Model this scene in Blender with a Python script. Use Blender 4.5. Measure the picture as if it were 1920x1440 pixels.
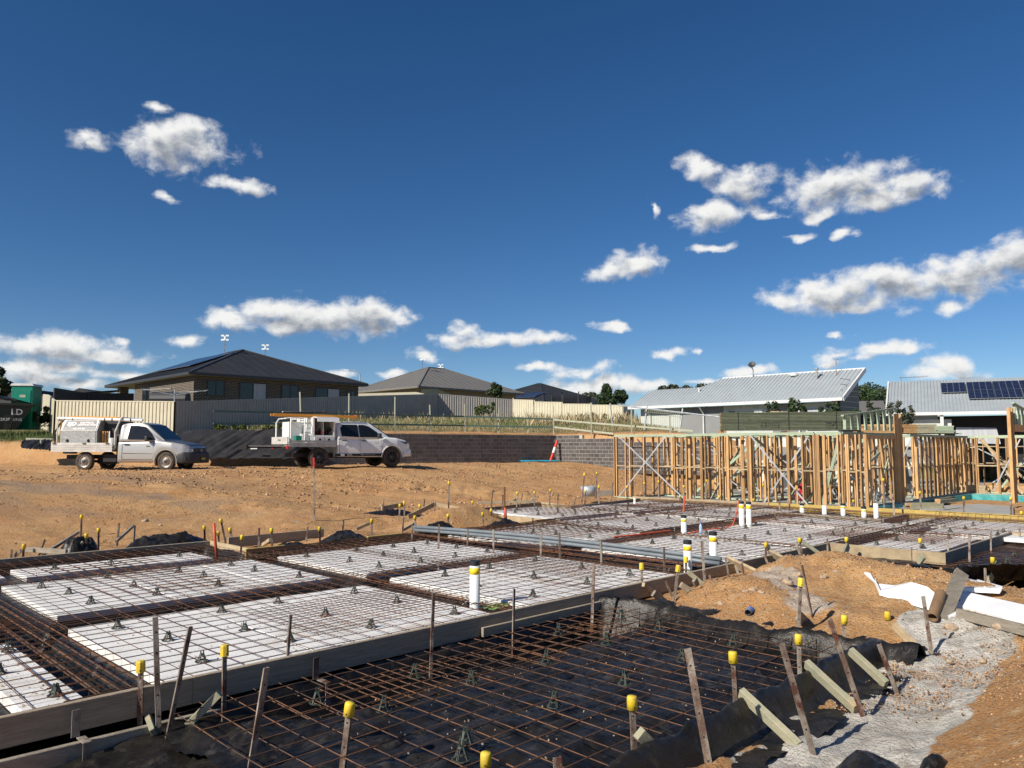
import bpy, bmesh, math, random
import numpy as np
from mathutils import Vector, Matrix, Euler
random.seed(7); rng = np.random.default_rng(7)
R = math.radians
for o in list(bpy.data.objects): bpy.data.objects.remove(o)
scene = bpy.context.scene
COL = scene.collection

# ---------------------------------------------------------------- camera
CAMZ = 1.65
FPX = 1443.0                      # focal length in pixels of a 1920 px wide picture
PITCH = math.atan((838 - 720) / FPX)
cam_data = bpy.data.cameras.new('camera')
cam_data.sensor_width = 36.0
cam_data.lens = 36.0 * FPX / 1920.0
cam_data.clip_start = 0.05
cam_data.clip_end = 5000
cam = bpy.data.objects.new('camera', cam_data)
COL.objects.link(cam)
cam.location = (0, 0, CAMZ)
cam.rotation_euler = (R(90) + PITCH, 0, 0)
scene.camera = cam
scene.render.resolution_x = 1024; scene.render.resolution_y = 768

# ---------------------------------------------------------------- exposure
scene.view_settings.view_transform = 'Standard'
scene.view_settings.look = 'None'
scene.view_settings.gamma = 1
scene.view_settings.use_curve_mapping = False
scene.view_settings.exposure = 0.38

# ---------------------------------------------------------------- sun and sky
SUN_EL, SUN_TRAVEL = R(34), R(40)          # light travels towards +X/+Y, away from the camera
sd = bpy.data.lights.new('sun', 'SUN'); sd.energy = 4.6; sd.angle = R(0.53); sd.color = (1, 0.92, 0.80)
sun = bpy.data.objects.new('sun', sd); COL.objects.link(sun)
ldir = Vector((math.cos(SUN_EL) * math.cos(SUN_TRAVEL), math.cos(SUN_EL) * math.sin(SUN_TRAVEL), -math.sin(SUN_EL)))
sun.rotation_euler = ldir.to_track_quat('-Z', 'Y').to_euler()
sun.location = (-20, -20, 20)

def ray(x, y):
    a = (x - 960) / FPX; b = -(y - 720) / FPX; c, s = math.cos(PITCH), math.sin(PITCH)
    return Vector((a, c - b * s, s + b * c))
def P(x, y, z):
    "point of the place seen at pixel x,y that lies at height z"
    r = ray(x, y); t = (z - CAMZ) / r.z
    return Vector((r.x * t, r.y * t, z))
def PD(x, y, Y):
    "point seen at pixel x,y that lies Y metres ahead"
    r = ray(x, y); t = Y / r.y
    return Vector((r.x * t, Y, CAMZ + r.z * t))
SQ = math.sqrt(0.5)
def UV(u, v, z=0.0):
    "slab axes (45 degrees) to world"
    return Vector(((u - v) * SQ, (u + v) * SQ, z))
def toUV(p): return ((p[0] + p[1]) * SQ, (p[1] - p[0]) * SQ)

world = bpy.data.worlds.new('World'); scene.world = world; world.use_nodes = True
wn = world.node_tree; wn.nodes.clear()
def N(nt, typ, **kw):
    n = nt.nodes.new(typ)
    for k, v in kw.items(): setattr(n, k, v)
    return n
def math_(nt, op, a, b=None, c=None, clamp=False):
    n = nt.nodes.new('ShaderNodeMath'); n.operation = op; n.use_clamp = clamp
    for i, s in enumerate((a, b, c)):
        if s is None: continue
        if isinstance(s, (int, float)): n.inputs[i].default_value = s
        else: nt.links.new(s, n.inputs[i])
    return n.outputs[0]
CLOUDS = [(312,285,95,36),(372,248,78,32),(345,268,105,40),(150,256,46,24),(175,275,20,10),(286,203,32,9),(440,345,56,17),(455,355,46,11),(312,368,30,11),
 (1305,316,42,24),(1322,306,28,18),(1395,336,66,32),(1370,350,50,24),(1340,400,84,26),(1320,412,60,14),(1430,408,32,10),(1540,352,95,44),(1610,345,100,44),(1700,343,76,24),(1650,375,90,22),(1540,411,30,12),(1345,456,46,9),(1225,395,9,17),(1500,443,36,8),(1588,440,26,10),
 (1190,494,62,28),(1150,512,62,20),(1500,565,84,24),(1560,545,80,34),(1640,530,90,36),(1700,545,120,36),(1790,520,120,40),(1860,495,110,36),(1930,490,90,40),(1600,578,90,16),(1800,578,36,14),
 (420,600,76,20),(500,580,64,26),(600,598,110,38),(680,590,90,38),(545,612,110,24),(620,612,160,22),(740,590,50,18),(345,634,42,16),(232,634,16,6),
 (60,648,80,24),(150,645,80,24),(110,660,130,20),(200,665,70,16),(30,695,70,20),(135,692,64,12),(80,712,90,14),(240,704,60,12),(20,735,60,16),(180,725,70,12),
 (875,620,36,18),(860,632,60,14),(960,636,70,18),(920,645,120,11),(1010,640,50,12),(790,666,52,15),(996,689,38,9),(1090,692,80,16),(1060,700,50,10),(1130,725,110,22),(1190,728,70,18),(1070,738,60,14),(1142,620,30,12),(1240,664,38,11),(1300,660,18,6),
 (1640,662,80,18),(1590,675,60,10),(1700,660,40,10),(1790,690,54,22),(1760,700,60,12),(1566,627,26,8),(730,697,40,12),(640,700,40,10),(1420,697,44,11),(1560,690,30,8),(1330,715,50,8)]
sky = N(wn, 'ShaderNodeTexSky', sky_type='NISHITA'); sky.sun_disc = False
sky.sun_elevation = SUN_EL; sky.sun_rotation = math.atan2(-math.cos(SUN_TRAVEL), -math.sin(SUN_TRAVEL)) % (2 * math.pi)
sky.air_density = 0.75; sky.dust_density = 0.4; sky.ozone_density = 2.6; sky.altitude = 300
hs = N(wn, 'ShaderNodeHueSaturation'); hs.inputs['Saturation'].default_value = 1.27; hs.inputs['Value'].default_value = .71; hs.inputs['Hue'].default_value = .503
wn.links.new(sky.outputs[0], hs.inputs['Color'])
bg = N(wn, 'ShaderNodeBackground'); bg.inputs['Strength'].default_value = 0.1; wn.links.new(hs.outputs[0], bg.inputs['Color'])
wo = N(wn, 'ShaderNodeOutputWorld'); wn.links.new(bg.outputs[0], wo.inputs[0])

# ---------------------------------------------------------------- helpers
def tag(o, label=None, cat=None, group=None, kind=None):
    if label: o['label'] = label
    if cat: o['category'] = cat
    if group: o['group'] = group
    if kind: o['kind'] = kind
    return o
def empty(name, loc=(0, 0, 0), rz=0, label=None, cat=None, group=None):
    o = bpy.data.objects.new(name, None); COL.objects.link(o); o.empty_display_size = .2
    o.location = loc; o.rotation_euler = (0, 0, rz); o['_l'] = 1; del o['_l']
    return tag(o, label, cat, group)
def add(name, me, parent=None, loc=None, rot=None):
    o = bpy.data.objects.new(name, me); COL.objects.link(o)
    if parent: o.parent = parent
    if loc is not None: o.location = loc
    if rot is not None: o.rotation_euler = rot
    return o
def copy_tree(o, parent=None):
    c = o.copy(); COL.objects.link(c)
    if parent: c.parent = parent
    for ch in list(o.children): copy_tree(ch, c)
    return c
class MB:
    "collects geometry; build() links it as ONE mesh object"
    def __init__(s): s.v = []; s.f = []; s.mi = []; s.k = 0
    def mat(s, i): s.k = i; return s
    def addf(s, vs, fs):
        b = len(s.v); s.v += [tuple(p) for p in vs]; s.f += [tuple(b + i for i in f) for f in fs]; s.mi += [s.k] * len(fs); return s
    def box(s, c, d, rot=None):
        hx, hy, hz = d[0] / 2, d[1] / 2, d[2] / 2
        vs = [Vector((x, y, z)) for x in (-hx, hx) for y in (-hy, hy) for z in (-hz, hz)]
        if rot is not None:
            m = rot if isinstance(rot, Matrix) else Euler(rot).to_matrix()
            vs = [m @ p for p in vs]
        c = Vector(c)
        return s.addf([p + c for p in vs], [(0, 1, 3, 2), (4, 6, 7, 5), (0, 4, 5, 1), (2, 3, 7, 6), (0, 2, 6, 4), (1, 5, 7, 3)])
    def beam(s, a, b, w, h, up=(0, 0, 1), taper=1):
        a = Vector(a); b = Vector(b); d = (b - a)
        if d.length < 1e-6: return s
        d = d.normalized(); up = Vector(up)
        if abs(d.dot(up)) > .98: up = Vector((0, 1, 0)) if abs(d.y) < .9 else Vector((1, 0, 0))
        r = d.cross(up).normalized(); u = r.cross(d).normalized()
        vs = []
        for p, t in ((a, 1), (b, taper)):
            for i, j in ((-1, -1), (1, -1), (1, 1), (-1, 1)): vs.append(p + r * (i * w / 2 * t) + u * (j * h / 2 * t))
        return s.addf(vs, [(0, 3, 2, 1), (4, 5, 6, 7), (0, 1, 5, 4), (1, 2, 6, 5), (2, 3, 7, 6), (3, 0, 4, 7)])
    def tube(s, pts, r, n=6, cap=True):
        pts = [Vector(p) for p in pts]; rs = r if isinstance(r, (list, tuple)) else [r] * len(pts)
        vs = []; fs = []; prev = None
        for i, p in enumerate(pts):
            d = (pts[min(i + 1, len(pts) - 1)] - pts[max(i - 1, 0)]).normalized()
            if prev is None:
                a = Vector((0, 0, 1)) if abs(d.z) < .9 else Vector((1, 0, 0)); e = d.cross(a).normalized()
            else: e = (prev - d * prev.dot(d)).normalized()
            prev = e; q = d.cross(e)
            for k in range(n):
                t = 2 * math.pi * k / n; vs.append(p + (e * math.cos(t) + q * math.sin(t)) * rs[i])
        for i in range(len(pts) - 1):
            for k in range(n): fs.append((i * n + k, i * n + (k + 1) % n, (i + 1) * n + (k + 1) % n, (i + 1) * n + k))
        if cap:
            fs.append(tuple(range(n))[::-1]); fs.append(tuple((len(pts) - 1) * n + k for k in range(n)))
        return s.addf(vs, fs)
    def lathe(s, prof, c=(0, 0, 0), n=16, axis='z'):
        vs = []; fs = []
        for (r, z) in prof:
            for k in range(n):
                t = 2 * math.pi * k / n; x, y = r * math.cos(t), r * math.sin(t)
                p = (x, y, z) if axis == 'z' else ((x, z, y) if axis == 'y' else (z, x, y))
                vs.append(Vector(p) + Vector(c))
        for i in range(len(prof) - 1):
            for k in range(n):
                f = (i * n + k, i * n + (k + 1) % n, (i + 1) * n + (k + 1) % n, (i + 1) * n + k)
                fs.append(f if axis != 'y' else f[::-1])
        return s.addf(vs, fs)
    def poly(s, pts): return s.addf(pts, [tuple(range(len(pts)))])
    def prism(s, pts, d):
        "polygon pts (3-D) extruded by vector d"
        n = len(pts); d = Vector(d); a = [Vector(p) for p in pts]
        return s.addf(a + [p + d for p in a], [tuple(range(n))[::-1], tuple(range(n, 2 * n))] + [(i, (i + 1) % n, n + (i + 1) % n, n + i) for i in range(n)])
    def mesh(s, name, mats, smooth=False, origin=None):
        me = bpy.data.meshes.new(name)
        vs = s.v if origin is None else [(p[0] - origin[0], p[1] - origin[1], p[2] - origin[2]) for p in s.v]
        me.from_pydata(vs, [], s.f)
        for m in (mats if isinstance(mats, (list, tuple)) else [mats]): me.materials.append(m)
        if any(s.mi): me.polygons.foreach_set('material_index', s.mi)
        if smooth: me.polygons.foreach_set('use_smooth', [True] * len(s.f))
        me.update(); return me
    def build(s, name, mats, parent=None, world=False, smooth=False, bevel=0, fix=True):
        org = parent.location if (parent is not None and world) else None
        me = s.mesh(name, mats, smooth, org)
        if fix:
            bm = bmesh.new(); bm.from_mesh(me); bmesh.ops.recalc_face_normals(bm, faces=bm.faces); bm.to_mesh(me); bm.free()
        o = add(name, me, parent)
        if bevel:
            b = o.modifiers.new('bevel', 'BEVEL'); b.width = bevel; b.segments = 2; b.limit_method = 'ANGLE'; b.angle_limit = R(40)
        return o
def centred(mb, name, mats, loc, **kw):
    "a one-mesh thing whose origin sits at loc (world geometry given)"
    me = mb.mesh(name, mats, kw.get('smooth', False), loc)
    bm = bmesh.new(); bm.from_mesh(me); bmesh.ops.recalc_face_normals(bm, faces=bm.faces); bm.to_mesh(me); bm.free()
    return add(name, me, None, loc)

# value noise (numpy)
_tab = rng.random((256, 256))
def vnoise(x, y):
    xi = np.floor(x).astype(int); yi = np.floor(y).astype(int); fx = x - xi; fy = y - yi
    fx = fx * fx * (3 - 2 * fx); fy = fy * fy * (3 - 2 * fy); a = xi & 255; b = yi & 255; a1 = (a + 1) & 255; b1 = (b + 1) & 255
    return (_tab[a, b] * (1 - fx) + _tab[a1, b] * fx) * (1 - fy) + (_tab[a, b1] * (1 - fx) + _tab[a1, b1] * fx) * fy
def fbm(x, y, o=4, g_=.5):
    s = 0; a = 1; t = 0; c, sn = math.cos(.6), math.sin(.6)
    for i in range(o):
        s = s + a * vnoise(x + 17.3 * i, y - 9.1 * i); t += a; a *= g_; x, y = (x * c - y * sn) * 2.03, (x * sn + y * c) * 2.03
    return s / t
def lnoise(x, y):
    "lattice noise with straight facets and sharp creases"
    xi = np.floor(x).astype(int); yi = np.floor(y).astype(int); fx = x - xi; fy = y - yi; a = xi & 255; b = yi & 255; a1 = (a + 1) & 255; b1 = (b + 1) & 255
    h00, h10, h01, h11 = _tab[a, b], _tab[a1, b], _tab[a, b1], _tab[a1, b1]
    return np.where(fx > fy, h00 + (h10 - h00) * fx + (h11 - h10) * fy, h00 + (h11 - h01) * fx + (h01 - h00) * fy)
def crumple(x, y, o=5, g_=.55):
    "crumpled film: facets at several angles, 0..1"
    x, y = x + .5 * vnoise(x * .7 + 3, y * .7), y + .5 * vnoise(x * .7, y * .7 + 9)
    s = 0; a = 1; t = 0
    for i in range(o):
        c, sn = math.cos(1.1 * i + .4), math.sin(1.1 * i + .4); s = s + a * lnoise((x * c - y * sn) * 1.9 ** i + 13.7 * i, (x * sn + y * c) * 1.9 ** i * 1.35 - 5.1 * i); t += a; a *= g_
    return s / t
def sstep(a, b, x):
    t = np.clip((x - a) / (b - a), 0, 1); return t * t * (3 - 2 * t)
def sdist(X, Y, poly):
    "distance to polygon, negative inside"
    D = np.full(X.shape, 1e9); ins = np.zeros(X.shape, bool); n = len(poly)
    for i in range(n):
        (ax, ay), (bx, by) = poly[i], poly[(i + 1) % n]
        ex, ey = bx - ax, by - ay; L = ex * ex + ey * ey + 1e-12
        t = np.clip(((X - ax) * ex + (Y - ay) * ey) / L, 0, 1)
        D = np.minimum(D, np.hypot(X - ax - t * ex, Y - ay - t * ey))
        c = ((ay > Y) != (by > Y)) & (X < (bx - ax) * (Y - ay) / ((by - ay) if by != ay else 1e-12) + ax)
        ins ^= c
    return np.where(ins, -D, D)
def grid_mesh(name, X, Y, Z, mat, keep=None, attr=None, smooth=True, parent=None):
    ny, nx = X.shape
    co = np.stack([X, Y, Z], -1).reshape(-1, 3)
    idx = np.arange(nx * ny).reshape(ny, nx)
    q = np.stack([idx[:-1, :-1], idx[:-1, 1:], idx[1:, 1:], idx[1:, :-1]], -1).reshape(-1, 4)
    if keep is not None:
        kf = keep.reshape(-1); q = q[kf[q].all(1)]
        used = np.zeros(nx * ny, bool); used[q] = True; rm = np.cumsum(used) - 1; co = co[used]; q = rm[q]
        if attr: attr = {k: a.reshape(-1)[used] for k, a in attr.items()}
    me = bpy.data.meshes.new(name)
    me.vertices.add(len(co)); me.vertices.foreach_set('co', co.ravel().astype(np.float32))
    me.loops.add(q.size); me.loops.foreach_set('vertex_index', q.ravel().astype(np.int32))
    me.polygons.add(len(q)); me.polygons.foreach_set('loop_start', (np.arange(len(q)) * 4).astype(np.int32))
    if smooth: me.polygons.foreach_set('use_smooth', np.ones(len(q), bool))
    me.update(calc_edges=True)
    if attr:
        for k, a in attr.items():
            at = me.attributes.new(k, 'FLOAT', 'POINT'); at.data.foreach_set('value', a.reshape(-1).astype(np.float32))
    me.materials.append(mat); me.validate()
    return add(name, me, parent)


# ---------------------------------------------------------------- cloud layer (far curved shell in front of the sky)
CLOUD_LIT, CLOUD_SHADE = (.70, .70, .69, 1), (.20, .225, .27, 1)
def cloud_shell():
    az, el = np.meshgrid(np.arange(R(-112), R(112), R(.25)), np.concatenate([np.arange(R(-1), R(48), R(.22))]))
    per = np.mod(az + math.pi / 4, math.pi / 2) - math.pi / 4
    w1, w2 = fbm(az * 22 + 5, el * 30, 4) - .5, fbm(az * 22 - 9, el * 30 + 3, 4) - .5
    def field(A, E):
        acc = np.full(A.shape, 9.0); A = A + .05 * w1; E = E + .022 * w2
        for (x, y, rx, ry) in CLOUDS:
            d = ray(x, y).normalized(); a0 = math.atan2(d.x, d.y); e0 = math.asin(d.z); ra = rx * 1.05 / FPX * math.cos(a0); re = ry * 1.0 / FPX
            q = np.hypot((A - a0) / ra, (E - e0) / re); k = .3; h = np.clip(.5 + .5 * (q - acc) / k, 0, 1); acc = q * (1 - h) + acc * h - k * h * (1 - h)
        return np.maximum(1 - acc, -2)
    Rr = 2600.0
    X, Y, Z = Rr * np.cos(el) * np.sin(az), Rr * np.cos(el) * np.cos(az), Rr * np.sin(el) + CAMZ
    m = bpy.data.materials.new('cloud'); m.use_nodes = True; nt = m.node_tree; nt.nodes.clear()
    def at(n): a_ = N(nt, 'ShaderNodeAttribute', attribute_name=n); return a_.outputs['Fac']
    def dens(fieldname, da, de):
        c = N(nt, 'ShaderNodeCombineXYZ'); nt.links.new(math_(nt, 'ADD', at('az'), da), c.inputs[0]); nt.links.new(math_(nt, 'MULTIPLY', math_(nt, 'ADD', at('el'), de), 1.25), c.inputs[1])
        n = N(nt, 'ShaderNodeTexNoise'); n.inputs['Scale'].default_value = 30; n.inputs['Detail'].default_value = 10; n.inputs['Roughness'].default_value = .66; n.inputs['Distortion'].default_value = .25; nt.links.new(c.outputs[0], n.inputs['Vector'])
        t = math_(nt, 'MULTIPLY_ADD', n.outputs['Fac'], 1.75, -.875)
        for sc_, am in ((42, .5), (95, .16)):
            vv = N(nt, 'ShaderNodeTexVoronoi', feature='SMOOTH_F1'); vv.inputs['Scale'].default_value = sc_; vv.inputs['Smoothness'].default_value = .35; w_ = N(nt, 'ShaderNodeVectorMath', operation='MULTIPLY_ADD'); nt.links.new(n.outputs['Color'], w_.inputs[0]); w_.inputs[1].default_value = (.018, .018, .018); nt.links.new(c.outputs[0], w_.inputs[2]); nt.links.new(w_.outputs[0], vv.inputs['Vector'])
            t = math_(nt, 'ADD', t, math_(nt, 'MULTIPLY_ADD', vv.outputs['Distance'], -am, am * .42))
        return math_(nt, 'ADD', at(fieldname), t)
    d1 = dens('f1', 0.0, 0.0); d2 = dens('f2', -.008, .014)
    cov = N(nt, 'ShaderNodeMapRange', interpolation_type='SMOOTHSTEP'); nt.links.new(d1, cov.inputs[0]); cov.inputs[1].default_value = -.10; cov.inputs[2].default_value = .72
    th = N(nt, 'ShaderNodeMapRange', interpolation_type='SMOOTHSTEP'); nt.links.new(d2, th.inputs[0]); th.inputs[1].default_value = .0; th.inputs[2].default_value = 1.1
    cc = N(nt, 'ShaderNodeMix', data_type='RGBA'); nt.links.new(th.outputs[0], cc.inputs['Factor']); cc.inputs['A'].default_value = CLOUD_LIT; cc.inputs['B'].default_value = CLOUD_SHADE
    em = N(nt, 'ShaderNodeEmission'); nt.links.new(cc.outputs['Result'], em.inputs[0]); tr = N(nt, 'ShaderNodeBsdfTransparent'); mxs = N(nt, 'ShaderNodeMixShader'); nt.links.new(cov.outputs[0], mxs.inputs[0]); nt.links.new(tr.outputs[0], mxs.inputs[1]); nt.links.new(em.outputs[0], mxs.inputs[2])
    o_ = N(nt, 'ShaderNodeOutputMaterial'); nt.links.new(mxs.outputs[0], o_.inputs[0]); m.cycles.emission_sampling = 'NONE'
    f1 = field(per, el); f2 = field(per - .008, el + .014)
    keep = f1 > -1.25
    keep[1:, :] |= keep[:-1, :].copy(); keep[:-1, :] |= keep[1:, :].copy(); keep[:, 1:] |= keep[:, :-1].copy(); keep[:, :-1] |= keep[:, 1:].copy()
    o = grid_mesh('sky', X, Y, Z, m, keep=keep, attr=dict(az=per, el=el, f1=f1, f2=f2)); tag(o, 'small white fair weather clouds in the deep blue sky', kind='structure')
cloud_shell()
# ---------------------------------------------------------------- materials
def M(name, c1, c2=None, scale=4, rough=.6, metal=0, bump=0, bscale=30, detail=5, stretch=(1, 1, 1), lo=.38, hi=.62, spec=None, coat=0, c3=None, s3=1.0, lo3=.55, hi3=.7, rrange=0, island=0, coord='Object'):
    m = bpy.data.materials.new(name); m.use_nodes = True; nt = m.node_tree; b = nt.nodes['Principled BSDF']
    b.inputs['Base Color'].default_value = (*c1, 1); b.inputs['Roughness'].default_value = rough; b.inputs['Metallic'].default_value = metal
    if spec is not None: b.inputs['Specular IOR Level'].default_value = spec
    if coat: b.inputs['Coat Weight'].default_value = coat; b.inputs['Coat Roughness'].default_value = .08
    t = N(nt, 'ShaderNodeTexCoord'); mp = N(nt, 'ShaderNodeMapping'); mp.inputs['Scale'].default_value = stretch
    nt.links.new(t.outputs[coord], mp.inputs[0]); V = mp.outputs[0]
    if coord == 'Object' and island:
        oi = N(nt, 'ShaderNodeObjectInfo'); ad = N(nt, 'ShaderNodeVectorMath', operation='ADD')
        sc = math_(nt, 'MULTIPLY', oi.outputs['Random'], 50); nt.links.new(V, ad.inputs[0]); nt.links.new(sc, ad.inputs[1]); V = ad.outputs[0]
    col = None
    if c2 is not None:
        n = N(nt, 'ShaderNodeTexNoise'); n.inputs['Scale'].default_value = scale; n.inputs['Detail'].default_value = detail; n.inputs['Roughness'].default_value = .65; nt.links.new(V, n.inputs['Vector'])
        r = N(nt, 'ShaderNodeMapRange'); r.inputs[1].default_value = lo; r.inputs[2].default_value = hi; nt.links.new(n.outputs['Fac'], r.inputs[0])
        x = N(nt, 'ShaderNodeMix', data_type='RGBA'); x.inputs['A'].default_value = (*c1, 1); x.inputs['B'].default_value = (*c2, 1); nt.links.new(r.outputs[0], x.inputs['Factor']); col = x.outputs['Result']
    if c3 is not None:
        n = N(nt, 'ShaderNodeTexNoise'); n.inputs['Scale'].default_value = s3; n.inputs['Detail'].default_value = 7; n.inputs['Roughness'].default_value = .7; nt.links.new(V, n.inputs['Vector'])
        r = N(nt, 'ShaderNodeMapRange'); r.inputs[1].default_value = lo3; r.inputs[2].default_value = hi3; nt.links.new(n.outputs['Fac'], r.inputs[0])
        x = N(nt, 'ShaderNodeMix', data_type='RGBA'); nt.links.new(col, x.inputs['A']); x.inputs['B'].default_value = (*c3, 1); nt.links.new(r.outputs[0], x.inputs['Factor']); col = x.outputs['Result']
    if island and col is not None:
        oi = N(nt, 'ShaderNodeObjectInfo'); gm = N(nt, 'ShaderNodeNewGeometry')
        rr = math_(nt, 'ADD', oi.outputs['Random'], gm.outputs['Random Per Island']); rr = math_(nt, 'FRACT', rr)
        h = N(nt, 'ShaderNodeHueSaturation'); nt.links.new(col, h.inputs['Color']); nt.links.new(math_(nt, 'MULTIPLY_ADD', rr, 2 * island, 1 - island), h.inputs['Value']); col = h.outputs[0]
    if col is not None: nt.links.new(col, b.inputs['Base Color'])
    if bump:
        n = N(nt, 'ShaderNodeTexNoise'); n.inputs['Scale'].default_value = bscale; n.inputs['Detail'].default_value = 6; n.inputs['Roughness'].default_value = .65; nt.links.new(V, n.inputs['Vector'])
        bp = N(nt, 'ShaderNodeBump'); bp.inputs['Strength'].default_value = bump; bp.inputs['Distance'].default_value = .02; nt.links.new(n.outputs['Fac'], bp.inputs['Height']); nt.links.new(bp.outputs[0], b.inputs['Normal'])
        if rrange:
            nt.links.new(math_(nt, 'MULTIPLY_ADD', n.outputs['Fac'], rrange, rough - rrange / 2, clamp=True), b.inputs['Roughness'])
    return m
M_foam = M('foam', (.78, .775, .755), (.66, .655, .63), scale=2.2, rough=.85, bump=.3, bscale=45, c3=(.52, .42, .31), s3=1.1, lo3=.56, hi3=.76)
M_foam2 = M('foam_scrap', (.80, .81, .82), (.74, .75, .76), scale=3, rough=.7, bump=.1, bscale=80)
M_rust = M('rust', (.11, .045, .022), (.24, .095, .035), scale=9, rough=.85, bump=.3, bscale=80, c3=(.045, .028, .02), s3=2.5, lo3=.5, hi3=.6)
M_rustbar = M('rusty_bar', (.11, .055, .030), (.21, .095, .042), scale=6, rough=.85, c3=(.055, .032, .024), s3=1.2, lo3=.42, hi3=.58)
M_rustdark = M('dark_rusty_bar', (.075, .038, .024), (.13, .058, .03), scale=2, rough=.85, c3=(.24, .095, .035), s3=.7, lo3=.52, hi3=.66)
M_stake = M('stake_steel', (.12, .075, .055), (.34, .30, .25), scale=7, rough=.75, metal=.15, bump=.5, bscale=60, stretch=(1, 1, .6), c3=(.10, .035, .02), s3=5, lo3=.52, hi3=.6, island=.25)
M_cap = M('yellow_plastic', (.82, .60, .03), (.70, .50, .05), scale=12, rough=.5, island=.16, c3=(.42, .34, .18), s3=14, lo3=.56, hi3=.70)
M_hole = M('dark_hole', (.01, .01, .01), rough=.9)
M_black = M('black_plastic', (.010, .009, .008), (.024, .021, .018), scale=3, rough=.32, spec=.3, bump=.4, bscale=30, c3=(.075, .066, .055), s3=7, lo3=.55, hi3=.76, rrange=.45)
def creases(m, sc, dist):
    nt = m.node_tree; bs = nt.nodes['Principled BSDF']; t = N(nt, 'ShaderNodeTexCoord'); w = N(nt, 'ShaderNodeTexNoise'); w.inputs['Scale'].default_value = sc * .6; nt.links.new(t.outputs['Object'], w.inputs['Vector'])
    ad = N(nt, 'ShaderNodeVectorMath', operation='MULTIPLY_ADD'); nt.links.new(w.outputs['Color'], ad.inputs[0]); ad.inputs[1].default_value = (.25, .25, .25); nt.links.new(t.outputs['Object'], ad.inputs[2])
    n = N(nt, 'ShaderNodeTexNoise', noise_type='RIDGED_MULTIFRACTAL'); n.inputs['Scale'].default_value = sc; n.inputs['Detail'].default_value = 4; nt.links.new(ad.outputs[0], n.inputs['Vector'])
    b = N(nt, 'ShaderNodeBump'); b.inputs['Strength'].default_value = .9; b.inputs['Distance'].default_value = dist; nt.links.new(n.outputs['Fac'], b.inputs['Height'])
    old = bs.inputs['Normal'].links[0].from_node; nt.links.new(b.outputs[0], old.inputs['Normal'])
creases(M_black, 5.0, .03)
M_woodgrey = M('weathered_timber', (.23, .20, .155), (.34, .30, .24), scale=6, rough=.85, bump=.5, bscale=40, stretch=(1, 1, 6), island=.15, c3=(.09, .075, .06), s3=3, lo3=.6, hi3=.7)
M_woodgreen = M('treated_timber', (.36, .33, .225), (.26, .26, .18), scale=5, rough=.8, bump=.3, bscale=40, island=.2, c3=(.45, .33, .18), s3=1.6, lo3=.55, hi3=.66)
M_woodpale = M('pale_timber', (.46, .36, .22), (.33, .25, .155), scale=6, rough=.8, bump=.3, bscale=40, island=.15)
M_woodyellow = M('yellow_timber', (.52, .36, .10), (.40, .30, .08), scale=6, rough=.75, bump=.2, island=.12)
M_form = M('formwork_timber', (.34, .27, .19), (.45, .37, .27), scale=8, rough=.9, bump=.8, bscale=30, stretch=(.5, 4, 8), c3=(.30, .25, .19), s3=1.3, lo3=.6, hi3=.75, island=.12)
M_stud = M('pine_stud', (.50, .30, .13), (.36, .21, .09), scale=5, rough=.7, stretch=(3, 3, .5), bump=.15, island=.45)
M_plate = M('treated_plate', (.30, .40, .28), (.40, .44, .32), scale=4, rough=.75, island=.2)
M_steelbrace = M('galvanised_brace', (.30, .33, .36), (.46, .49, .52), scale=4, rough=.5, metal=.3)
M_lvl = M('green_lvl', (.085, .10, .062), (.12, .135, .085), scale=4, rough=.75, island=.25)
M_chair = M('dark_green_plastic', (.035, .05, .04), (.06, .07, .055), scale=20, rough=.6)
M_pvc = M('white_pvc', (.78, .78, .75), (.70, .70, .67), scale=4, rough=.35)
M_pvccap = M('black_cap', (.015, .017, .02), rough=.5)
M_tape = M('yellow_tape', (.9, .62, .02), (.85, .25, .03), scale=30, rough=.5, lo=.62, hi=.68, stretch=(1, 1, 2))
M_conduit = M('grey_conduit', (.14, .165, .185), (.19, .215, .235), scale=3, rough=.45)
M_orange = M('orange_plastic', (.55, .085, .03), rough=.5)
M_white = M('white_paint', (.80, .83, .82), rough=.25, coat=.6)
M_wht = M('white_satin', (.72, .72, .71), (.6, .6, .59), scale=3, rough=.5)
M_silver = M('silver_paint', (.47, .465, .45), rough=.34, metal=.45, coat=.4)
M_darkplastic = M('dark_plastic', (.03, .032, .036), rough=.55)
M_bonnet = M('dark_bonnet', (.05, .055, .062), rough=.3, coat=.4)
M_glass = M('dark_glass', (.012, .014, .016), rough=.06, spec=.6)
M_tyre = M('tyre', (.035, .03, .026), (.11, .08, .055), scale=6, rough=.9, bump=.3, bscale=40)
M_rim = M('steel_rim', (.52, .50, .46), (.38, .33, .28), scale=6, rough=.4, metal=.6)
M_rimblack = M('black_rim', (.02, .02, .022), rough=.4)
M_alu = M('aluminium', (.48, .48, .47), (.36, .36, .35), scale=5, rough=.5, metal=.55, bump=.15, bscale=25)
M_aluwhite = M('tray_alloy', (.66, .64, .60), (.52, .50, .46), scale=4, rough=.5, metal=.2)
M_checker = M('checker_plate', (.40, .41, .41), (.27, .28, .28), scale=14, rough=.4, metal=.6, bump=.6, bscale=120)
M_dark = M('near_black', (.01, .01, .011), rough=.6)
M_red = M('red_paint', (.5, .02, .02), rough=.4)
M_orangew = M('orange_ladder', (.8, .35, .04), rough=.5)
M_lamp = M('lamp_glass', (.6, .62, .62), rough=.1, metal=.4)
M_plate2 = M('number_plate', (.75, .6, .08), rough=.5)
M_text_w = M('white_lettering', (.85, .85, .85), rough=.5)
M_text_k = M('black_lettering', (.02, .02, .02), rough=.6)
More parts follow.
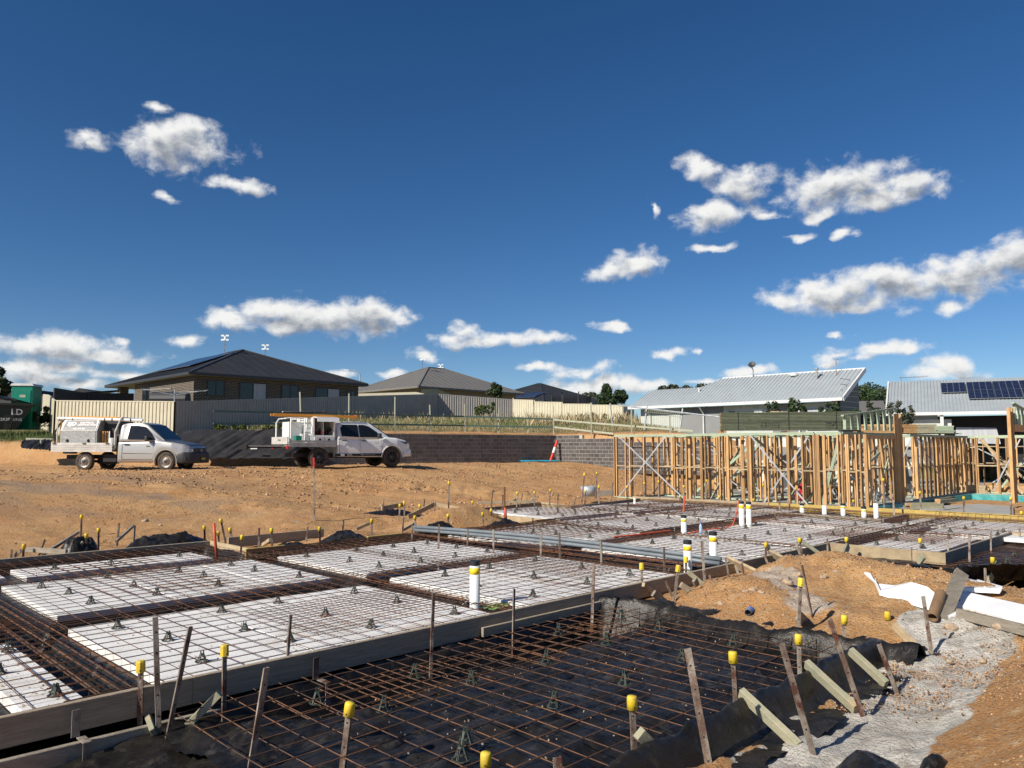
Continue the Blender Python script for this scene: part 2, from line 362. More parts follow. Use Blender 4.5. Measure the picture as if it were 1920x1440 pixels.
M_signgrey = M('sign_grey', (.14, .145, .15), rough=.4)
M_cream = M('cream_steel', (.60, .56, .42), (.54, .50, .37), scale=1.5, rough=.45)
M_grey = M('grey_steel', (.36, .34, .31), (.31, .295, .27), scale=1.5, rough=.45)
M_charc = M('charcoal_steel', (.035, .037, .04), rough=.45)
M_roofdark = M('dark_roof', (.030, .030, .030), (.038, .039, .040), scale=1, rough=.5, spec=.2)
M_roofgrey = M('grey_brown_roof', (.165, .155, .14), (.18, .17, .15), scale=1, rough=.5)
M_rooflight = M('pale_roof', (.35, .39, .41), (.315, .35, .37), scale=1.2, rough=.45, c3=(.30, .31, .31), s3=.35, lo3=.62, hi3=.75)
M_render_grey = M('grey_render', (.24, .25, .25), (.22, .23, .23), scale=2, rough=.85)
M_render_pale = M('pale_render', (.52, .55, .52), (.47, .50, .47), scale=2, rough=.85)
M_renderwhite = M('white_render', (.66, .66, .61), (.6, .6, .55), scale=2, rough=.85)
M_block = M('concrete_block', (.075, .068, .068), (.11, .10, .098), scale=6, rough=.95, bump=.5, bscale=60, island=.22)
M_mortar = M('mortar', (.50, .47, .42), (.40, .37, .33), scale=6, rough=.95)
M_solar = M('solar_cell', (.008, .012, .035), (.012, .018, .05), scale=6, rough=.15, spec=.6)
M_solarframe = M('panel_frame', (.3, .32, .35), rough=.4, metal=.6)
M_teal = M('teal_membrane', (.02, .30, .29), (.015, .22, .24), scale=6, rough=.45, bump=.3, bscale=10)
M_concrete = M('concrete', (.40, .39, .36), (.31, .30, .28), scale=1.5, rough=.9, bump=.2, bscale=20)
M_rail = M('green_rail', (.10, .17, .14), rough=.6)
M_railpale = M('pale_rail', (.32, .35, .26), (.40, .40, .31), scale=4, rough=.7)
M_loo = M('green_cubicle', (.0, .22, .14), (.0, .17, .11), scale=1, rough=.35)
M_skip = M('skip_green', (.012, .03, .02), (.03, .03, .02), scale=2, rough=.6)
M_rock = M('pale_rock', (.46, .36, .25), (.34, .25, .17), scale=12, rough=.9, bump=.5, bscale=30)
M_card = M('cardboard', (.24, .15, .08), (.18, .11, .06), scale=8, rough=.8)
M_bark = M('bark', (.09, .07, .05), (.14, .11, .08), scale=8, rough=.9)
M_leaf = M('leaf', (.020, .042, .014), (.045, .075, .022), scale=.8, rough=.6, island=.35)
M_leaf2 = M('eucalypt_leaf', (.045, .06, .035), (.08, .09, .055), scale=.8, rough=.6, island=.35)
M_grassdry = M('dry_grass', (.30, .24, .12), (.42, .34, .2), scale=1.2, rough=.8, island=.3)
M_grassgreen = M('green_grass', (.07, .12, .025), (.12, .15, .045), scale=1.2, rough=.7, island=.35)
# ---------------------------------------------------------------- ground
POLY_MAIN = [(-9, 5.64), (13.42, 5.64), (13.42, 3.86), (17.7, 3.86), (17.7, -2), (20.65, -2), (20.65, 14.7), (16.9, 14.7), (16.9, 16.0), (13.9, 16.0), (13.5, 12.15), (5.93, 12.15), (5.93, 13.48), (-9, 13.48)]
POLY_PIT = [(2.55, 2.62), (7.1, 2.62), (7.1, 5.64), (2.55, 5.64)]
POLY_PIT2 = [(10.75, 5.64), (10.9, 4.3), (11.2, 3.1), (13, 2.2), (17.7, 1.2), (17.7, 3.86), (13.42, 3.86), (13.42, 5.64)]
POLY_FRAME = [(23.1, 17.8), (23.1, 9.25), (34.9, 9.0), (34.9, 6.3), (50, 6.3), (50, 18), (36, 18)]
WALL = [(-70, 38), (-26, 36.9), (-14.5, 34.8), (-9.8, 35.35), (2.47, 43.5), (9.6, 36.4), (14, 37.6), (40, 40)]
def ridged(x, y, o=4): return 1 - np.abs(fbm(x, y, o) - .5) * 4
def wall_dist(X, Y):
    poly = WALL + [(400, 60), (400, 900), (-400, 900), (-400, 50)]
    return -sdist(X, Y, poly)
def gheight(X, Y, noise=True):
    u = (X + Y) * SQ; v = (Y - X) * SQ
    dm = sdist(u, v, POLY_MAIN); df = sdist(u, v, POLY_FRAME); dp = np.minimum(dm, df)
    z = -.22 + 1.04 * sstep(.2, 10.5, dp) * sstep(8.5, 13.5, v + .15 * np.maximum(u - 24, 0))
    # spoil heaps beside and behind the formwork
    def gb(u0, v0, su, sv, h): return h * np.exp(-((u - u0) / su) ** 2 - ((v - v0) / sv) ** 2)
    z = z + gb(10.1, 4.3, .75, 1.0, .42) + gb(9.7, 2.9, .9, .9, .34) + gb(9.0, 1.6, 1.2, 1.0, .30) + gb(8.8, 4.6, 1.0, .7, .24) + gb(8.2, 3.4, .7, 1.2, .16) + .07 * (ridged(u * 2.2, v * 2.2, 5) - .35) * sstep(7.3, 8.2, u) * sstep(11, 10, u) * sstep(5.5, 5.1, v) * sstep(-1, 1, v) + .10 * np.clip(fbm(u * 1.6, v * 1.6, 4) - .45, 0, 1) * sstep(7.2, 8, u) * sstep(11, 10, u)
    z = z + .62 * sstep(2.0, .2, v + .12 * np.sin(u * 1.7)) * sstep(1.2, 3.2, u) * sstep(14, 9, u)
    z = z + gb(11.2, 13.4, 1.0, .55, .40) + gb(12.4, 13.5, .8, .6, .30) + gb(8.6, 12.9, .9, .4, .22) + gb(7.4, 14.2, 1.2, .35, .12)
    z = z - .13 * sstep(3.0, 2.3, u) * sstep(5.75, 5.6, v) * sstep(3.6, 4.4, v)
    dw = wall_dist(X, Y)
    T = np.minimum(2.32 - .42 * sstep(-11, -15.5, X) + .077 * np.maximum(dw, 0), 4.3)
    w = sstep(7.5, 13, X) * sstep(70, 60, Y)
    T = T * (1 - w) + (1.75 - .9 * sstep(17, 26, X)) * w
    soft = sstep(-9.2, -11, X) 
    k = sstep(.2, .5, dw) * (1 - soft) + sstep(-1.0, .9, dw) * soft
    soft2 = sstep(9, 12, X); k = k * (1 - soft2) + sstep(-3.2, .8, dw) * soft2
    z = z * (1 - k) + T * k
    if noise:
        far = sstep(3, 30, np.hypot(X, Y)); out = sstep(0, .35, dp)
        rough = (.035 + .03 * far) * (fbm(X * 1.1, Y * 1.1, 5) - .5) * 2 + .05 * far * (fbm(X * .28, Y * .28, 3) - .5) * 2
        rough = rough + .030 * (np.abs(fbm(X * 3.1 + 40, Y * 3.1, 4) - .5) * 4 - .6) * sstep(40, 8, Y)
        rut = .045 * (fbm(X * .35 + 3, Y * 2.4, 4) - .5) * 2 * sstep(16, 21, Y) * sstep(41, 35, Y)
        z = z + (rough + rut) * np.clip(out, 0, 1)
        for (k1, k2, off_) in ((.10, -.004, 19.5), (.10, -.004, 21.1), (-.05, .006, 25.0), (-.05, .006, 26.6), (.02, -.012, 31.2)):
            yc = off_ + k1 * (X + 10) + k2 * (X + 6) ** 2; tr = np.exp(-((Y - yc) / .16) ** 2)
            z = z + (-.035 * tr + .018 * np.exp(-((np.abs(Y - yc) - .3) / .1) ** 2) + .010 * tr * np.sin((X * 1.0 + Y * .4) * 20)) * np.clip(out, 0, 1) * sstep(8, 5, X)
        band = np.exp(-((Y - 26.5 + .05 * X) / 1.3) ** 2) * sstep(-9, -6, X) * sstep(4, 0, X)
        z = z + .09 * band * (np.abs(fbm(X * 2.1, Y * 2.1 + 9, 4) - .5) * 3.2)
    z = z - .21 * sstep(20.75, 21.1, u) * sstep(9.7, 9.2, v) * sstep(60, 45, u)
    z = np.where(dm < -.03, -.55, z)
    z = np.where(df < -.03, -.6, z)
    dq = np.minimum(sdist(u, v, POLY_PIT), sdist(u, v, POLY_PIT2))
    z = np.where(dq < .07, z * (1 - sstep(.07, -.03, dq)) + (-.85) * sstep(.07, -.03, dq), z)
    return z
def gz(x, y):
    return float(gheight(np.array([[x]], float), np.array([[y]], float))[0, 0])
def axis(lo, hi, fine, d, mids):
    "non uniform axis: fine step d inside fine=(a,b), mids=[(limit, step)..] outwards, then growing"
    a = list(np.arange(fine[0], fine[1], d))
    x = fine[1]
    for lim, st in mids[1]:
        while x < lim: a.append(x); x += st
    st = mids[1][-1][1] if mids[1] else d
    while x < hi: a.append(x); st *= 1.35; x += st
    a.append(hi); x = fine[0] ; b = []
    for lim, st in mids[0]:
        while x > lim: x -= st; b.append(x)
    st = mids[0][-1][1] if mids[0] else d
    while x > lo: st *= 1.35; x -= st; b.append(x)
    return np.array(b[::-1] + a)
gx = axis(-1500, 1500, (-9, 12), .065, ([(-36, .2)], [(36, .2)]))
gy = axis(-600, 3000, (2.2, 15), .055, ([(1, .3)], [(24, .09), (46, .16)]))
GX, GY = np.meshgrid(gx, gy)
GZ = gheight(GX, GY)
GU = (GX + GY) * SQ; GV = (GY - GX) * SQ
# colour masks: spilt cement slurry, orange clay, grass
def seg_mask(pts, wid):
    D = np.full(GX.shape, 1e9)
    for (a, b) in zip(pts[:-1], pts[1:]):
        ex, ey = b[0] - a[0], b[1] - a[1]; L = ex * ex + ey * ey
        t = np.clip(((GX - a[0]) * ex + (GY - a[1]) * ey) / L, 0, 1); D = np.minimum(D, np.hypot(GX - a[0] - t * ex, GY - a[1] - t * ey))
    return D / wid
near = (GY < 16) & (GX > -2) & (GX < 12)
cem = np.zeros(GX.shape)
cp = [P(*q, -.2)[:2] for q in ((1380, 1560), (1540, 1440), (1640, 1340), (1760, 1250), (1830, 1190), (1990, 1150))]
dseg = seg_mask(cp, .47)
warp = (fbm(GX * 2.2, GY * 2.2, 5) - .5) * 1.1
cem = sstep(1.12, .85, dseg + warp) * (GZ < .02)
cem2 = sstep(1.0, .6, seg_mask([P(1440, 1085, 0)[:2], P(1480, 1110, -.05)[:2], P(1530, 1150, -.1)[:2]], .34) + warp * 1.6) * .45
cem = np.maximum(cem, cem2)
dwl = wall_dist(GX, GY)
GZ = GZ + cem * (.035 * (np.abs(fbm(GX * 5, GY * 5 + 3, 4) - .5) * 4 - .7) + .015 * (fbm(GX * 17, GY * 17, 3) - .5))
grass = sstep(1.5, 3.2, dwl + 2.2 * (fbm(GX * .5, GY * .5, 4) - .5) + 1.6 * sstep(-17, -20, GX)) 
greyb = .8 * np.exp(-((GY - 19.5 + .12 * (GX + 10)) / 3.2) ** 2) * sstep(-4, -9, GX) * sstep(.5, .62, fbm(GX * .5, GY * .9, 5))
m = bpy.data.materials.new('clay_ground'); m.use_nodes = True; nt = m.node_tree; bs = nt.nodes['Principled BSDF']; bs.inputs['Roughness'].default_value = .95; bs.inputs['Specular IOR Level'].default_value = .2
def noise(sc, det=6, ro=.65, vec=None):
    n = N(nt, 'ShaderNodeTexNoise'); n.inputs['Scale'].default_value = sc; n.inputs['Detail'].default_value = det; n.inputs['Roughness'].default_value = ro
    nt.links.new(vec or geo.outputs['Position'], n.inputs['Vector']); return n.outputs['Fac']
def mrange(s, a, b):
    r = N(nt, 'ShaderNodeMapRange', interpolation_type='SMOOTHSTEP'); nt.links.new(s, r.inputs[0]); r.inputs[1].default_value = a; r.inputs[2].default_value = b; return r.outputs[0]
def mixc(f, a, b):
    x = N(nt, 'ShaderNodeMix', data_type='RGBA')
    for s, i in ((a, 'A'), (b, 'B')):
        if isinstance(s, tuple): x.inputs[i].default_value = (*s, 1)
        else: nt.links.new(s, x.inputs[i])
    if isinstance(f, (int, float)): x.inputs['Factor'].default_value = f
    else: nt.links.new(f, x.inputs['Factor'])
    return x.outputs['Result']
geo = N(nt, 'ShaderNodeNewGeometry')
def attr(nm):
    a = N(nt, 'ShaderNodeAttribute', attribute_name=nm); return a.outputs['Fac']
c = mixc(mrange(noise(.35), .35, .65), (.50, .255, .098), (.57, .33, .14))
c = mixc(math_(nt, 'MULTIPLY', mrange(noise(.75, 6, .7), .52, .68), .55), c, (.34, .17, .08))
c = mixc(mrange(noise(1.6, 7), .5, .72), c, (.42, .205, .07))
c = mixc(mrange(noise(7, 7, .75), .5, .72), c, (.60, .43, .25))
c = mixc(math_(nt, 'MULTIPLY', mrange(noise(16, 7, .85), .54, .64), .8), c, (.22, .13, .07))
c = mixc(mrange(noise(48, 5, .8), .57, .66), c, (.60, .48, .31))
c = mixc(mrange(noise(60, 4, .8), .40, .32), c, (.16, .09, .05))
vo = N(nt, 'ShaderNodeTexVoronoi'); vo.inputs['Scale'].default_value = 42; nt.links.new(geo.outputs['Position'], vo.inputs['Vector'])
vs_ = N(nt, 'ShaderNodeSeparateColor'); nt.links.new(vo.outputs['Color'], vs_.inputs[0])
c = mixc(math_(nt, 'MULTIPLY', mrange(vs_.outputs[0], .62, .8), mrange(vo.outputs['Distance'], .5, .25)), c, (.52, .38, .25))
c = mixc(math_(nt, 'MULTIPLY', mrange(vs_.outputs[1], .72, .85), mrange(vo.outputs['Distance'], .5, .25)), c, (.20, .16, .13))
c = mixc(math_(nt, 'MULTIPLY', attr('greyed'), .75), c, (.23, .19, .155))
cc = mixc(mrange(noise(5, 7), .4, .62), (.66, .63, .565), (.46, .43, .375))
cc = mixc(mrange(noise(2.2, 6, .7), .55, .7), cc, (.28, .23, .18))
cc = mixc(mrange(noise(26, 5, .8), .60, .7), cc, (.2, .17, .14))
c = mixc(mrange(attr('cement'), .25, .6), c, cc)
gc = mixc(mrange(noise(1.2), .4, .6), (.10, .11, .04), (.24, .19, .10))
c = mixc(attr('grass'), c, gc)
nt.links.new(c, bs.inputs['Base Color'])
b1 = N(nt, 'ShaderNodeBump'); b1.inputs['Strength'].default_value = 1.0; b1.inputs['Distance'].default_value = .045; nt.links.new(noise(14, 8, .75), b1.inputs['Height'])
b2 = N(nt, 'ShaderNodeBump'); b2.inputs['Strength'].default_value = .8; b2.inputs['Distance'].default_value = .012; nt.links.new(math_(nt, 'MULTIPLY', vo.outputs['Distance'], -1.0), b2.inputs['Height']); nt.links.new(b1.outputs[0], b2.inputs['Normal'])
nt.links.new(b2.outputs[0], bs.inputs['Normal'])
M_ground = m
ground = grid_mesh('ground', GX, GY, GZ, M_ground, attr=dict(cement=cem, grass=grass, greyed=greyb))
tag(ground, 'orange clay building site with gravelly spoil heaps and spilt grey cement', kind='structure')

# ---------------------------------------------------------------- foam panels (u0,u1,v0,v1)
FT = -.05; FTH = .075
FOAM = [(-3.4, 1.15, 5.78, 8.0), (1.38, 1.76, 5.78, 7.98), (2.28, 5.56, 5.76, 8.17), (-3, 2.36 - .5, 8.9, 11.3), (2.36, 5.56, 8.87, 11.22), (-3, 2.55, 11.85, 12.75), (2.75, 5.25, 11.75, 12.6),
        (6.02, 8.95, 8.76, 11.2), (6.10, 8.95, 5.76, 8.36), (9.95, 12.62, 8.95, 11.75), (10.1, 12.62, 5.78, 8.45), (12.9, 16.15, 9.25, 11.85), (12.95, 16.15, 5.8, 8.6),
        (13.9, 16.2, 12.3, 15.2), (16.7, 20.2, 12.2, 14.3), (16.65, 20.2, 9.3, 11.8), (16.8, 18.35, 5.5, 8.8), (18.6, 20.3, 2.6, 6.2), (13.8, 16.3, 4.1, 5.35), (16.9, 18.3, 1.5, 5.2)]
WHERE = ['off the lower left corner beyond the narrow strip', 'narrow strip between two dark trenches at the lower left', 'nearest big panel, left of the single white pipe', 'cut by the left edge of the picture', 'large panel with rusty stain, behind the nearest big one', 'far left strip along the far formwork', 'short strip beside the orange conduit stub',
         'in front of the black plastic heaps, left of the grey conduits', 'right behind the single white pipe', 'just beyond the grey conduits, far half', 'around the two tall white pipes beyond the conduits', 'beyond the orange rod', 'around the pair of joined white pipes', 'far left bay beside the dark board corner', 'farthest bay under the timber frame', 'far bay left of the joined pipes', 'far right bay before the row of short pipes', 'under the low board beside the pipes', 'small right-hand bay behind the corner board', 'right-hand bay beside the last formwork board']
mu, mv = np.meshgrid(np.arange(-8.9, 20.7, .06), np.arange(-1.9, 16.0, .06))
dmain = sdist(mu, mv, POLY_MAIN)
pz = np.full(mu.shape, -.40)
dfm = np.full(mu.shape, 9.0)
for f_ in FOAM:
    d = np.maximum(np.maximum(f_[0] - mu, mu - f_[1]), np.maximum(f_[2] - mv, mv - f_[3])); dfm = np.minimum(dfm, d)
pz = -.40 + (.40 - .128) * sstep(.22, .04, dfm)
pz = pz + .30 * sstep(-.16, -.02, dmain) * (dfm > .05)
wr = (crumple(mu * 2.3, mv * 2.3, 4) - .4) * .16
pz = pz + wr * sstep(.02, .14, dfm)
pz = np.minimum(pz, -.05)
Pm = grid_mesh('moisture_barrier', (mu - mv) * SQ, (mu + mv) * SQ, pz, M_black, keep=dmain < .0)
tag(Pm, 'black plastic membrane lining the trenches between the white foam panels', 'plastic sheet')
for f_, w_ in zip(FOAM, WHERE):
    root_loc = UV((f_[0] + f_[1]) / 2, (f_[2] + f_[3]) / 2, FT - FTH)
    mb = MB(); w = .6; k = 0
    # sheets laid edge to edge with slight steps
    u = f_[0]
    while u < f_[1] - 1e-3:
        u2 = min(u + 1.22, f_[1]);
        if f_[1] - u2 < .3: u2 = f_[1]
        dz = random.uniform(-.003, .003); e0 = random.uniform(-.02, .02); e1 = random.uniform(-.02, .02)
        a = UV(u + .003, f_[2] + e0); mb.prism([UV(u + .003, f_[2] + e0, FT + dz), UV(u2 - .003, f_[2] + e0, FT + dz), UV(u2 - .003, f_[3] + e1, FT + dz), UV(u + .003, f_[3] + e1, FT + dz)], (0, 0, -FTH))
        u = u2
    o = centred(mb, 'foam_former', M_foam, root_loc)
    tag(o, 'white foam slab former, ' + w_, 'foam block', 'white foam panels of the slab')
    bv = o.modifiers.new('bevel', 'BEVEL'); bv.width = .006; bv.segments = 1

# ---------------------------------------------------------------- reinforcing mesh sheets
def wires(name, u0, u1, v0, v1, z, step=.2, rot=0, label='', group=None, r=.0034, mat=None, sag=.006, keep=None, stepv=None):
    mb = MB(); cu, cv = (u0 + u1) / 2, (v0 + v1) / 2; c, s = math.cos(rot), math.sin(rot)
    stepv = stepv or step
    def T(u, v, dz):
        du, dv = u - cu, v - cv; uu, vv = cu + du * c - dv * s, cv + du * s + dv * c
        nzv = sag * (math.sin(uu * 2.3 + 1.3 * vv) + .7 * math.sin(vv * 3.1 - uu * 1.1))
        return UV(uu, vv, z + dz + nzv)
    def run(a, b, fix, along, dz):
        n = max(2, int((b - a) / .8)); pts = []
        for i in range(n + 1):
            t = a + (b - a) * i / n; u, v = (t, fix) if along == 'u' else (fix, t)
            if keep and not keep(u, v):
                if len(pts) > 1: tubef(pts)
                pts = []; continue
            pts.append(T(u, v, dz))
        if len(pts) > 1: tubef(pts)
    def tubef(pts): mb.tube(pts, r, 4, cap=False)
    v = v0 + .03
    while v <= v1: run(u0, u1, v, 'u', r); v += stepv
    u = u0 + .03
    while u <= u1: run(v0, v1, u, 'v', -r); u += step
    o = centred(mb, name, mat or (M_rustdark if z > -.1 else M_rustbar), UV(cu, cv, z))
    return tag(o, label, 'reinforcing mesh', group)
def near_cut(u, v): return sdist(np.array([[u]]), np.array([[v]]), POLY_MAIN)[0, 0] < -.06
G_MESH = 'rusty reinforcing mesh sheets over the foam'
k = 0
edges_u = [(-4.6, 1.9), (1.6, 7.4), (7.1, 12.9), (12.6, 18.4), (17.7, 20.55)]
rows_v = [(5.72, 8.75), (8.35, 11.35), (10.95, 13.4), (12.9, 15.8)]
names_u = ['at the left edge', 'left of centre', 'under the grey conduits', 'by the joined pipes', 'nearest the frame']
names_v = ['in the front row', 'in the second row', 'in the third row', 'in the farthest row']
for i, (a, b) in enumerate(edges_u):
    for j, (c_, d_) in enumerate(rows_v):
        if j == 3 and i < 3: continue
        wires('mesh_sheet', a, b, c_, d_, -.022 + .010 * ((i + j) % 3), rot=random.uniform(-.004, .004), label='rusty reinforcing mesh over foam, ' + names_u[i] + ' ' + names_v[j], group=G_MESH, keep=near_cut)
wires('mesh_sheet', 13.5, 18.2, 3.95, 5.8, -.02, label='rusty reinforcing mesh over the small right-hand foam bay', group=G_MESH, keep=near_cut)
wires('mesh_sheet', 17.8, 20.5, .5, 5.9, -.015, label='rusty reinforcing mesh before the far yellow board at the right edge', group=G_MESH, keep=near_cut)
# overlapping trimmer pieces that make denser patches
for (a, b, c_, d_, lb) in [(3.0, 4.4, 9.2, 12.2, 'small overlapping mesh piece on the foam with the orange stain'), (3.7, 5.6, 6.2, 7.6, 'overlapping mesh piece on the nearest big foam panel'), (7.6, 9.0, 6.4, 8.4, 'overlapping mesh piece behind the single white pipe'), (10.2, 13.2, 9.4, 10.9, 'overlapping mesh piece beyond the conduits'), (14.6, 16.6, 4.4, 6.6, 'overlapping mesh piece before the right-hand corner board')]:
    wires('mesh_sheet', a, b, c_, d_, -.006, rot=.02, label='rusty ' + lb, group=G_MESH, keep=near_cut, sag=.004)
o = wires('mesh_sheet', 2.15, 7.35, 2.72, 5.48, -.135, rot=.0, label='rusty reinforcing mesh over the black plastic pit in the foreground', sag=.008, r=.0038)
wires('mesh_sheet', 2.9, 6.9, 4.72, 5.5, -.25, label='lower rusty trench mesh along the near formwork board', r=.005, stepv=.16)
wires('mesh_sheet', 11.1, 17.6, 1.6, 3.75, -.14, label='rusty reinforcing mesh over the black plastic right of the corner board', keep=lambda u, v: sdist(np.array([[u]]), np.array([[v]]), POLY_PIT2)[0, 0] < -.08)
wires('mesh_sheet', 11.1, 13.35, 3.2, 5.6, -.15, label='rusty reinforcing mesh in the dark pit behind the spoil heap', keep=lambda u, v: sdist(np.array([[u]]), np.array([[v]]), POLY_PIT2)[0, 0] < -.08)
# long bars in the beam trenches
def bars(u0, u1, v0, v1, along, n, z0, z1, label):
    mb = MB()
    for i in range(n):
        t = (i + .5) / n + random.uniform(-.05, .05); z = random.choice((z0, z1)) + random.uniform(-.02, .02); pts = []
        for k in range(7):
            q = k / 6; a = random.uniform(-.012, .012)
            u, v = (u0 + (u1 - u0) * q, v0 + (v1 - v0) * t + a) if along == 'u' else (u0 + (u1 - u0) * t + a, v0 + (v1 - v0) * q)
            pts.append(UV(u, v, z))
        mb.tube(pts, .0055, 5)
    # ligatures
    L = (u1 - u0) if along == 'u' else (v1 - v0)
    for k in range(int(L / .6)):
        q = (k + .5) * .6 / L
        if along == 'u': a, b = UV(u0 + L * q, v0, 0), UV(u0 + L * q, v1, 0)
        else: a, b = UV(u0, v0 + L * q, 0), UV(u1, v0 + L * q, 0)
        for z in (z0, z1): mb.tube([a + Vector((0, 0, z - .01)), b + Vector((0, 0, z - .01))], .004, 4)
        mb.tube([a + Vector((0, 0, z0)), a + Vector((0, 0, z1))], .004, 4); mb.tube([b + Vector((0, 0, z0)), b + Vector((0, 0, z1))], .004, 4)
    o = centred(mb, 'reinforcing_cage', M_rustdark, UV((u0 + u1) / 2, (v0 + v1) / 2, z0)); return tag(o, label, 'reinforcing bars', 'rusty bars in the beam trenches')
bars(1.84, 2.2, 5.75, 13.3, 'v', 4, -.32, -.07, 'rusty bars in the trench left of the nearest big foam panel')
bars(-4, 5.6, 8.32, 8.75, 'u', 6, -.34, -.08, 'rusty bars in the trench across the left of the slab')
bars(5.6, 6.0, 5.75, 12.1, 'v', 6, -.3, -.04, 'rusty bars in the trench left of the single white pipe')
bars(6.0, 13.4, 8.42, 8.72, 'u', 6, -.3, -.03, 'rusty bars in the trench passing behind the single white pipe')
bars(9.05, 9.85, 5.75, 12.1, 'v', 14, -.2, -.01, 'rusty bars bundled in the wide trench under the grey conduits')
bars(-4, 5.7, 13.0, 13.4, 'u', 5, -.3, -.04, 'rusty bars along the far left formwork board')
bars(5.9, 13.4, 11.35, 12.0, 'u', 12, -.2, -.02, 'rusty bars before the black plastic heaps')
bars(12.66, 12.88, 5.75, 12, 'v', 4, -.3, -.03, 'rusty bars in the trench beyond the tall white pipes')
bars(16.2, 16.62, 4.0, 14.5, 'v', 8, -.25, -.0, 'rusty bars in the far trench before the joined pipes')
bars(12.9, 20.4, 11.9, 12.2, 'u', 6, -.2, -.01, 'rusty bars in the farthest cross trench')
bars(12.9, 18.6, 8.7, 9.2, 'u', 8, -.2, -.0, 'rusty bars in the cross trench near the joined pipes')
bars(13.5, 20.5, 5.3, 5.75, 'u', 10, -.2, 0, 'rusty bars in the trench toward the right-hand board')
bars(20.22, 20.55, 2, 14.4, 'v', 6, -.2, 0, 'rusty bars along the far yellow board')
bars(14.0, 16.6, 15.3, 15.9, 'u', 6, -.2, -.02, 'rusty bars behind the far left bay')
# wire loops standing in front of the far yellow board
mb = MB()
for k in range(14):
    v = 2.2 + k * .28; mb.tube([UV(20.3, v, -.04), UV(20.32, v + .02, .10), UV(20.3, v + .13, .12), UV(20.3, v + .15, -.04)], .005, 4)
mb.tube([UV(20.3, 2, .09), UV(20.32, 6.2, .11)], .005, 4)
tag(centred(mb, 'starter_bars', M_rustbar, UV(20.3, 4, 0)), 'row of bent rusty starter loops before the far yellow board', 'reinforcing bars')

# ---------------------------------------------------------------- bar chairs
def chair_mesh():
    mb = MB(); h = .058
    for k in range(4):
        t = math.pi / 4 + k * math.pi / 2; a = Vector((math.cos(t), math.sin(t), 0))
        mb.beam(a * .042 + Vector((0, 0, 0)), a * .013 + Vector((0, 0, h)), .013, .008, up=a)
    mb.lathe([(.016, h * .8), (.017, h), (.008, h + .004), (.008, h * .8)], n=8)
    for k in range(4):
        t = math.pi / 4 + k * math.pi / 2; a = Vector((math.cos(t), math.sin(t), 0)); mb.beam(a * .013 + Vector((0, 0, h)), a * .014 + Vector((0, 0, h + .022)), .008, .008)
    mb.lathe([(.045, 0), (.054, .001), (.054, .006), (.045, .006)], n=10)
    mb.lathe([(.028, h * .42), (.031, h * .42), (.030, h * .52), (.027, h * .52)], n=8)
    return mb.mesh('bar_chair', M_chair)
CH = chair_mesh()
def put_chair(u, v, z, s=1.02, label='small dark green plastic bar chair standing on white foam under the mesh', group='bar chairs on the foam'):
    o = add('bar_chair', CH, None, UV(u, v, z), (0, 0, random.uniform(0, 3))); o.scale = (s, s, s)
    return tag(o, label, 'bar chair', group)
CHW = ['off the lower left corner', 'strip between two dark trenches, lower left', 'panel nearest the white pipe', 'panel cut by the left edge', 'panel with the orange rust stain', 'strip at the far left', 'strip beside the orange conduit stub', 'panel before the black plastic heaps', 'panel right behind the single white pipe', 'panel just beyond the conduits, far half', 'panel round the two tall pipes', 'panel beyond the orange rod', 'panel by the joined pipes', 'bay beside the dark far board', 'bay farthest back under the frame', 'bay left of the joined pipes, far back', 'bay before the row of short pipes', 'under the low inner board', 'bay behind the pale corner board', 'bay beside the last right-hand board']
for f_ in FOAM:
    nu = max(1, round((f_[1] - f_[0]) / .82)); nv = max(1, round((f_[3] - f_[2]) / .8))
    for i in range(nu):
        for j in range(nv):
            u = f_[0] + (i + .5) * (f_[1] - f_[0]) / nu + random.uniform(-.12, .12); v = f_[2] + (j + .5) * (f_[3] - f_[2]) / nv + random.uniform(-.1, .1)
            if not near_cut(u, v): continue
            put_chair(u, v, FT + .001, label='dark green bar chair on the foam ' + CHW[FOAM.index(f_)], group='bar chairs on the foam ' + CHW[FOAM.index(f_)])
PITCH_CH = [(873, 1395, -.2), (865, 1425, -.2), (1040, 1325, -.2), (1172, 1283, -.2), (1280, 1240, -.2), (1375, 1210, -.2), (1025, 1243, -.2), (885, 1283, -.2), (720, 1333, -.2), (595, 1318, -.2), (778, 1270, -.22), (1138, 1208, -.2), (1236, 1180, -.2), (1165, 1162, -.2), (1048, 1190, -.2)]
for x, y, z in PITCH_CH:
    p = P(x, y, z); o = add('bar_chair', CH, None, p, (0, 0, random.uniform(0, 3))); o.scale = (1.12, 1.12, 1.35)
    tag(o, 'small dark green bar chair standing on black plastic in the foreground pit', 'bar chair', 'bar chairs in the foreground pit')
for u, v in [(11.6, 4.6), (12.6, 4.4), (12.4, 3.3), (13.4, 3.1), (14.3, 3.2), (15.2, 3.3), (14.0, 2.3), (15.4, 2.2), (16.5, 2.9), (12.8, 5.2), (16.8, 2.0)]:
    o = put_chair(u, v, -.2, 1.4, 'small dark green bar chair on black plastic right of the corner board', 'bar chairs in the right-hand pit')

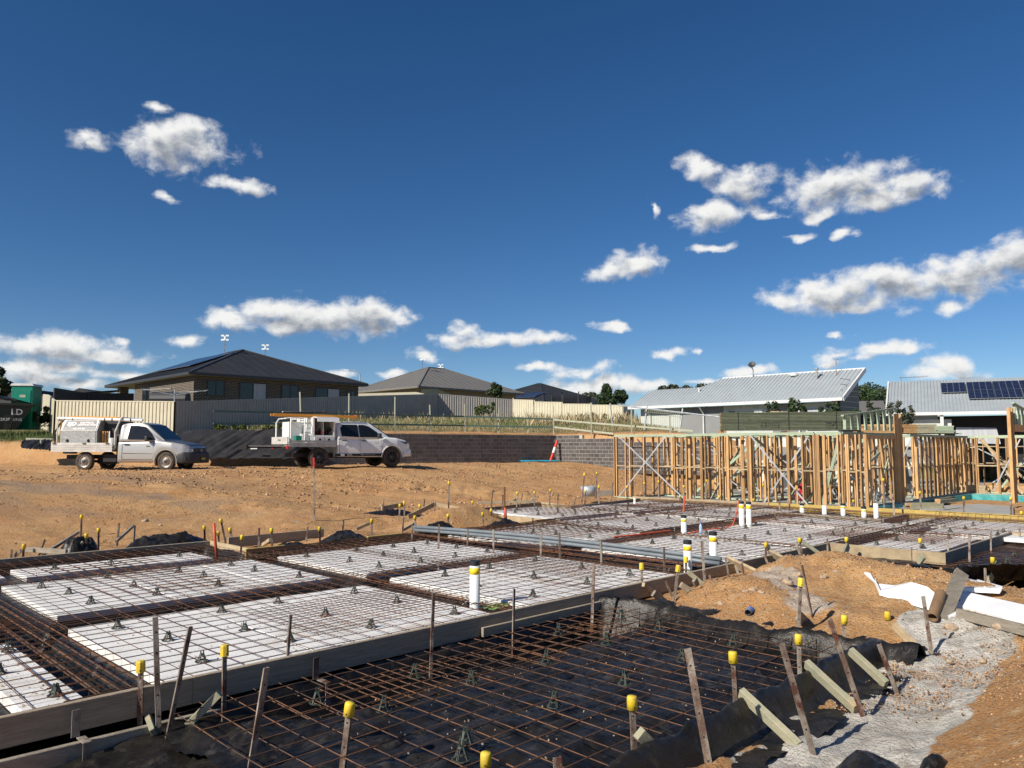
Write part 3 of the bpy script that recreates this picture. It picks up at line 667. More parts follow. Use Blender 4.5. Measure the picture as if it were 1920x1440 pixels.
# ---------------------------------------------------------------- foreground pit membrane
pu, pv = np.meshgrid(np.arange(2.0, 7.75, .022), np.arange(2.15, 5.66, .022))
cr = crumple(pu * 1.6, pv * 2.4, 6, .6); cr2 = crumple(pu * 3 + 9, pv * 9, 4, .62)
q = -.25 + .10 * (cr - .5) + .085 * (cr2 - .5)
q = q - .26 * sstep(4.85, 5.15, pv + .1 * (fbm(pu * 2, pv * 0, 3) - .5)) * sstep(5.62, 5.5, pv) + .05 * sstep(5.55, 5.64, pv)
q = q - .12 * np.exp(-((pv - 3.0) / .22) ** 2)
fold = crumple(pu * 3.4 + .8 * pv, pv * 1.3, 5, .6) * 1.6 - .4
lip = np.exp(-((pv - 2.66 - .03 * (fold - .4)) / .09) ** 2)
lipu = sstep(2.9, 3.5, pu)
q = q * (1 - lip * lipu) + (-.05 + .055 * fold) * lip * lipu
out = sstep(2.62, 2.36, pv); q = q * (1 - out) + (-.26 + .09 * fold) * out
fold2 = crumple(pu * 1.6, pv * 3.6, 5, .6) * 1.6 - .4
lip2 = np.exp(-((pu - 7.15 - .1 * np.sin(pv * 3) - .06 * fold2) / .11) ** 2); q = q * (1 - lip2) + (-.11 + .12 * fold2) * lip2
out2 = sstep(7.25, 7.6, pu); q = q * (1 - out2) + (-.19 + .10 * fold2) * out2
lip3 = sstep(3.0, 2.4, pu + .25 * (fbm(pv * 1.5, pv * 0, 3) - .5)); q = q * (1 - lip3) + (-.36 + .20 * crumple(pu * 2.0, pv * 2.2, 6, .6)) * lip3
edge = np.minimum(np.minimum(pu - 2.0 + .2 * (fbm(pv * 3, pu, 3) - .5), 7.72 - pu + .3 * (fbm(pv * 3 + 9, pu, 3) - .5)), pv - 2.2 + .22 * (fbm(pu * 2.4, pv, 4) - .5))
pm = grid_mesh('moisture_barrier', (pu - pv) * SQ, (pu + pv) * SQ, q, M_black, keep=(edge > .06) & (pv < 5.63), smooth=False)
tag(pm, 'crumpled shiny black plastic lining the foreground pit and folded over its edge', 'plastic sheet')
bu, bv_ = np.meshgrid(np.arange(10.5, 18.2, .045), np.arange(.6, 5.63, .045))
dq2 = sdist(bu, bv_, POLY_PIT2)
q2 = -.26 + .10 * crumple(bu * 1.5, bv_ * 2.5, 5) + .28 * sstep(-.25, .0, dq2) * (bv_ < 3.6) + .04 * ridged(bu * 5, bv_ * 1, 3)
pm = grid_mesh('moisture_barrier', (bu - bv_) * SQ, (bu + bv_) * SQ, q2, M_black, keep=(dq2 < .22 * fbm(bu * 2, bv_ * 2, 3) * (bv_ < 3.6)) & ~((bu > 13.38) & (bv_ > 3.84)) & (bv_ < 5.63))
tag(pm, 'black plastic lining the pit behind the spoil heap at the right', 'plastic sheet')
def heap(x, y, z, ru, rv, h, label, rot=0.0, seed=0, name='plastic_heap'):
    c_ = P(x, y, z); n = 72
    a, b = np.meshgrid(np.linspace(-1, 1, n), np.linspace(-1, 1, n)); rr = np.hypot(a, b)
    X = a * ru; Y = b * rv; sa, ca = math.sin(rot), math.cos(rot)
    fl = crumple((X + seed * 3.7) * 2.4, (Y + seed) * 2.4, 5)
    Z = h * np.clip(1 - rr ** 1.7, 0, 1) * (.35 + 1.2 * fl) + (.05 + .22 * min(.3, h)) * (crumple(X * 5 + seed, Y * 5 - seed, 5, .62) - .25) * 1.3 * sstep(1.15, .5, rr)
    wx, wy = c_.x + X * ca - Y * sa, c_.y + X * sa + Y * ca
    base = gheight(wx, wy, False); base = np.maximum(base, min(-.2, z)); base = np.minimum(base, z + .3)
    o = grid_mesh(name, wx, wy, base + Z - .01, M_black, keep=(rr + .25 * (fbm(X * 4 + seed, Y * 4, 3) - .5)) < 1.0, smooth=False)
    return tag(o, label, 'plastic sheet', 'black plastic bunched along the far formwork')
heap(312, 1012, 0, .55, .9, .30, 'long bunch of black plastic behind the far left board', rot=-.6, seed=1)
heap(150, 1020, 0, .34, .40, .34, 'black plastic pulled up behind the timber brace at far left', seed=2)
heap(232, 1024, 0, .3, .3, .12, 'low black plastic between two braces at far left', seed=12)
heap(552, 1018, 0, .60, .55, .22, 'black plastic heap left of the yellow capped stake behind the slab', rot=.4, seed=3)
heap(650, 1006, 0, .6, .5, .24, 'black plastic heap right of the thin red pole', rot=.5, seed=4)
heap(705, 1004, 0, .4, .3, .10, 'small black plastic fold beside the yellow board', seed=5)
heap(825, 990, 0, .55, .45, .28, 'black plastic heap at the left end of the grey conduits', rot=.5, seed=6)
heap(880, 986, 0, .7, .3, .12, 'low black plastic fold beyond the conduits', rot=.7, seed=7)
heap(950, 978, 0, .75, .4, .24, 'black plastic heap around the orange pipe stub', rot=.7, seed=8)
heap(1000, 980, 0, .5, .3, .12, 'small black plastic heap beside the pale board', rot=.7, seed=9)
heap(740, 948, .1, .9, .4, .14, 'flat black plastic under the timber pegs at the far edge', rot=.5, seed=10)
# foreground left heap
for (x, y, z, ru, rv, h, s_, lb) in [(345, 1398, -.34, .85, .42, .06, 21, 'dusty black plastic heap around the crossed stakes in the lower left'), (150, 1372, -.32, .6, .22, .06, 22, 'black plastic tucked under the near formwork board'), (500, 1400, -.32, .5, .45, .12, 23, 'crumpled black plastic heap at the near corner of the pit'), (1620, 1450, -.22, .30, .16, .07, 24, 'scrap of black plastic at the bottom edge'), (1750, 1442, -.16, .14, .07, .05, 25, 'small black plastic scrap in the cement at the bottom edge'), (700, 1455, -.3, .5, .35, .05, 26, 'black plastic fold at the bottom edge behind the near stake')]:
    o = heap(x, y, z, ru, rv, h, lb, rot=.75, seed=s_); del o['group']

def crumbs(name, n, fn, smin, smax, mat, label):
    mb = MB()
    for _ in range(n):
        u, v, z = fn(); s_ = random.uniform(smin, smax); c_ = UV(u, v, z + s_ * .4); R_ = Euler((random.random() * 3, random.random() * 3, 0)).to_matrix(); mb.box(c_, (s_ * random.uniform(.6, 1.6), s_, s_ * .7), R_)
    tag(centred(mb, name, mat, tuple(UV(5, 5, 0))), label, 'debris', kind='stuff')
def _pitpt():
    u, v = random.uniform(2.8, 7), random.uniform(2.9, 5.0); return u, v, -.215
def _foampt():
    f_ = random.choice(FOAM[1:9]); return random.uniform(f_[0], f_[1]), random.uniform(f_[2], f_[3]), FT
crumbs('foam_crumbs', 150, _pitpt, .003, .010, M_rock, 'white foam and clay crumbs scattered on the black pit plastic')
crumbs('clay_crumbs', 900, _foampt, .003, .012, M_rock, 'tan clay crumbs trodden onto the white foam')
def Pg(x, y, off=0.0):
    z = 0.0
    for _ in range(14):
        p = P(x, y, z); z = .55 * z + .45 * (gz(p.x, p.y) + off)
    return P(x, y, z)
# ---------------------------------------------------------------- formwork boards
def board(a, b, label, w=.045, h=.19, mat=None, name='formwork_board', top=0.0, group=None, cat='board', rot=0):
    a = Vector(a); b = Vector(b); c_ = (a + b) / 2; L = (b - a).length
    me_b = MB(); me_b.box((0, 0, -h / 2), (L, w, h))
    o = me_b.build(name, mat or M_form); o.location = (c_.x, c_.y, c_.z + top); d = b - a
    o.rotation_euler = (rot, -math.asin(d.z / L), math.atan2(d.y, d.x))
    bv = o.modifiers.new('bevel', 'BEVEL'); bv.width = .004; bv.segments = 1
    return tag(o, label, cat, group)
GB = 'formwork boards round the slab'
for (u0, u1, lb) in [(-3.2, 2.4, 'grey formwork board nearest the lower left corner'), (2.402, 7.3, 'grey near formwork board crossing behind the two crossed stakes'), (7.303, 10.2, 'grey near formwork board in the middle with a stake against it'), (10.203, 13.4, 'grey near formwork board behind the leaning timber braces')]:
    board(UV(u0, 5.663), UV(u1, 5.663), lb, group=GB)
board(UV(5.2, 5.61), UV(7.1, 5.612), 'thinner packer board nailed under the near formwork board', h=.09, top=-.1, w=.035)
board(UV(-.3, 5.56), UV(2.6, 5.58, -.02), 'brown lower formwork board under the near board at lower left', h=.17, top=-.22, mat=M_woodgrey)
board(UV(10.3, 5.55), UV(13.2, 5.55), 'lower grey board behind the spoil heap', h=.14, top=-.16, mat=M_woodgrey)
board(UV(13.423, 5.69), UV(13.423, 3.835), 'pale formwork board turning the corner behind the spoil heap', mat=M_woodpale, group=GB)
board(UV(13.45, 3.86), UV(17.6, 3.86), 'grey formwork board with stakes at the right edge', mat=M_woodgrey, group=GB)
board(UV(17.6, 3.9), UV(17.6, 1.8), 'short pale board end at the right edge of the picture', mat=M_woodpale, group=GB)
board(UV(-4, 13.50), UV(5.95, 13.50), 'long dark formwork board along the far left', group=GB)
board(UV(5.975, 13.5), UV(5.975, 12.05), 'pale return board beside the orange conduit stub', mat=M_woodpale, group=GB)
board(UV(6.3, 13.52, .03), UV(8.3, 13.6, .03), 'dark board behind the return board', mat=M_form, group=GB)
board(UV(5.9, 12.02), UV(6.6, 12.04), 'short yellow board end left of the black plastic', mat=M_woodyellow, group=GB)
board(UV(8.3, 12.08), UV(9.35, 12.1), 'short yellow board left of the grey conduits', mat=M_woodyellow, group=GB)
board(P(815, 962, 0), P(1012, 941, 0), 'dark far formwork board left of the pale return', mat=M_form, group=GB, h=.24)
board(P(1012, 940.5, 0), P(1071, 948, 0), 'pale return board between two dark far boards', mat=M_woodpale, group=GB, h=.24)
board(P(1071, 948.5, 0), P(1200, 934, 0), 'dark far formwork board at the foot of the timber frame', mat=M_woodgrey, group=GB, h=.2)
board(P(872, 959, -.02), P(1052, 976, -.05), 'long pale board lying between the black plastic heaps', mat=M_woodpale, group=GB, h=.16)
board(UV(20.67, 15.1, .05), UV(20.67, 10.4, .08), 'pale yellow far formwork board before the timber frame', mat=M_woodpale, group=GB, h=.24)
board(UV(20.68, 10.39, .08), UV(20.68, 6.0, .10), 'bright yellow far formwork board behind the short white pipes', mat=M_woodyellow, group=GB, h=.24)
board(UV(20.69, 5.99, .10), UV(20.69, .3, .10), 'long yellow far formwork board at the right', mat=M_woodyellow, group=GB, h=.26)
board(UV(18.85, 10.2), UV(18.6, 6.62), 'green-grey inner board in front of the short white pipes', mat=M_woodgrey, group=GB, h=.15)
board(UV(18.62, 6.6), UV(20.6, 6.72), 'grey inner return board right of the short white pipes', mat=M_woodgrey, group=GB, h=.14)
board(UV(18.87, 10.22), UV(20.6, 10.3), 'grey inner return board left of the short white pipes', mat=M_woodgrey, group=GB, h=.16)
board(P(715, 949, .05), P(756, 942, .1), 'short pale plank on pegs beyond the slab', mat=M_woodpale, h=.12)
board(P(765, 965, .1), P(816, 940, .35), 'tilted pale plank resting on a peg beyond the slab', mat=M_woodpale, h=.11)
board(P(818, 942, .2), P(865, 951, .15), 'low pale plank beyond the slab', mat=M_woodpale, h=.10)
board(P(482, 962, .12), P(578, 982, .0), 'loose grey plank lying on the clay behind the slab', mat=M_woodgrey, h=.03, w=.09)
board(P(895, 940, .2), P(1000, 938, .2), 'thin pale plank beyond the far dark board', mat=M_woodpale, h=.07)
board(P(1096, 922, .1), P(1150, 919, .15), 'grey board beside the bucket at the frame corner', mat=M_woodgrey, h=.18)
board(P(48, 1030, .0), P(125, 1035, .0), 'grey plank behind the far left board', mat=M_woodgrey, h=.08, top=.04)

# ---------------------------------------------------------------- stakes
def stake_parts(root, L, w, cap, holes=True, t=.012):
    mb = MB(); mb.box((0, 0, L / 2 - .05), (w, t, L + .1)); mb.box((w / 2 - .004, t / 2 + .006, L / 2 - .05), (.008, .014, L + .1))
    mb.build('peg', M_stake, root, bevel=.0015)
    if holes:
        hb = MB(); n = int(L / .14)
        for k in range(n):
            for sy in (-1, 1): hb.lathe([(.006, 0), (0, 0)], n=8) if False else hb.box((0, sy * (t / 2 + .0006), L - .1 - k * .14), (.010, .0012, .010))
        if n > 0: hb.build('peg_hole', M_hole, root)
    if cap:
        cb = MB(); r = .030 * (w / .036) ** .5; s_ = 8 if cap == 2 else 18
        cb.lathe([(r * .98, -.062), (r * 1.06, -.062), (r * 1.02, -.0), (r * .99, .008), (r * .88, .016), (0, .018)], (0, 0, L), n=s_)
        c_ = cb.build('safety_cap', M_cap, root, smooth=(cap == 1))
        if holes:
            h2 = MB(); h2.box((0, -r * 1.03, L - .045), (.008, .004, .008)); h2.box((-.0, r * 1.03, L - .045), (.008, .004, .008)); h2.build('cap_hole', M_hole, c_)
def stake(xt, yt, xb, yb, z, label, cap=0, w=.034, dy=0.0, group=None, holes=True, name='form_stake', depth=None, yaw=None):
    foot = P(xb, yb, z) if depth is None else PD(xb, yb, depth)
    top = PD(xt, yt, foot.y + dy)
    d = top - foot; L = d.length
    root = empty(name, foot, label=label, cat='stake', group=group)
    q = d.to_track_quat('Z', 'Y'); az = math.atan2(foot.x, foot.y)
    root.rotation_mode = 'QUATERNION'
    root.rotation_quaternion = q @ Euler((0, 0, 0)).to_quaternion()
    # turn the flat side to the viewer more or less
    loc = q.to_matrix() @ Vector((1, 0, 0))
    cur = math.atan2(loc.y, loc.x); tgt = -az + (yaw if yaw is not None else random.uniform(-.5, .5))
    root.rotation_quaternion = q @ Euler((0, 0, tgt - cur)).to_quaternion()
    stake_parts(root, L, w, cap, holes)
    return root
def brace(xa, ya, za, xb, yb, zb, label, w=.045, h=.09, mat=None, da=None, name='timber_brace', roll=0):
    a = P(xa, ya, za) if da is None else PD(xa, ya, da); b = P(xb, yb, zb)
    c_ = (a + b) / 2; L = (b - a).length
    mb = MB(); mb.box((0, 0, 0), (L, w, h))
    o = mb.build(name, mat or M_woodgreen); d = b - a
    o.location = c_; o.rotation_mode = 'QUATERNION'; o.rotation_quaternion = d.to_track_quat('X', 'Z') @ Euler((roll, 0, 0)).to_quaternion()
    bv = o.modifiers.new('bevel', 'BEVEL'); bv.width = .003; bv.segments = 1
    return tag(o, label, 'timber')
# foreground (pixel of top and foot, height of the foot)
stake(264, 1243, 262, 1362, -.25, 'rusty stake with yellow cap, leftmost in the foreground', 2)
stake(291, 1157, 298, 1384, -.32, 'tall bare rusty stake standing upright behind the pale offcut, lower left', w=.036, yaw=.2)
stake(357, 1175, 312, 1393, -.32, 'tall dark stake leaning right, crossing in front of the near board', w=.036, yaw=.7)
stake(421, 1213, 420, 1342, -.25, 'rusty stake with a tilted yellow cap at the top of the pale brace', 2, yaw=.5)
stake(545, 1153, 534, 1300, -.30, 'dark bare stake against the near board', yaw=1.0)
stake(500, 1252, 468, 1450, -.30, 'broad leaning rusty stake without cap in front of the pit corner', w=.042, yaw=.6)
stake(656, 1322, 640, 1450, -.25, 'rusty stake with round yellow cap at the bottom edge', 1, w=.036)
stake(813, 1112, 808, 1250, -.32, 'thin bare stake rising from the pit in front of the near board', w=.03)
stake(964, 1104, 962, 1212, -.28, 'short dark stake at the board joint right of the white pipe', yaw=1.0)
stake(1113, 1056, 1110, 1170, -.28, 'bare stake at the right part of the near board', w=.032)
stake(1185, 1310, 1190, 1434, -.24, 'rusty stake with yellow cap in the middle of the bottom edge', 1, w=.038)
stake(1289, 1216, 1332, 1450, -.28, 'long leaning bare stake with rusty top in the foreground', w=.044, yaw=.1)
stake(1374, 1226, 1381, 1342, -.24, 'rusty stake with tilted yellow cap at the pit edge, second from the left', 1, w=.038)
stake(911, 1416, 911, 1460, -.2, 'stake end with worn yellow cap at the bottom edge', 1, w=.038)
stake(1045, 1420, 1047, 1470, -.2, 'rusty stake top poking up at the bottom edge', w=.05)
stake(1466, 1208, 1524, 1412, -.2, 'long weathered stake leaning over the cement spill', w=.038, yaw=.1)
stake(1497, 1193, 1500, 1273, -.2, 'rusty stake with yellow cap at the pit edge beside the long leaning stake', 1, w=.034)
stake(1556, 1162, 1615, 1334, -.2, 'long rusty stake leaning beside the pale brace at the pit edge', w=.036, yaw=.1)
stake(1583, 1157, 1583, 1218, -.2, 'dark stake with yellow cap at the back corner of the pit', 1, w=.03)
stake(1648, 1208, 1678, 1290, -.2, 'short bare stake leaning right of the two pale braces', w=.034)
stake(1664, 1150, 1664, 1180, -.12, 'yellow capped stake at the end of the orange pine brace', 1, w=.032)
stake(1731, 1118, 1748, 1234, -.2, 'weathered bare stake standing in the cement spill', w=.032)
stake(1502, 1087, 1497, 1180, -.12, 'pale stake with yellow cap on the spoil heap', 2, w=.032)
stake(1504, 1060, 1523, 1156, -.08, 'thin dark bare stake beside the capped stake on the spoil heap', w=.026, yaw=1.2)
G2 = 'stakes along the near board by the conduits'
stake(1203, 1058, 1204, 1118, -.2, 'stake with yellow cap left of the two braces under the conduit end', 2, w=.032)
stake(1272, 1062, 1263, 1135, -.2, 'stake with tilted yellow cap before the white pipe', 2, w=.034)
stake(1286, 1046, 1287, 1096, -.18, 'short stake with yellow cap in front of the white pipe', 2, w=.034)
stake(1316, 1014, 1323, 1118, -.25, 'tall bare rusty stake between the two tall white pipes', w=.034)
stake(1248, 1090, 1262, 1122, -.2, 'short red-brown stub stake under the near board', w=.03)
stake(1360, 1045, 1372, 1110, -.25, 'short stake at the end of the conduits', w=.026)
stake(1345, 1085, 1352, 1118, -.25, 'short grey stub stake below the conduit end', w=.028)
stake(1436, 1019, 1436, 1040, -.0, 'yellow capped stake above the pale brace at the slab edge', 1, w=.03)
stake(1433, 1040, 1452, 1088, -.15, 'dark stake leaning under the pale brace', w=.03)
stake(1499, 1010, 1505, 1050, -.1, 'pair stake with tilted yellow cap left of the slab corner', 1, w=.03)
stake(1492, 1016, 1508, 1062, -.05, 'grey bare stake next to the tilted capped stake', w=.034)
stake(1551, 1010, 1552, 1050, -.2, 'thin bare stake at the slab corner', w=.026)
stake(1582, 990, 1583, 1010, -.1, 'thin bare stake behind the slab corner cap', w=.02)
stake(1587, 1009, 1588, 1050, -.2, 'dark stake with yellow cap at the slab corner brace', 1, w=.034)
stake(1725, 1011, 1728, 1045, -.2, 'stake with yellow cap on the pale corner board', 1, w=.034)
stake(1709, 1026, 1711, 1055, -.2, 'bare stake in front of the pale corner board', w=.026)
stake(1776, 1012, 1779, 1052, -.2, 'bare stake at the corner of the right-hand board', w=.028)
stake(1817, 1003, 1818, 1058, -.2, 'bare stake halfway along the right-hand board', w=.032)
stake(1858, 998, 1858, 1040, -.2, 'bare stake toward the far end of the right-hand board', w=.026)
stake(1880, 996, 1880, 1014, -.2, 'short dark stake at the far end of the right-hand board', w=.026)
stake(1911, 987, 1912, 1022, -.2, 'bare stake at the right edge of the picture', w=.026)
stake(1861, 1047, 1863, 1080, -.1, 'stake with yellow cap at the green offcut on the right', 1, w=.032)
stake(1847, 1065, 1848, 1098, -.1, 'bare stake left of the green offcut on the right', w=.028)
stake(1848, 1100, 1838, 1155, -.1, 'cream stake with printed letters standing in the foam scraps', w=.034, holes=False).children[0].data.materials[0] = M_cream
stake(1884, 1125, 1885, 1160, -.1, 'weathered stake stub in the white foam scrap', w=.034)
# mid stakes left and middle
for (xt, yt, xb, yb, z, cap, lb) in [(153, 967, 152, 1000, .0, 1, 'yellow capped stake at the top of the long brace, far left'), (185, 992, 184, 1031, -.1, 1, 'yellow capped stake behind the far left board'), (162, 1002, 163, 1032, -.1, 1, 'yellow capped stake over the black plastic at far left'),
    (45, 1022, 43, 1045, -.1, 1, 'yellow capped stake at the left edge'), (84, 1012, 74, 1040, -.1, 0, 'leaning rusty stake at the left edge'), (22, 1030, 21, 1045, -.1, 0, 'rusty stub at the left edge'), (223, 981, 220, 1013, .0, 0, 'bare stake left of the black bunch'), (253, 985, 251, 1017, .0, 0, 'bare stake at the top of the small brace'),
    (383, 987, 384, 1012, .0, 1, 'yellow capped stake right of the black bunch'), (414, 974, 421, 1008, .0, 1, 'tall yellow capped stake behind the return board'), (431, 991, 434, 1008, .0, 1, 'short yellow capped stake behind the return board'), (409, 998, 410, 1010, .0, 1, 'yellow cap just behind the orange stub'),
    (454, 1005, 452, 1032, -.05, 1, 'yellow capped stake at the return board end'), (486, 990, 485, 1022, -.05, 0, 'pair of bare stakes left of the black heap'), (509, 992, 510, 1018, .0, 1, 'worn yellow cap left of the black heap'), (578, 987, 575, 1005, .0, 0, 'thin bare stake above the black heap'),
    (599, 989, 600, 1016, .0, 1, 'yellow capped stake between two black heaps'), (697, 974, 697, 1002, .0, 1, 'yellow capped stake at the yellow board'), (644, 975, 643, 989, .1, 0, 'rusty stub by the grey soil'), (757, 970, 755, 994, .0, 0, 'bare stake by the conduits left end'), (778, 968, 779, 992, .0, 1, 'yellow capped stake above the conduit end'),
    (720, 935, 718, 950, .25, 0, 'thin stake at the left plank'), (758, 941, 758, 958, .2, 1, 'yellow cap right of the short plank'), (750, 946, 749, 962, .15, 1, 'yellow cap left of the short plank pair'), (787, 947, 787, 958, .1, 1, 'yellow cap on the tilted plank'), (796, 936, 795, 950, .2, 0, 'dark stub behind the tilted plank'),
    (816, 938, 815, 954, .2, 0, 'dark peg at the top of the tilted plank'), (842, 904, 841, 952, .2, 1, 'tall thin rod with yellow cap beyond the slab'), (886, 940, 886, 960, .0, 1, 'blue-topped peg with yellow cap'), (840, 965, 841, 988, .0, 1, 'yellow cap at the brown mound'), (905, 962, 906, 978, .0, 1, 'yellow cap before the brown mound'), (921, 955, 922, 972, .0, 1, 'pale yellow cap on the pale board'),
    (924, 920, 921, 948, .1, 0, 'tall bare rod behind the dark board'), (943, 928, 942, 948, .1, 0, 'bare peg behind the dark board'), (970, 923, 969, 944, .1, 1, 'yellow cap behind the dark board, left one'), (980, 926, 976, 943, .1, 0, 'leaning peg behind the dark board'), (1002, 922, 1002, 942, .1, 1, 'yellow cap behind the dark board, middle one'), (1032, 918, 1031, 940, .1, 1, 'yellow cap behind the pale return'),
    (1046, 925, 1046, 942, .1, 0, 'stub behind the pale return'), (1080, 932, 1077, 944, .1, 0, 'leaning stub behind the far dark board'), (1096, 888, 1091, 942, .1, 1, 'tall dark rod with yellow top left of the frame'), (1119, 886, 1118, 930, .1, 1, 'second tall dark rod with yellow top left of the frame'), (1123, 911, 1123, 938, .1, 1, 'yellow cap on a pale stake left of the frame'), (1098, 919, 1097, 942, .1, 1, 'yellow cap beside the bucket'),
    (1149, 905, 1147, 938, .0, 0, 'dark stake at the corner of the frame')]:
    stake(xt, yt, xb, yb, z, lb, cap, w=.034 if cap else .03, holes=False)
for (xt, yt, xb, yb, z, cap, lb) in [(925, 993, 925, 1043, -.1, 0, 'stake crossed by the grey conduits, third from the left'), (823, 983, 822, 1035, -.1, 0, 'stake crossed by the grey conduits, second from the left'), (773, 984, 772, 1018, -.1, 0, 'stake crossed by the grey conduits, leftmost'), (877, 992, 876, 1030, -.1, 0, 'thin peg crossed by the grey conduits'), (1014, 998, 1014, 1050, -.1, 0, 'stake behind the conduits, left of the joint'), (1049, 998, 1050, 1052, -.1, 0, 'stake behind the conduits, near the joint'), (1126, 1012, 1128, 1066, -.1, 0, 'stake behind the conduits at the dark trench'), (1245, 1025, 1246, 1072, -.1, 0, 'stake near the right end of the conduits')]:
    stake(xt, yt, xb, yb, z, lb, cap, w=.03, holes=False)
for (xt, yt, xb, yb, z, cap, lb) in [(1656, 898, 1658, 956, -.1, 1, 'tall rusty stake with yellow cap before the teal membrane'), (1725, 922, 1727, 962, -.05, 1, 'dark stake with yellow cap left of the stacked timber'), (1807, 932, 1808, 968, -.05, 1, 'dark stake with yellow cap right of the stacked timber'), (1895, 933, 1896, 970, -.05, 1, 'yellow capped stake at the far right'), (1915, 960, 1915, 972, -.05, 1, 'low yellow cap at the right edge'), (1639, 928, 1640, 975, -.1, 0, 'bare stake right of the tall short pipe'), (1674, 926, 1677, 972, -.1, 0, 'tall thin bare stake before the teal membrane'), (1575, 925, 1575, 962, -.1, 0, 'bare stake among the short pipes'), (1600, 938, 1601, 952, -.0, 1, 'worn cap peg among the short pipes'), (1461, 932, 1462, 958, -.05, 0, 'bare stake at the inner board corner'), (1480, 940, 1480, 958, -.05, 0, 'dark peg left of the short pipes'), (1492, 915, 1492, 945, -.05, 1, 'yellow cap in front of the frame studs'), (1553, 912, 1553, 935, -.05, 1, 'yellow cap on a broad peg before the frame'), (1325, 900, 1325, 938, -.1, 1, 'yellow cap under the left part of the frame'), (1282, 911, 1282, 940, -.1, 1, 'yellow cap at the second frame bay'), (1349, 930, 1349, 942, -.05, 1, 'low yellow cap right of the frame bay'), (1208, 905, 1208, 934, -.1, 1, 'yellow cap in the first frame bay'), (1176, 912, 1176, 938, -.1, 1, 'yellow cap at the frame corner brace'), (1235, 902, 1235, 930, -.1, 1, 'yellow cap behind the frame brace'), (1413, 936, 1413, 948, -.05, 1, 'low yellow cap right of the joined pipes'), (1431, 908, 1431, 938, -.05, 1, 'yellow cap right of the tall stud cluster'), (1275, 930, 1275, 942, -.05, 1, 'low yellow cap by the pale board')]:
    stake(xt, yt, xb, yb, z, lb, cap, w=.042, holes=False)
# printed letters down the cream stake
# ---------------------------------------------------------------- braces and offcuts
brace(270, 1318, -.16, 292, 1380, -.30, 'broad pale green timber offcut standing against the lower left stakes', w=.035, h=.14, roll=.5)
brace(412, 1300, -.05, 326, 1386, -.34, 'pale green timber brace leaning from the capped stake down to the left', w=.05, h=.05)
brace(1198, 1374, .02, 1275, 1452, -.30, 'pale timber brace running out of the bottom edge', w=.045, h=.07, roll=.3)
brace(1389, 1298, .0, 1498, 1400, -.22, 'pale green timber brace lying to the foot of the long leaning stake', w=.045, h=.075, roll=.3)
brace(1512, 1244, -.0, 1605, 1330, -.21, 'yellow-green timber brace at the right edge of the pit', w=.045, h=.075, roll=.3)
brace(1594, 1220, -.02, 1662, 1283, -.21, 'mottled green timber brace right of the yellow-green one', w=.045, h=.07, roll=.3)
brace(1676, 1172, -.0, 1731, 1226, -.2, 'orange pine brace in front of the cement spill', w=.045, h=.07, mat=M_woodpale, roll=.3)
brace(1368, 1052, .0, 1446, 1090, -.08, 'wide weathered plank leaning on the near board', w=.04, h=.17, mat=M_woodpale, roll=.55)
brace(1443, 1036, .02, 1492, 1062, -.05, 'weathered plank propped on the slab edge', w=.04, h=.13, mat=M_woodpale, roll=.5)
brace(1505, 1016, .05, 1562, 1055, -.05, 'thin green timber brace leaning to the slab corner', w=.04, h=.045)
brace(1590, 1022, .03, 1578, 1052, -.12, 'short green offcut at the slab corner cap', w=.04, h=.11, roll=.2)
brace(1732, 1042, -.02, 1722, 1056, -.15, 'green offcut beside the right capped stake', w=.04, h=.1, roll=.2)
brace(1868, 1058, .0, 1853, 1090, -.1, 'green offcut leaning at the right-hand pit', w=.04, h=.1, roll=.2)
brace(1206, 1096, -.0, 1243, 1120, -.22, 'short pine brace left of the stub stake', w=.04, h=.05, mat=M_woodpale)
brace(1276, 1096, .0, 1322, 1126, -.2, 'dark timber brace under the near board', w=.045, h=.07, mat=M_form)
brace(1290, 1072, .06, 1341, 1115, -.22, 'pale green timber brace below the tall bare stake', w=.045, h=.06)
brace(147, 998, .18, 80, 1040, -.1, 'long grey timber brace propped at far left', w=.04, h=.05, mat=M_woodgrey, da=14.0)
brace(156, 1016, .05, 136, 1035, -.1, 'short grey timber brace over black plastic at far left', w=.04, h=.04, mat=M_woodgrey)
brace(250, 986, .15, 218, 1015, -.0, 'short grey brace left of the black bunch', w=.04, h=.05, mat=M_woodgrey, da=14.5)
brace(39, 1032, .0, 26, 1044, -.1, 'short grey brace at the left edge', w=.04, h=.05, mat=M_woodgrey)
brace(506, 1012, .02, 492, 1022, -.1, 'short pine offcut left of the black heap', w=.04, h=.06, mat=M_woodpale)
brace(693, 981, .1, 668, 992, -.0, 'pale brace at the yellow board stake', w=.04, h=.06, mat=M_woodpale)
brace(776, 982, .06, 755, 994, -.02, 'grey-green brace at the conduit end', w=.04, h=.06)
brace(968, 936, .15, 955, 944, .05, 'short brace behind the dark board, left', w=.04, h=.08, mat=M_woodpale)
brace(1000, 936, .15, 990, 943, .05, 'short brace behind the dark board, right', w=.04, h=.08, mat=M_woodpale)
brace(1497, 1155, -.0, 1516, 1172, -.2, 'dark board offcut half buried behind the capped stake', w=.035, h=.1, mat=M_woodgrey, roll=.4)
for q_ in [(1302, 1086, .0, 1312, 1112, -.2, 'grey offcut beside the white pipe foot'), (1380, 1064, -.02, 1392, 1098, -.2, 'dark peg board under the wide plank'), (1462, 1052, .0, 1450, 1076, -.12, 'short grey offcut between the two planks'), (1340, 1092, -.05, 1362, 1124, -.2, 'small grey prop left of the spoil heap foot'), (1225, 1112, -.08, 1248, 1130, -.22, 'low grey offcut behind the pit corner')]:
    brace(*q_, w=.035, h=.08, mat=M_woodgrey, roll=.3)
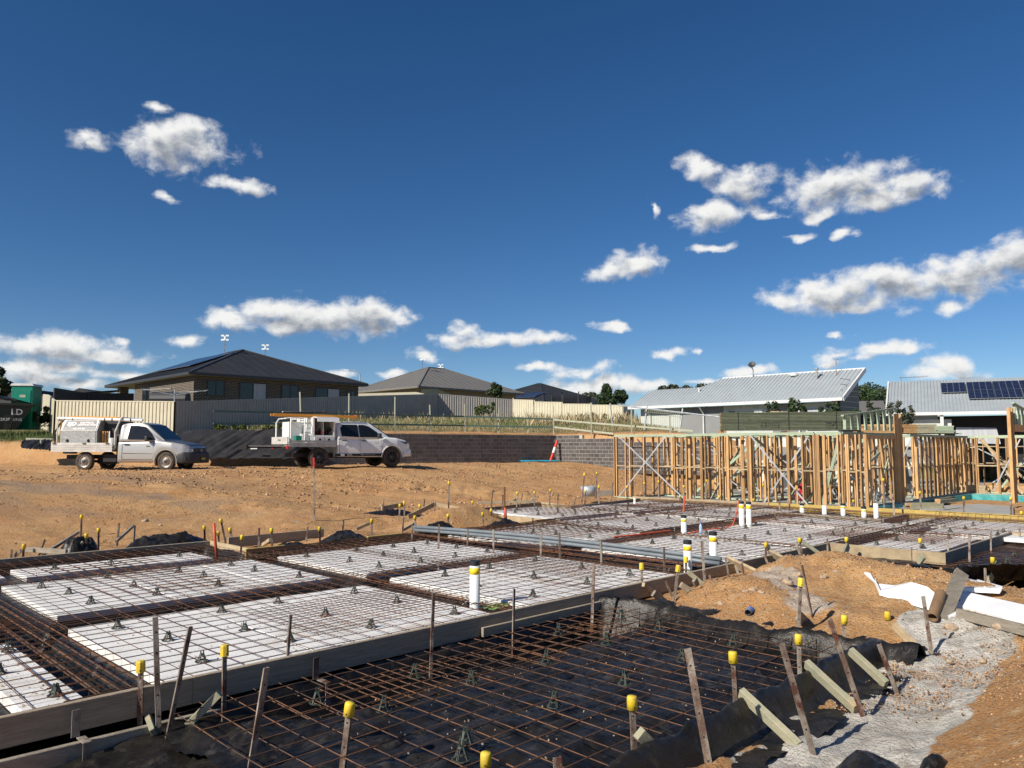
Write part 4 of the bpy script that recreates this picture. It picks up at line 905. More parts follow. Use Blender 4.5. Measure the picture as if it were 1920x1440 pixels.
for q_ in [(1391, 1056, 1398, 1100, -.2, 'thin rusty peg under the wide plank'), (1330, 1078, 1338, 1114, -.2, 'rusty peg by the foot of the tall bare stake'), (1470, 1048, 1474, 1078, -.1, 'short rusty peg between the planks'), (1540, 1034, 1543, 1060, -.1, 'short peg under the thin green brace')]:
    stake(*q_, w=.028, holes=False)
# steel bracket under the near board
br = empty('board_bracket', UV(1.62, 5.56, -.2), label='bent galvanised bracket holding the near board at lower left', cat='bracket')
mb = MB(); mb.box((0, 0, .09), (.05, .006, .17)); mb.box((.03, -.07, .0), (.05, .14, .006)); mb.box((.03, -.14, -.09), (.05, .006, .18)); mb.build('bracket_plate', M_stake, br); br.rotation_euler = (0, 0, R(45))
mb = MB(); mb.lathe([(.01, 0), (.01, .008), (0, .009)], (0, -.004, .12), n=8, axis='y'); mb.build('bolt', M_stake, br)
b2 = copy_tree(br); b2.location = UV(3.35, 5.56, -.2); b2['label'] = 'bent galvanised bracket behind the dark leaning stake'

# ---------------------------------------------------------------- pipes, conduits
def pipe(x, yt, yb, z, label, r=.055, cap=True, tape=True, name='drain_pipe', base=-.3):
    foot = P(x, yb, z); top = PD(x, yt, foot.y); L = top.z - foot.z
    root = empty(name, foot, label=label, cat='pipe', group='white drain pipes standing in the slab')
    mb = MB(); mb.lathe([(r, base), (r, L - .02), (r * .9, L - .02)], n=24); mb.build('pipe_body', M_pvc, root, smooth=True)
    if cap:
        mb = MB(); mb.lathe([(r * 1.04, L - .05), (r * 1.04, L - .004), (r * .97, L), (0, L + .002)], n=24); mb.build('end_cap', M_pvccap, root, smooth=False)
    if tape:
        mb = MB(); t = L * .14; mb.lathe([(r * 1.006, L - .075 - t), (r * 1.012, L - .075 - t), (r * 1.012, L - .075), (r * 1.006, L - .075)], n=24); mb.build('tape_band', M_tape, root, smooth=True)
    return root
pp = pipe(890, 1051, 1137, -.06, 'white pipe with black cap and yellow tape, nearest, wired to the mesh')
mb = MB(); mb.tube([(.06 * math.cos(t), .06 * math.sin(t), .05 + .006 * math.sin(3 * t)) for t in np.linspace(0, 6.28, 20)], .003, 5); mb.tube([(.05, -.03, .05), (.09, -.05, .07), (.11, -.06, .05)], .003, 5); mb.tube([(-.05, -.03, .05), (-.09, -.05, .06), (-.13, -.06, .03)], .003, 5); mb.build('tie_wire', M_wht, pp)
pipe(1290, 1013, 1073, -.04, 'tall white pipe with black cap in front of the conduit end')
pipe(1338, 997, 1058, -.04, 'tall white pipe with slotted black cap right of the conduits')
p3 = pipe(1282.5, 966, 1000, -.04, 'white pipe with orange conduit coming out of its top')
mb = MB(); mb.tube([(0, 0, .42), (.01, 0, .55), (.03, 0, .72)], .018, 8); mb.build('conduit_stub', M_orange, p3)
pipe(1391, 940, 986, -.04, 'left pipe of the joined white pair, touching the orange conduit')
pipe(1404.5, 941, 986, -.04, 'right pipe of the joined white pair')
for x, yt, yb, c_, t_, lb in [(1504, 944, 962, 1, 1, 'short white pipe, leftmost in the row before the yellow board'), (1546, 946, 965, 0, 0, 'short white pipe without cap, second in the row'), (1581, 944, 967, 1, 1, 'short white pipe with yellow tape, third in the row'), (1620, 950, 970, 1, 1, 'short white pipe at the right end of the row'), (1642, 917, 935, 0, 1, 'short white pipe standing on the frame slab'), (1643, 942, 972, 0, 0, 'white pipe beside the bare stake at the inner board corner'), (1190, 932, 945, 0, 1, 'small white pipe at the far board corner')]:
    pipe(x, yt, yb, -.03 if yt > 925 else -.25, lb, cap=c_, tape=t_, r=.055 if x != 1190 else .035)
# three grey conduits lying across
a0, a1 = UV(9.42, 12.15, .0), UV(9.86, 5.72, .0)
for i, (o_, h_) in enumerate([(0, .03), (.075, .03), (.037, .09)]):
    mb = MB(); pts = []
    for k in range(15):
        t = k / 14; p = a0.lerp(a1, t) + UV(o_, 0) + Vector((0, 0, h_ + .05 * math.sin(t * math.pi) - .02 * t)); pts.append(p)
    mb.tube(pts, .032, 12)
    for k in range(1, 8): q = a0.lerp(a1, k / 8.3 + i * .03) + UV(o_, 0) + Vector((0, 0, h_ + .05 * math.sin((k / 8.3 + i * .03) * math.pi) - .02 * k / 8.3)); dd_ = (a1 - a0).normalized(); mb.tube([q - dd_ * .004, q + dd_ * .004], .0335, 12)
    o = centred(mb, 'grey_conduit', M_conduit, tuple(pts[7]), smooth=True)
    tag(o, ['grey conduit on the far side of the bundle of three', 'grey conduit on the near side of the bundle of three', 'grey conduit lying on top of the other two'][i], 'conduit', 'grey conduits laid across the slab')
mb = MB(); mb.tube([P(1152, 1007, .0), P(1200, 1002, .02), P(1256, 995, .03)], .017, 8); tag(centred(mb, 'orange_conduit', M_orange, tuple(P(1200, 1002, .01))), 'straight orange conduit lying left of the white pipe', 'conduit')
mb = MB(); pts = [P(1290, 1000, 0), P(1330, 992, 0), P(1362, 990, .0), P(1374, 984, .05), PD(1380, 968, 15.6), PD(1383, 950, 15.6), PD(1386, 938, 15.65)]; mb.tube(pts, .012, 8); tag(centred(mb, 'orange_conduit', M_orange, tuple(P(1362, 990, 0)), smooth=True), 'bent orange conduit rising beside the joined white pipes', 'conduit')
mb = MB(); f_ = P(407, 1048, -.05); mb.tube([f_, PD(403, 1010, f_.y), PD(401, 981, f_.y)], .022, 8); tag(centred(mb, 'orange_conduit', M_orange, tuple(f_), smooth=True), 'upright orange conduit stub at the return board', 'conduit')
mb = MB(); f_ = P(949, 976, -.0); mb.tube([f_, PD(947, 952, f_.y)], .028, 8); tag(centred(mb, 'orange_conduit', M_orange, tuple(f_), smooth=True), 'short orange conduit in the far black plastic heap', 'conduit')
mb = MB(); f_ = P(946, 972, 0); mb.tube([f_, PD(946, 913, f_.y)], .022, 6); tag(centred(mb, 'steel_rod', M_rust, tuple(f_)), 'tall rusty rod beside the far orange conduit', 'rod')
# surveyor pole in the middle
f_ = P(590, 976, .02); root = empty('marker_pole', f_, label='tall thin steel pole with red top standing behind the slab', cat='pole')
tp = PD(588, 858, f_.y); tr = PD(588.5, 876, f_.y)
mb = MB(); mb.beam((0, 0, -.1), tuple(tr - f_), .035, .02); mb.build('pole', M_stake, root)
mb = MB(); mb.beam(tuple(tr - f_), tuple(tp - f_), .037, .022); mb.build('red_tip', M_red, root)
# bottles, bucket, green bag
def bottle(x, y, z, label, lying=False, s=1.0):
    f_ = P(x, y, z); root = empty('bottle', f_, label=label, cat='bottle')
    mb = MB(); mb.lathe([(0, 0), (.034, .002), (.036, .06), (.034, .1), (.036, .15), (.030, .18), (.014, .21), (.013, .225)], n=14); mb.build('bottle_body', M('clear_plastic', (.35, .5, .68), rough=.1), root, smooth=True)
    mb = MB(); mb.lathe([(.016, .22), (.016, .24), (0, .24)], n=10); mb.build('cap', M('blue_cap', (.03, .12, .5), rough=.4), root)
    root.scale = (s, s, s)
    if lying: root.rotation_euler = (R(78), 0, R(150))
bottle(1314, 1000, 0, 'small blue water bottle standing on the mesh right of the orange conduit', s=.85)
f_ = P(1408, 1150, -.12); root = empty('blue_canister', f_, label='small blue cap-ended tube lying on the spoil heap', cat='tube'); root.rotation_euler = (0, 0, R(-120))
mb = MB(); mb.lathe([(.032, .0), (.034, .12), (.03, .15)], (0, 0, .035), n=14, axis='x'); mb.build('tube_body', M('grey_blue', (.2, .25, .32), rough=.5), root, smooth=True)
mb = MB(); mb.lathe([(0, -.012), (.028, -.012), (.038, 0), (.037, .05), (.033, .05)], (0, 0, .035), n=14, axis='x'); mb.build('blue_end', M('blue_plastic', (.02, .12, .5), rough=.4), root, smooth=True)
n = 20; a, b = np.meshgrid(np.linspace(-1, 1, n), np.linspace(-1, 1, n)); c0 = P(930, 1141, -.1)
o = grid_mesh('green_bag', c0.x + a * .17 * SQ - b * .09 * SQ, c0.y + a * .17 * SQ + b * .09 * SQ, c0.z + .03 * (1 - (a ** 2 + b ** 2) / 2) + .03 * fbm(a * 3, b * 3, 3), M('green_bag', (.16, .36, .06), (.5, .6, .2), scale=12, rough=.4)); tag(o, 'crumpled bright green plastic bag under the mesh beside the white pipe', 'bag')
f_ = P(1104, 930, .05); root = empty('bucket', f_, label='grey mortar bucket left of the timber frame', cat='bucket')
mb = MB(); mb.lathe([(0, 0), (.2, 0), (.27, .32), (.25, .32), (.19, .03), (0, .03)], n=18); mb.build('bucket_body', M_steelbrace, root, smooth=True)
mb = MB(); mb.tube([(.27 * math.cos(t), .02, .32 - .25 * abs(math.sin(t)) * .8) for t in np.linspace(0, 3.14, 12)], .008, 5); mb.build('handle', M_stake, root)
# foam scraps, cardboard tubes, planks on the right
def slab(pts, th, label, mat=M_foam2, name='foam_scrap', cat='foam offcut'):
    ps = [Pg(q[0], q[1], q[2]) for q in pts]; n_ = (ps[1] - ps[0]).cross(ps[-1] - ps[0]).normalized()
    if n_.z < 0: n_ = -n_
    mb = MB(); mb.prism(ps, -n_ * th); c_ = sum(ps, Vector()) / len(ps)
    o = centred(mb, name, mat, tuple(c_)); bv = o.modifiers.new('bevel', 'BEVEL'); bv.width = .006; bv.segments = 2; bv.limit_method = 'ANGLE'
    return tag(o, label, cat)
slab([(1624, 1060, .06), (1680, 1074, .05), (1712, 1092, .05), (1740, 1100, .06), (1760, 1118, .07), (1745, 1136, .06), (1650, 1108, .05), (1641, 1085, .06)], .05, 'large broken white foam sheet leaning on the spoil heap')
slab([(1615, 1070, .05), (1632, 1074, .06), (1650, 1106, .05), (1640, 1092, .04)], .035, 'narrow white foam piece under the left end of the broken sheet')
slab([(1738, 1062, .07), (1800, 1077, .08), (1880, 1099, .12), (1876, 1105, .10), (1778, 1100, .08)], .045, 'white foam wedge behind the standing plank')
slab([(1790, 1104, .06), (1850, 1118, .06), (1925, 1134, .06), (1925, 1164, .06), (1880, 1156, .06), (1786, 1132, .05)], .045, 'long white foam sheet in front of the wedge at the right edge')
slab([(1770, 1138, .04), (1800, 1148, .04), (1778, 1156, .03)], .03, 'small white foam corner under the standing plank')
def tubeobj(xa, ya, za, xb, yb, zb, r, label):
    a = Pg(xa, ya, za); b = PD(xb, yb, a.y + zb); L = (b - a).length; root = empty('cardboard_tube', a, label=label, cat='tube'); root.rotation_mode = 'QUATERNION'; root.rotation_quaternion = (b - a).to_track_quat('X', 'Z')
    mb = MB(); mb.lathe([(r, 0), (r, L), (r * .86, L), (r * .86, 0), (r, 0)], n=20, axis='x'); mb.build('tube_wall', M_card, root, smooth=False)
tubeobj(1748, 1158, .05, 1764, 1112, .25, .05, 'brown cardboard tube standing against the grey plank')
tubeobj(1800, 1132, .05, 1770, 1120, .1, .04, 'brown cardboard tube end poking out behind the grey plank')
pa, pb = Pg(1766, 1160, .02), None; pb = PD(1803, 1074, pa.y + .55); mb = MB(); mb.beam(pa, pb, .13, .045, up=(.3, -.6, .7)); tag(centred(mb, 'loose_plank', M_woodgrey, tuple(pa)), 'thick grey-green plank propped over the foam scraps', 'timber')
pa, pb = Pg(1796, 1150, .06), Pg(1940, 1186, .06); mb = MB(); mb.beam(pa, pb, .045, .09); tag(centred(mb, 'loose_plank', M_woodgrey, tuple(pa)), 'brown plank lying behind the cement spill at the right edge', 'timber')
# rocks
def rock(x, y, z, s, label, name='rock', mat=M_rock, group=None):
    me = bpy.data.meshes.new('rock'); bm = bmesh.new(); bmesh.ops.create_icosphere(bm, subdivisions=2, radius=1)
    sd_ = random.random() * 9
    for v_ in bm.verts:
        p = v_.co; s_ = s; k_ = .45 + 1.1 * float(fbm(np.array(p.x * 1.3 + sd_ + p.z), np.array(p.y * 1.3 + sd_), 3)); v_.co = Vector((p.x * s * k_ * 1.25, p.y * s * k_, p.z * s * k_ * .75))
    bm.to_mesh(me); bm.free(); me.materials.append(mat); q_ = P(x, y, z) if s > .08 else Pg(x, y, s * .2); o = add(name, me, None, q_, (0, 0, random.uniform(0, 6))); return tag(o, label, 'rock', group)
for x, y, z, s, lb in [(511, 855, .85, .2, 'pale rock behind the white ute, left one'), (524, 856, .85, .21, 'pale rock behind the white ute, right one'), (833, 866, .85, .15, 'pale rock at the foot of the block wall'), (1398, 1109, -.1, .03, 'pale rock at the left foot of the spoil heap'), (1413, 1106, -.1, .035, 'flat pale rock beside the spoil heap foot'), (1428, 1111, -.1, .03, 'third pale rock at the spoil heap foot'), (1566, 1072, .12, .035, 'white lump on the crest of the spoil heap'), (1545, 1082, .08, .04, 'grey lump on the spoil heap'), (1478, 1092, .0, .05, 'rough grey concrete lump on the left of the spoil heap'), (1495, 1078, .05, .05, 'second rough concrete lump on the spoil heap'), (1783, 1176, -.16, .045, 'whitish rock in the cement spill below the plank'), (1872, 1176, -.12, .05, 'whitish rock by the brown plank'), (1781, 1240, -.2, .025, 'small orange stone in the cement spill'), (222, 916, .45, .1, 'flat pale stone on the clay in the middle distance'), (272, 977, .1, .06, 'small stone behind the far left board'), (300, 985, .1, .04, 'small pale stone behind the far left board'), (1352, 1132, -.1, .035, 'orange stone beside the wrapped plastic'), (1842, 1240, -.1, .03, 'tan stone at the edge of the right spoil heap')]:
    rock(x, y, z, s, lb)
# loose gravel (uncountable)
def gravel(name, n, region, smin, smax, mat, label, zoff=0):
    X = rng.uniform(region[0], region[1], n); Y = rng.uniform(region[2], region[3], n)
    u = (X + Y) * SQ; v = (Y - X) * SQ; d = np.minimum(np.minimum(sdist(u, v, POLY_MAIN), sdist(u, v, POLY_PIT)), sdist(u, v, POLY_PIT2)); d = np.minimum(d, sdist(u, v, POLY_FRAME)); d = np.minimum(d, -wall_dist(X, Y))
    dens = fbm(X * .8, Y * .8, 3)
    k = (d > .12) & (rng.random(n) < sstep(.3, .65, dens)); X, Y = X[k], Y[k]; Z = gheight(X[None], Y[None])[0]; n = len(X)
    s = smin + (smax - smin) * rng.random(n) ** 3
    base = np.array([(1, 0, 0), (-1, 0, 0), (0, 1, 0), (0, -1, 0), (0, 0, 1), (0, 0, -1)], float)
    fc = np.array([(0, 2, 4), (2, 1, 4), (1, 3, 4), (3, 0, 4), (2, 0, 5), (1, 2, 5), (3, 1, 5), (0, 3, 5)])
    th = rng.uniform(0, 6.28, n); jit = rng.uniform(.6, 1.3, (n, 6, 3)); V = base[None] * jit + rng.uniform(-.25, .25, (n, 6, 3)); V[:, :, 2] *= .7
    c_, s_ = np.cos(th)[:, None], np.sin(th)[:, None]; vx = V[:, :, 0] * c_ - V[:, :, 1] * s_; vy = V[:, :, 0] * s_ + V[:, :, 1] * c_
    co = np.stack([vx * s[:, None] + X[:, None], vy * s[:, None] + Y[:, None], V[:, :, 2] * s[:, None] + Z[:, None] + s[:, None] * .15], -1).reshape(-1, 3)
    F = (fc[None] + (np.arange(n) * 6)[:, None, None]).reshape(-1, 3)
    me = bpy.data.meshes.new(name); me.vertices.add(len(co)); me.vertices.foreach_set('co', co.ravel().astype(np.float32)); me.loops.add(F.size); me.loops.foreach_set('vertex_index', F.ravel().astype(np.int32)); me.polygons.add(len(F)); me.polygons.foreach_set('loop_start', (np.arange(len(F)) * 3).astype(np.int32)); me.update(calc_edges=True); me.materials.append(mat)
    o = add(name, me); tag(o, label, 'gravel', kind='stuff')
M_gr = M('gravel_clay', (.42, .27, .15), (.30, .16, .08), scale=3, rough=.9, island=.6)
M_gr2 = M('gravel_grey', (.34, .31, .27), (.22, .19, .16), scale=3, rough=.9, island=.6)
gravel('loose_gravel', 34000, (1.2, 8.5, 3.6, 10.5), .003, .016, M_gr, 'orange clay gravel scattered over the near spoil heaps')
gravel('loose_stones', 1800, (3.2, 8.5, 7.6, 10.5), .008, .028, M_gr, 'larger clay stones on the spoil heaps')
gravel('loose_gravel', 9000, (1.2, 8.5, 3.6, 10.5), .003, .014, M_gr2, 'grey grit scattered over the near ground')
gravel('fine_gravel', 26000, (2.0, 5.2, 3.6, 7.4), .003, .011, M_gr, 'fine orange gravel on the heap in the lower right corner')
gravel('loose_gravel', 30000, (-13, 8, 12, 24), .005, .026, M_gr, 'small clay stones scattered behind the slab')
gravel('loose_gravel', 30000, (-18, 9, 20, 40), .010, .06, M_gr, 'orange clay clods scattered over the building pad')
gravel('loose_gravel', 5000, (-3.5, .5, 3.8, 6.5), .003, .014, M_gr, 'orange gravel at the bottom left corner')
# ---------------------------------------------------------------- concrete block retaining wall
def block_wall(p0, p1, z0, courses, label, cut=None):
    p0 = Vector((*p0, 0)); p1 = Vector((*p1, 0)); d = (p1 - p0); L = d.length; d.normalize(); n_ = Vector((d.y, -d.x, 0))
    if n_.y > 0: n_ = -n_
    ang = math.atan2(d.y, d.x); root = empty('block_wall', p0 + Vector((0, 0, z0)), label=label, cat='retaining wall'); root.rotation_euler = (0, 0, ang)
    side = 1 if (Matrix.Rotation(ang, 3, 'Z') @ Vector((0, 1, 0))).dot(n_) > 0 else -1
    bm = MB(); bm.box((0, 0, 0), (.378, .19, .180)); me = bm.mesh('block', M_block)
    hb = MB(); hb.box((0, 0, 0), (.178, .19, .180)); hm = hb.mesh('block', M_block)
    mo = MB(); k = 0
    for c_ in range(courses):
        x = .2 + (.2 if c_ % 2 else 0); Lc = L
        if c_ % 2: 
            o = add('block', hm, root, (.1, random.uniform(-.003, .003), c_ * .2 + .1))
        top = cut(c_) if cut else L
        while x + .2 <= min(L, top) + .01:
            add('block', me, root, (x, random.uniform(-.003, .003), c_ * .2 + .1)); x += .4; k += 1
        mo.box((min(L, top) / 2, -.006 * side, c_ * .2 + .1), (min(L, top), .180, .2))
    m_ = mo.build('mortar', M_mortar, root); return root
WC = (2.47, 43.5)
block_wall((-10.4, 35.0), WC, .70, 8, 'dark concrete block wall behind the white ute, left length in shade')
block_wall(WC, (9.9, 36.1), .30, 10, 'dark concrete block wall with the hazard post, right length behind the timber frame', cut=lambda c_: [99] * 8 [c_] if False else (99 if c_ < 8 else (5.3 if c_ == 8 else 2.0)))
# hazard post and blue rope
f_ = Vector((2.1, 42.55, .83)); root = empty('hazard_post', f_, label='red and white striped post leaning on the block wall corner', cat='post')
t_ = Vector((.42, .5, 1.15)); mb = MB()
for a, b, m_ in [(0, .42, 0), (.42, .68, 1), (.68, .86, 0), (.86, 1, 0)]: mb.mat(m_).tube([t_ * a, t_ * b], .075, 12)
mb.build('post_body', [M('hazard_orange', (.65, .04, .02), rough=.4), M_white], root)
mb = MB()
for k in range(5):
    pts = [(1.4 + .9 * math.cos(t + k) * (1 + .1 * k), 42.2 + .18 * math.sin(t * 1.3 + k), .86 + .05 * abs(math.sin(t * 2 + k))) for t in np.linspace(0, 6.3, 22)]; mb.tube(pts, .022, 5)
tag(centred(mb, 'rope_coil', M('blue_rope', (.03, .33, .5), rough=.6), (1.4, 42.2, .86)), 'tangle of light blue hose at the foot of the striped post', 'hose')
# ---------------------------------------------------------------- edge rail on posts
G3 = 'edge protection posts along the terrace'
def rail_post(x, yt, yb, Y, label):
    a = PD(x, yb, Y); b = PD(x + random.uniform(-3, 2), yt, Y); mb = MB(); mb.beam(a - Vector((0, 0, .4)), b, .06, .06); return tag(centred(mb, 'rail_post', M_railpale, tuple(a)), label, 'post', G3)
RP = [(565, 735, 790, 36.4, 'pale post behind the ladder end of the white ute'), (654, 738, 800, 38.2, 'pale post behind the white ute cab'), (740, 744, 809, 39.8, 'pale post left of the block wall middle'), (808, 759, 808, 41.2, 'pale post above the block wall, second from its left'), (872, 758, 811, 42.6, 'pale post above the block wall near its middle'), (934, 764, 812, 43.4, 'pale post above the block wall, left of the step'), (990, 773, 811, 44.2, 'pale post nearest the wall corner on the left'), (1038, 762, 812, 44.4, 'dark post exactly at the wall corner'), (1109, 755, 822, 42.0, 'pale post right of the wall corner'), (1184, 766, 812, 40.2, 'pale post at the cream fence end'), (1257, 780, 812, 39.0, 'thin post among the frame tops')]
for q in RP: rail_post(*q)
def rail(pts, label, mat, w=.03, h=.09):
    ps = [PD(*q) for q in pts]; mb = MB()
    for a, b in zip(ps[:-1], ps[1:]): mb.beam(a, b, w, h)
    tag(centred(mb, 'guard_rail', mat, tuple(ps[0])), label, 'rail')
rail([(400, 771, 33), (565, 774, 36.4), (740, 778, 39.8), (872, 781, 42.6), (1038, 786, 44.4)], 'long dark green upper guard rail above the block wall', M_rail)
rail([(400, 794, 33), (565, 795, 36.4), (740, 796, 39.8), (872, 798, 42.6), (1038, 801, 44.4)], 'long dark green lower guard rail above the block wall', M_rail)
rail([(1038, 787, 44.4), (1109, 793, 42), (1300, 808, 38.5)], 'pale upper guard rail running down to the frame', M_railpale)
rail([(1040, 801, 44.3), (1150, 813, 41)], 'pale lower guard rail running down to the frame', M_railpale)
# scaffold tubes in front of the pale roofed house
for (a, b, lb) in [((1144, 756, 46), (1149, 800, 46), 'thin dark scaffold tube at the cream fence end'), ((1213, 760, 44), (1208, 808, 44), 'dark scaffold tube left of the grey house'), ((1280, 766, 42), (1275, 806, 42), 'scaffold tube before the grey garage wall'), ((1160, 760, 45), (1350, 782, 40), 'long sloping scaffold tube across the grey house')]:
    mb = MB(); mb.tube([PD(*a), PD(*b)], .045, 6); tag(centred(mb, 'scaffold_tube', M_steelbrace, tuple(PD(*a))), lb, 'scaffold')
# net
mb = MB(); a, b = PD(1209, 768, 44.2), PD(1278, 775, 42.2)
for k in range(19):
    t = k / 18; p = a.lerp(b, t); mb.beam(p, p - Vector((0, 0, 1.2)), .012, .012)
for k in range(12): z = Vector((0, 0, -k * .11)); mb.beam(a + z, b + z, .012, .012)
tag(centred(mb, 'safety_net', M_railpale, tuple(a)), 'pale square safety net before the grey garage wall', 'net')

# ---------------------------------------------------------------- steel sheet fences
def sheet_panel(a, b, h, mat, parent, name='fence_sheet', pitch=.2, dep=.035):
    "a,b: top corners in world"
    d = Vector((b.x - a.x, b.y - a.y, 0)); L = d.length; d.normalize(); n_ = Vector((d.y, -d.x, 0)); n_ = n_ if n_.dot(-a) > 0 else -n_
    k = max(1, round(L / pitch)); pr = []
    for i in range(k):
        x = i * L / k; w = L / k
        pr += [(x, 0), (x + w * .42, 0), (x + w * .52, dep), (x + w * .9, dep)]
    pr.append((L, 0)); vs = []; 
    for x, o in pr:
        z = a.z + (b.z - a.z) * x / L; p = Vector((a.x, a.y, 0)) + d * x + n_ * o; vs += [Vector((p.x, p.y, z)), Vector((p.x, p.y, z - h))]
    mb = MB(); mb.addf(vs, [(2 * i, 2 * i + 1, 2 * i + 3, 2 * i + 2) for i in range(len(pr) - 1)])
    return mb.build(name, mat, parent, world=True, fix=False)
def fence(tops, h, mat, label, step=2.4, group=None, posts=True, postup=0, postmat=None):
    tops = [Vector(t) for t in tops]; root = empty('steel_fence', tops[0] - Vector((0, 0, h)), label=label, cat='fence', group=group)
    for a, b in zip(tops[:-1], tops[1:]):
        L = (Vector((b.x, b.y)) - Vector((a.x, a.y))).length; k = max(1, round(L / step))
        for i in range(k):
            p, q = a.lerp(b, i / k), a.lerp(b, (i + 1) / k)
            sheet_panel(p, q, h, mat, root)
            mb = MB(); mb.beam(p, q, .05, .06); mb.build('top_rail', mat, root, world=True)
            mb = MB(); mb.beam(p - Vector((0, 0, h - .03)), q - Vector((0, 0, h - .03)), .05, .06); mb.build('bottom_rail', mat, root, world=True)
            if posts: mb = MB(); mb.beam(p + Vector((0, 0, postup + .01)), p - Vector((0, 0, h + .1)), .065, .065); mb.build('post', postmat or mat, root, world=True)
    mb = MB(); p = tops[-1]; mb.beam(p + Vector((0, 0, postup + .01)), p - Vector((0, 0, h + .1)), .065, .065); mb.build('post', postmat or mat, root, world=True)
    return root
A0 = PD(104, 751.5, 39.2); A1 = PD(328, 753.5, 38)
fence([A0, A1], 2.1, M_cream, 'cream steel fence behind the silver ute', step=3.2)
fence([PD(82, 740, 47), PD(91, 741, 44), A0], 2.0, M_cream, 'cream fence return running back beside the green cubicle', step=2.4)
B1 = Vector((-6, 62, 5.9)); B2 = PD(962, 749.5, 64)
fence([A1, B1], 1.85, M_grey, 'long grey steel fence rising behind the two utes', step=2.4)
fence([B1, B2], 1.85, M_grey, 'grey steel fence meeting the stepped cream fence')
CP = [(962, 1000, 749.5, 750.5, 63.8, 62.4), (1002, 1053, 753.5, 754.5, 62.3, 60.8), (1054, 1108, 757.5, 758, 60.7, 59), (1109, 1168, 759.5, 760, 59, 57.2)]
root = empty('steel_fence', PD(962, 790, 63.8), label='stepped cream steel fence at the back of the weedy terrace', cat='fence')
for (x0, x1, y0, y1, Y0, Y1) in CP:
    a, b = PD(x0, y0, Y0), PD(x1, y1, Y1); sheet_panel(a, b, 2.1, M_cream, root, pitch=.25); mb = MB(); mb.beam(a, b, .05, .06); mb.build('top_rail', M_cream, root, world=True)
    mb = MB(); mb.beam(a + Vector((0, 0, .15)), a - Vector((0, 0, 2.2)), .08, .08); mb.build('post', M_cream, root, world=True)
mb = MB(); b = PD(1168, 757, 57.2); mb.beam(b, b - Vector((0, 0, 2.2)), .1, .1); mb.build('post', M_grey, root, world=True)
fence([PD(1168, 759, 57.2), PD(1188, 763, 62)], 2.1, M_cream, 'shaded end return of the stepped cream fence')
fence([PD(102, 728, 44.5), PD(162, 737.5, 51), PD(250, 738.5, 53.5)], 1.9, M_charc, 'charcoal steel fence in front of the dark brick house')

# ---------------------------------------------------------------- houses
def brickmat(name, c1, c2, mortar, s=1):
    m = bpy.data.materials.new(name); m.use_nodes = True; nt = m.node_tree; b = nt.nodes['Principled BSDF']; b.inputs['Roughness'].default_value = .9
    t = N(nt, 'ShaderNodeTexCoord'); br = N(nt, 'ShaderNodeTexBrick'); sp = N(nt, 'ShaderNodeSeparateXYZ'); nt.links.new(t.outputs['Object'], sp.inputs[0])
    cb = N(nt, 'ShaderNodeCombineXYZ'); nt.links.new(math_(nt, 'ADD', sp.outputs[0], sp.outputs[1]), cb.inputs[0]); nt.links.new(sp.outputs[2], cb.inputs[1]); nt.links.new(cb.outputs[0], br.inputs['Vector'])
    br.inputs['Scale'].default_value = 1; br.inputs['Brick Width'].default_value = .30 * s; br.inputs['Row Height'].default_value = .10 * s; br.inputs['Mortar Size'].default_value = .009
    br.inputs['Color1'].default_value = (*c1, 1); br.inputs['Color2'].default_value = (*c2, 1); br.inputs['Mortar'].default_value = (*mortar, 1); nt.links.new(br.outputs[0], b.inputs['Base Color'])
    bp = N(nt, 'ShaderNodeBump'); bp.inputs['Strength'].default_value = .6; bp.inputs['Distance'].default_value = .01; nt.links.new(br.outputs['Fac'], bp.inputs['Height']); bp.invert = True; nt.links.new(bp.outputs[0], b.inputs['Normal']); return m
M_brick = brickmat('dark_brick', (.085, .062, .046), (.045, .037, .032), (.34, .30, .23))
M_brick2 = brickmat('tan_brick', (.32, .24, .15), (.26, .19, .12), (.4, .36, .3))
M_soffit = M('soffit', (.42, .39, .33), rough=.7)
M_curtain = M('curtain', (.48, .50, .52), (.36, .38, .42), scale=2, rough=.8, stretch=(8, 8, .3))
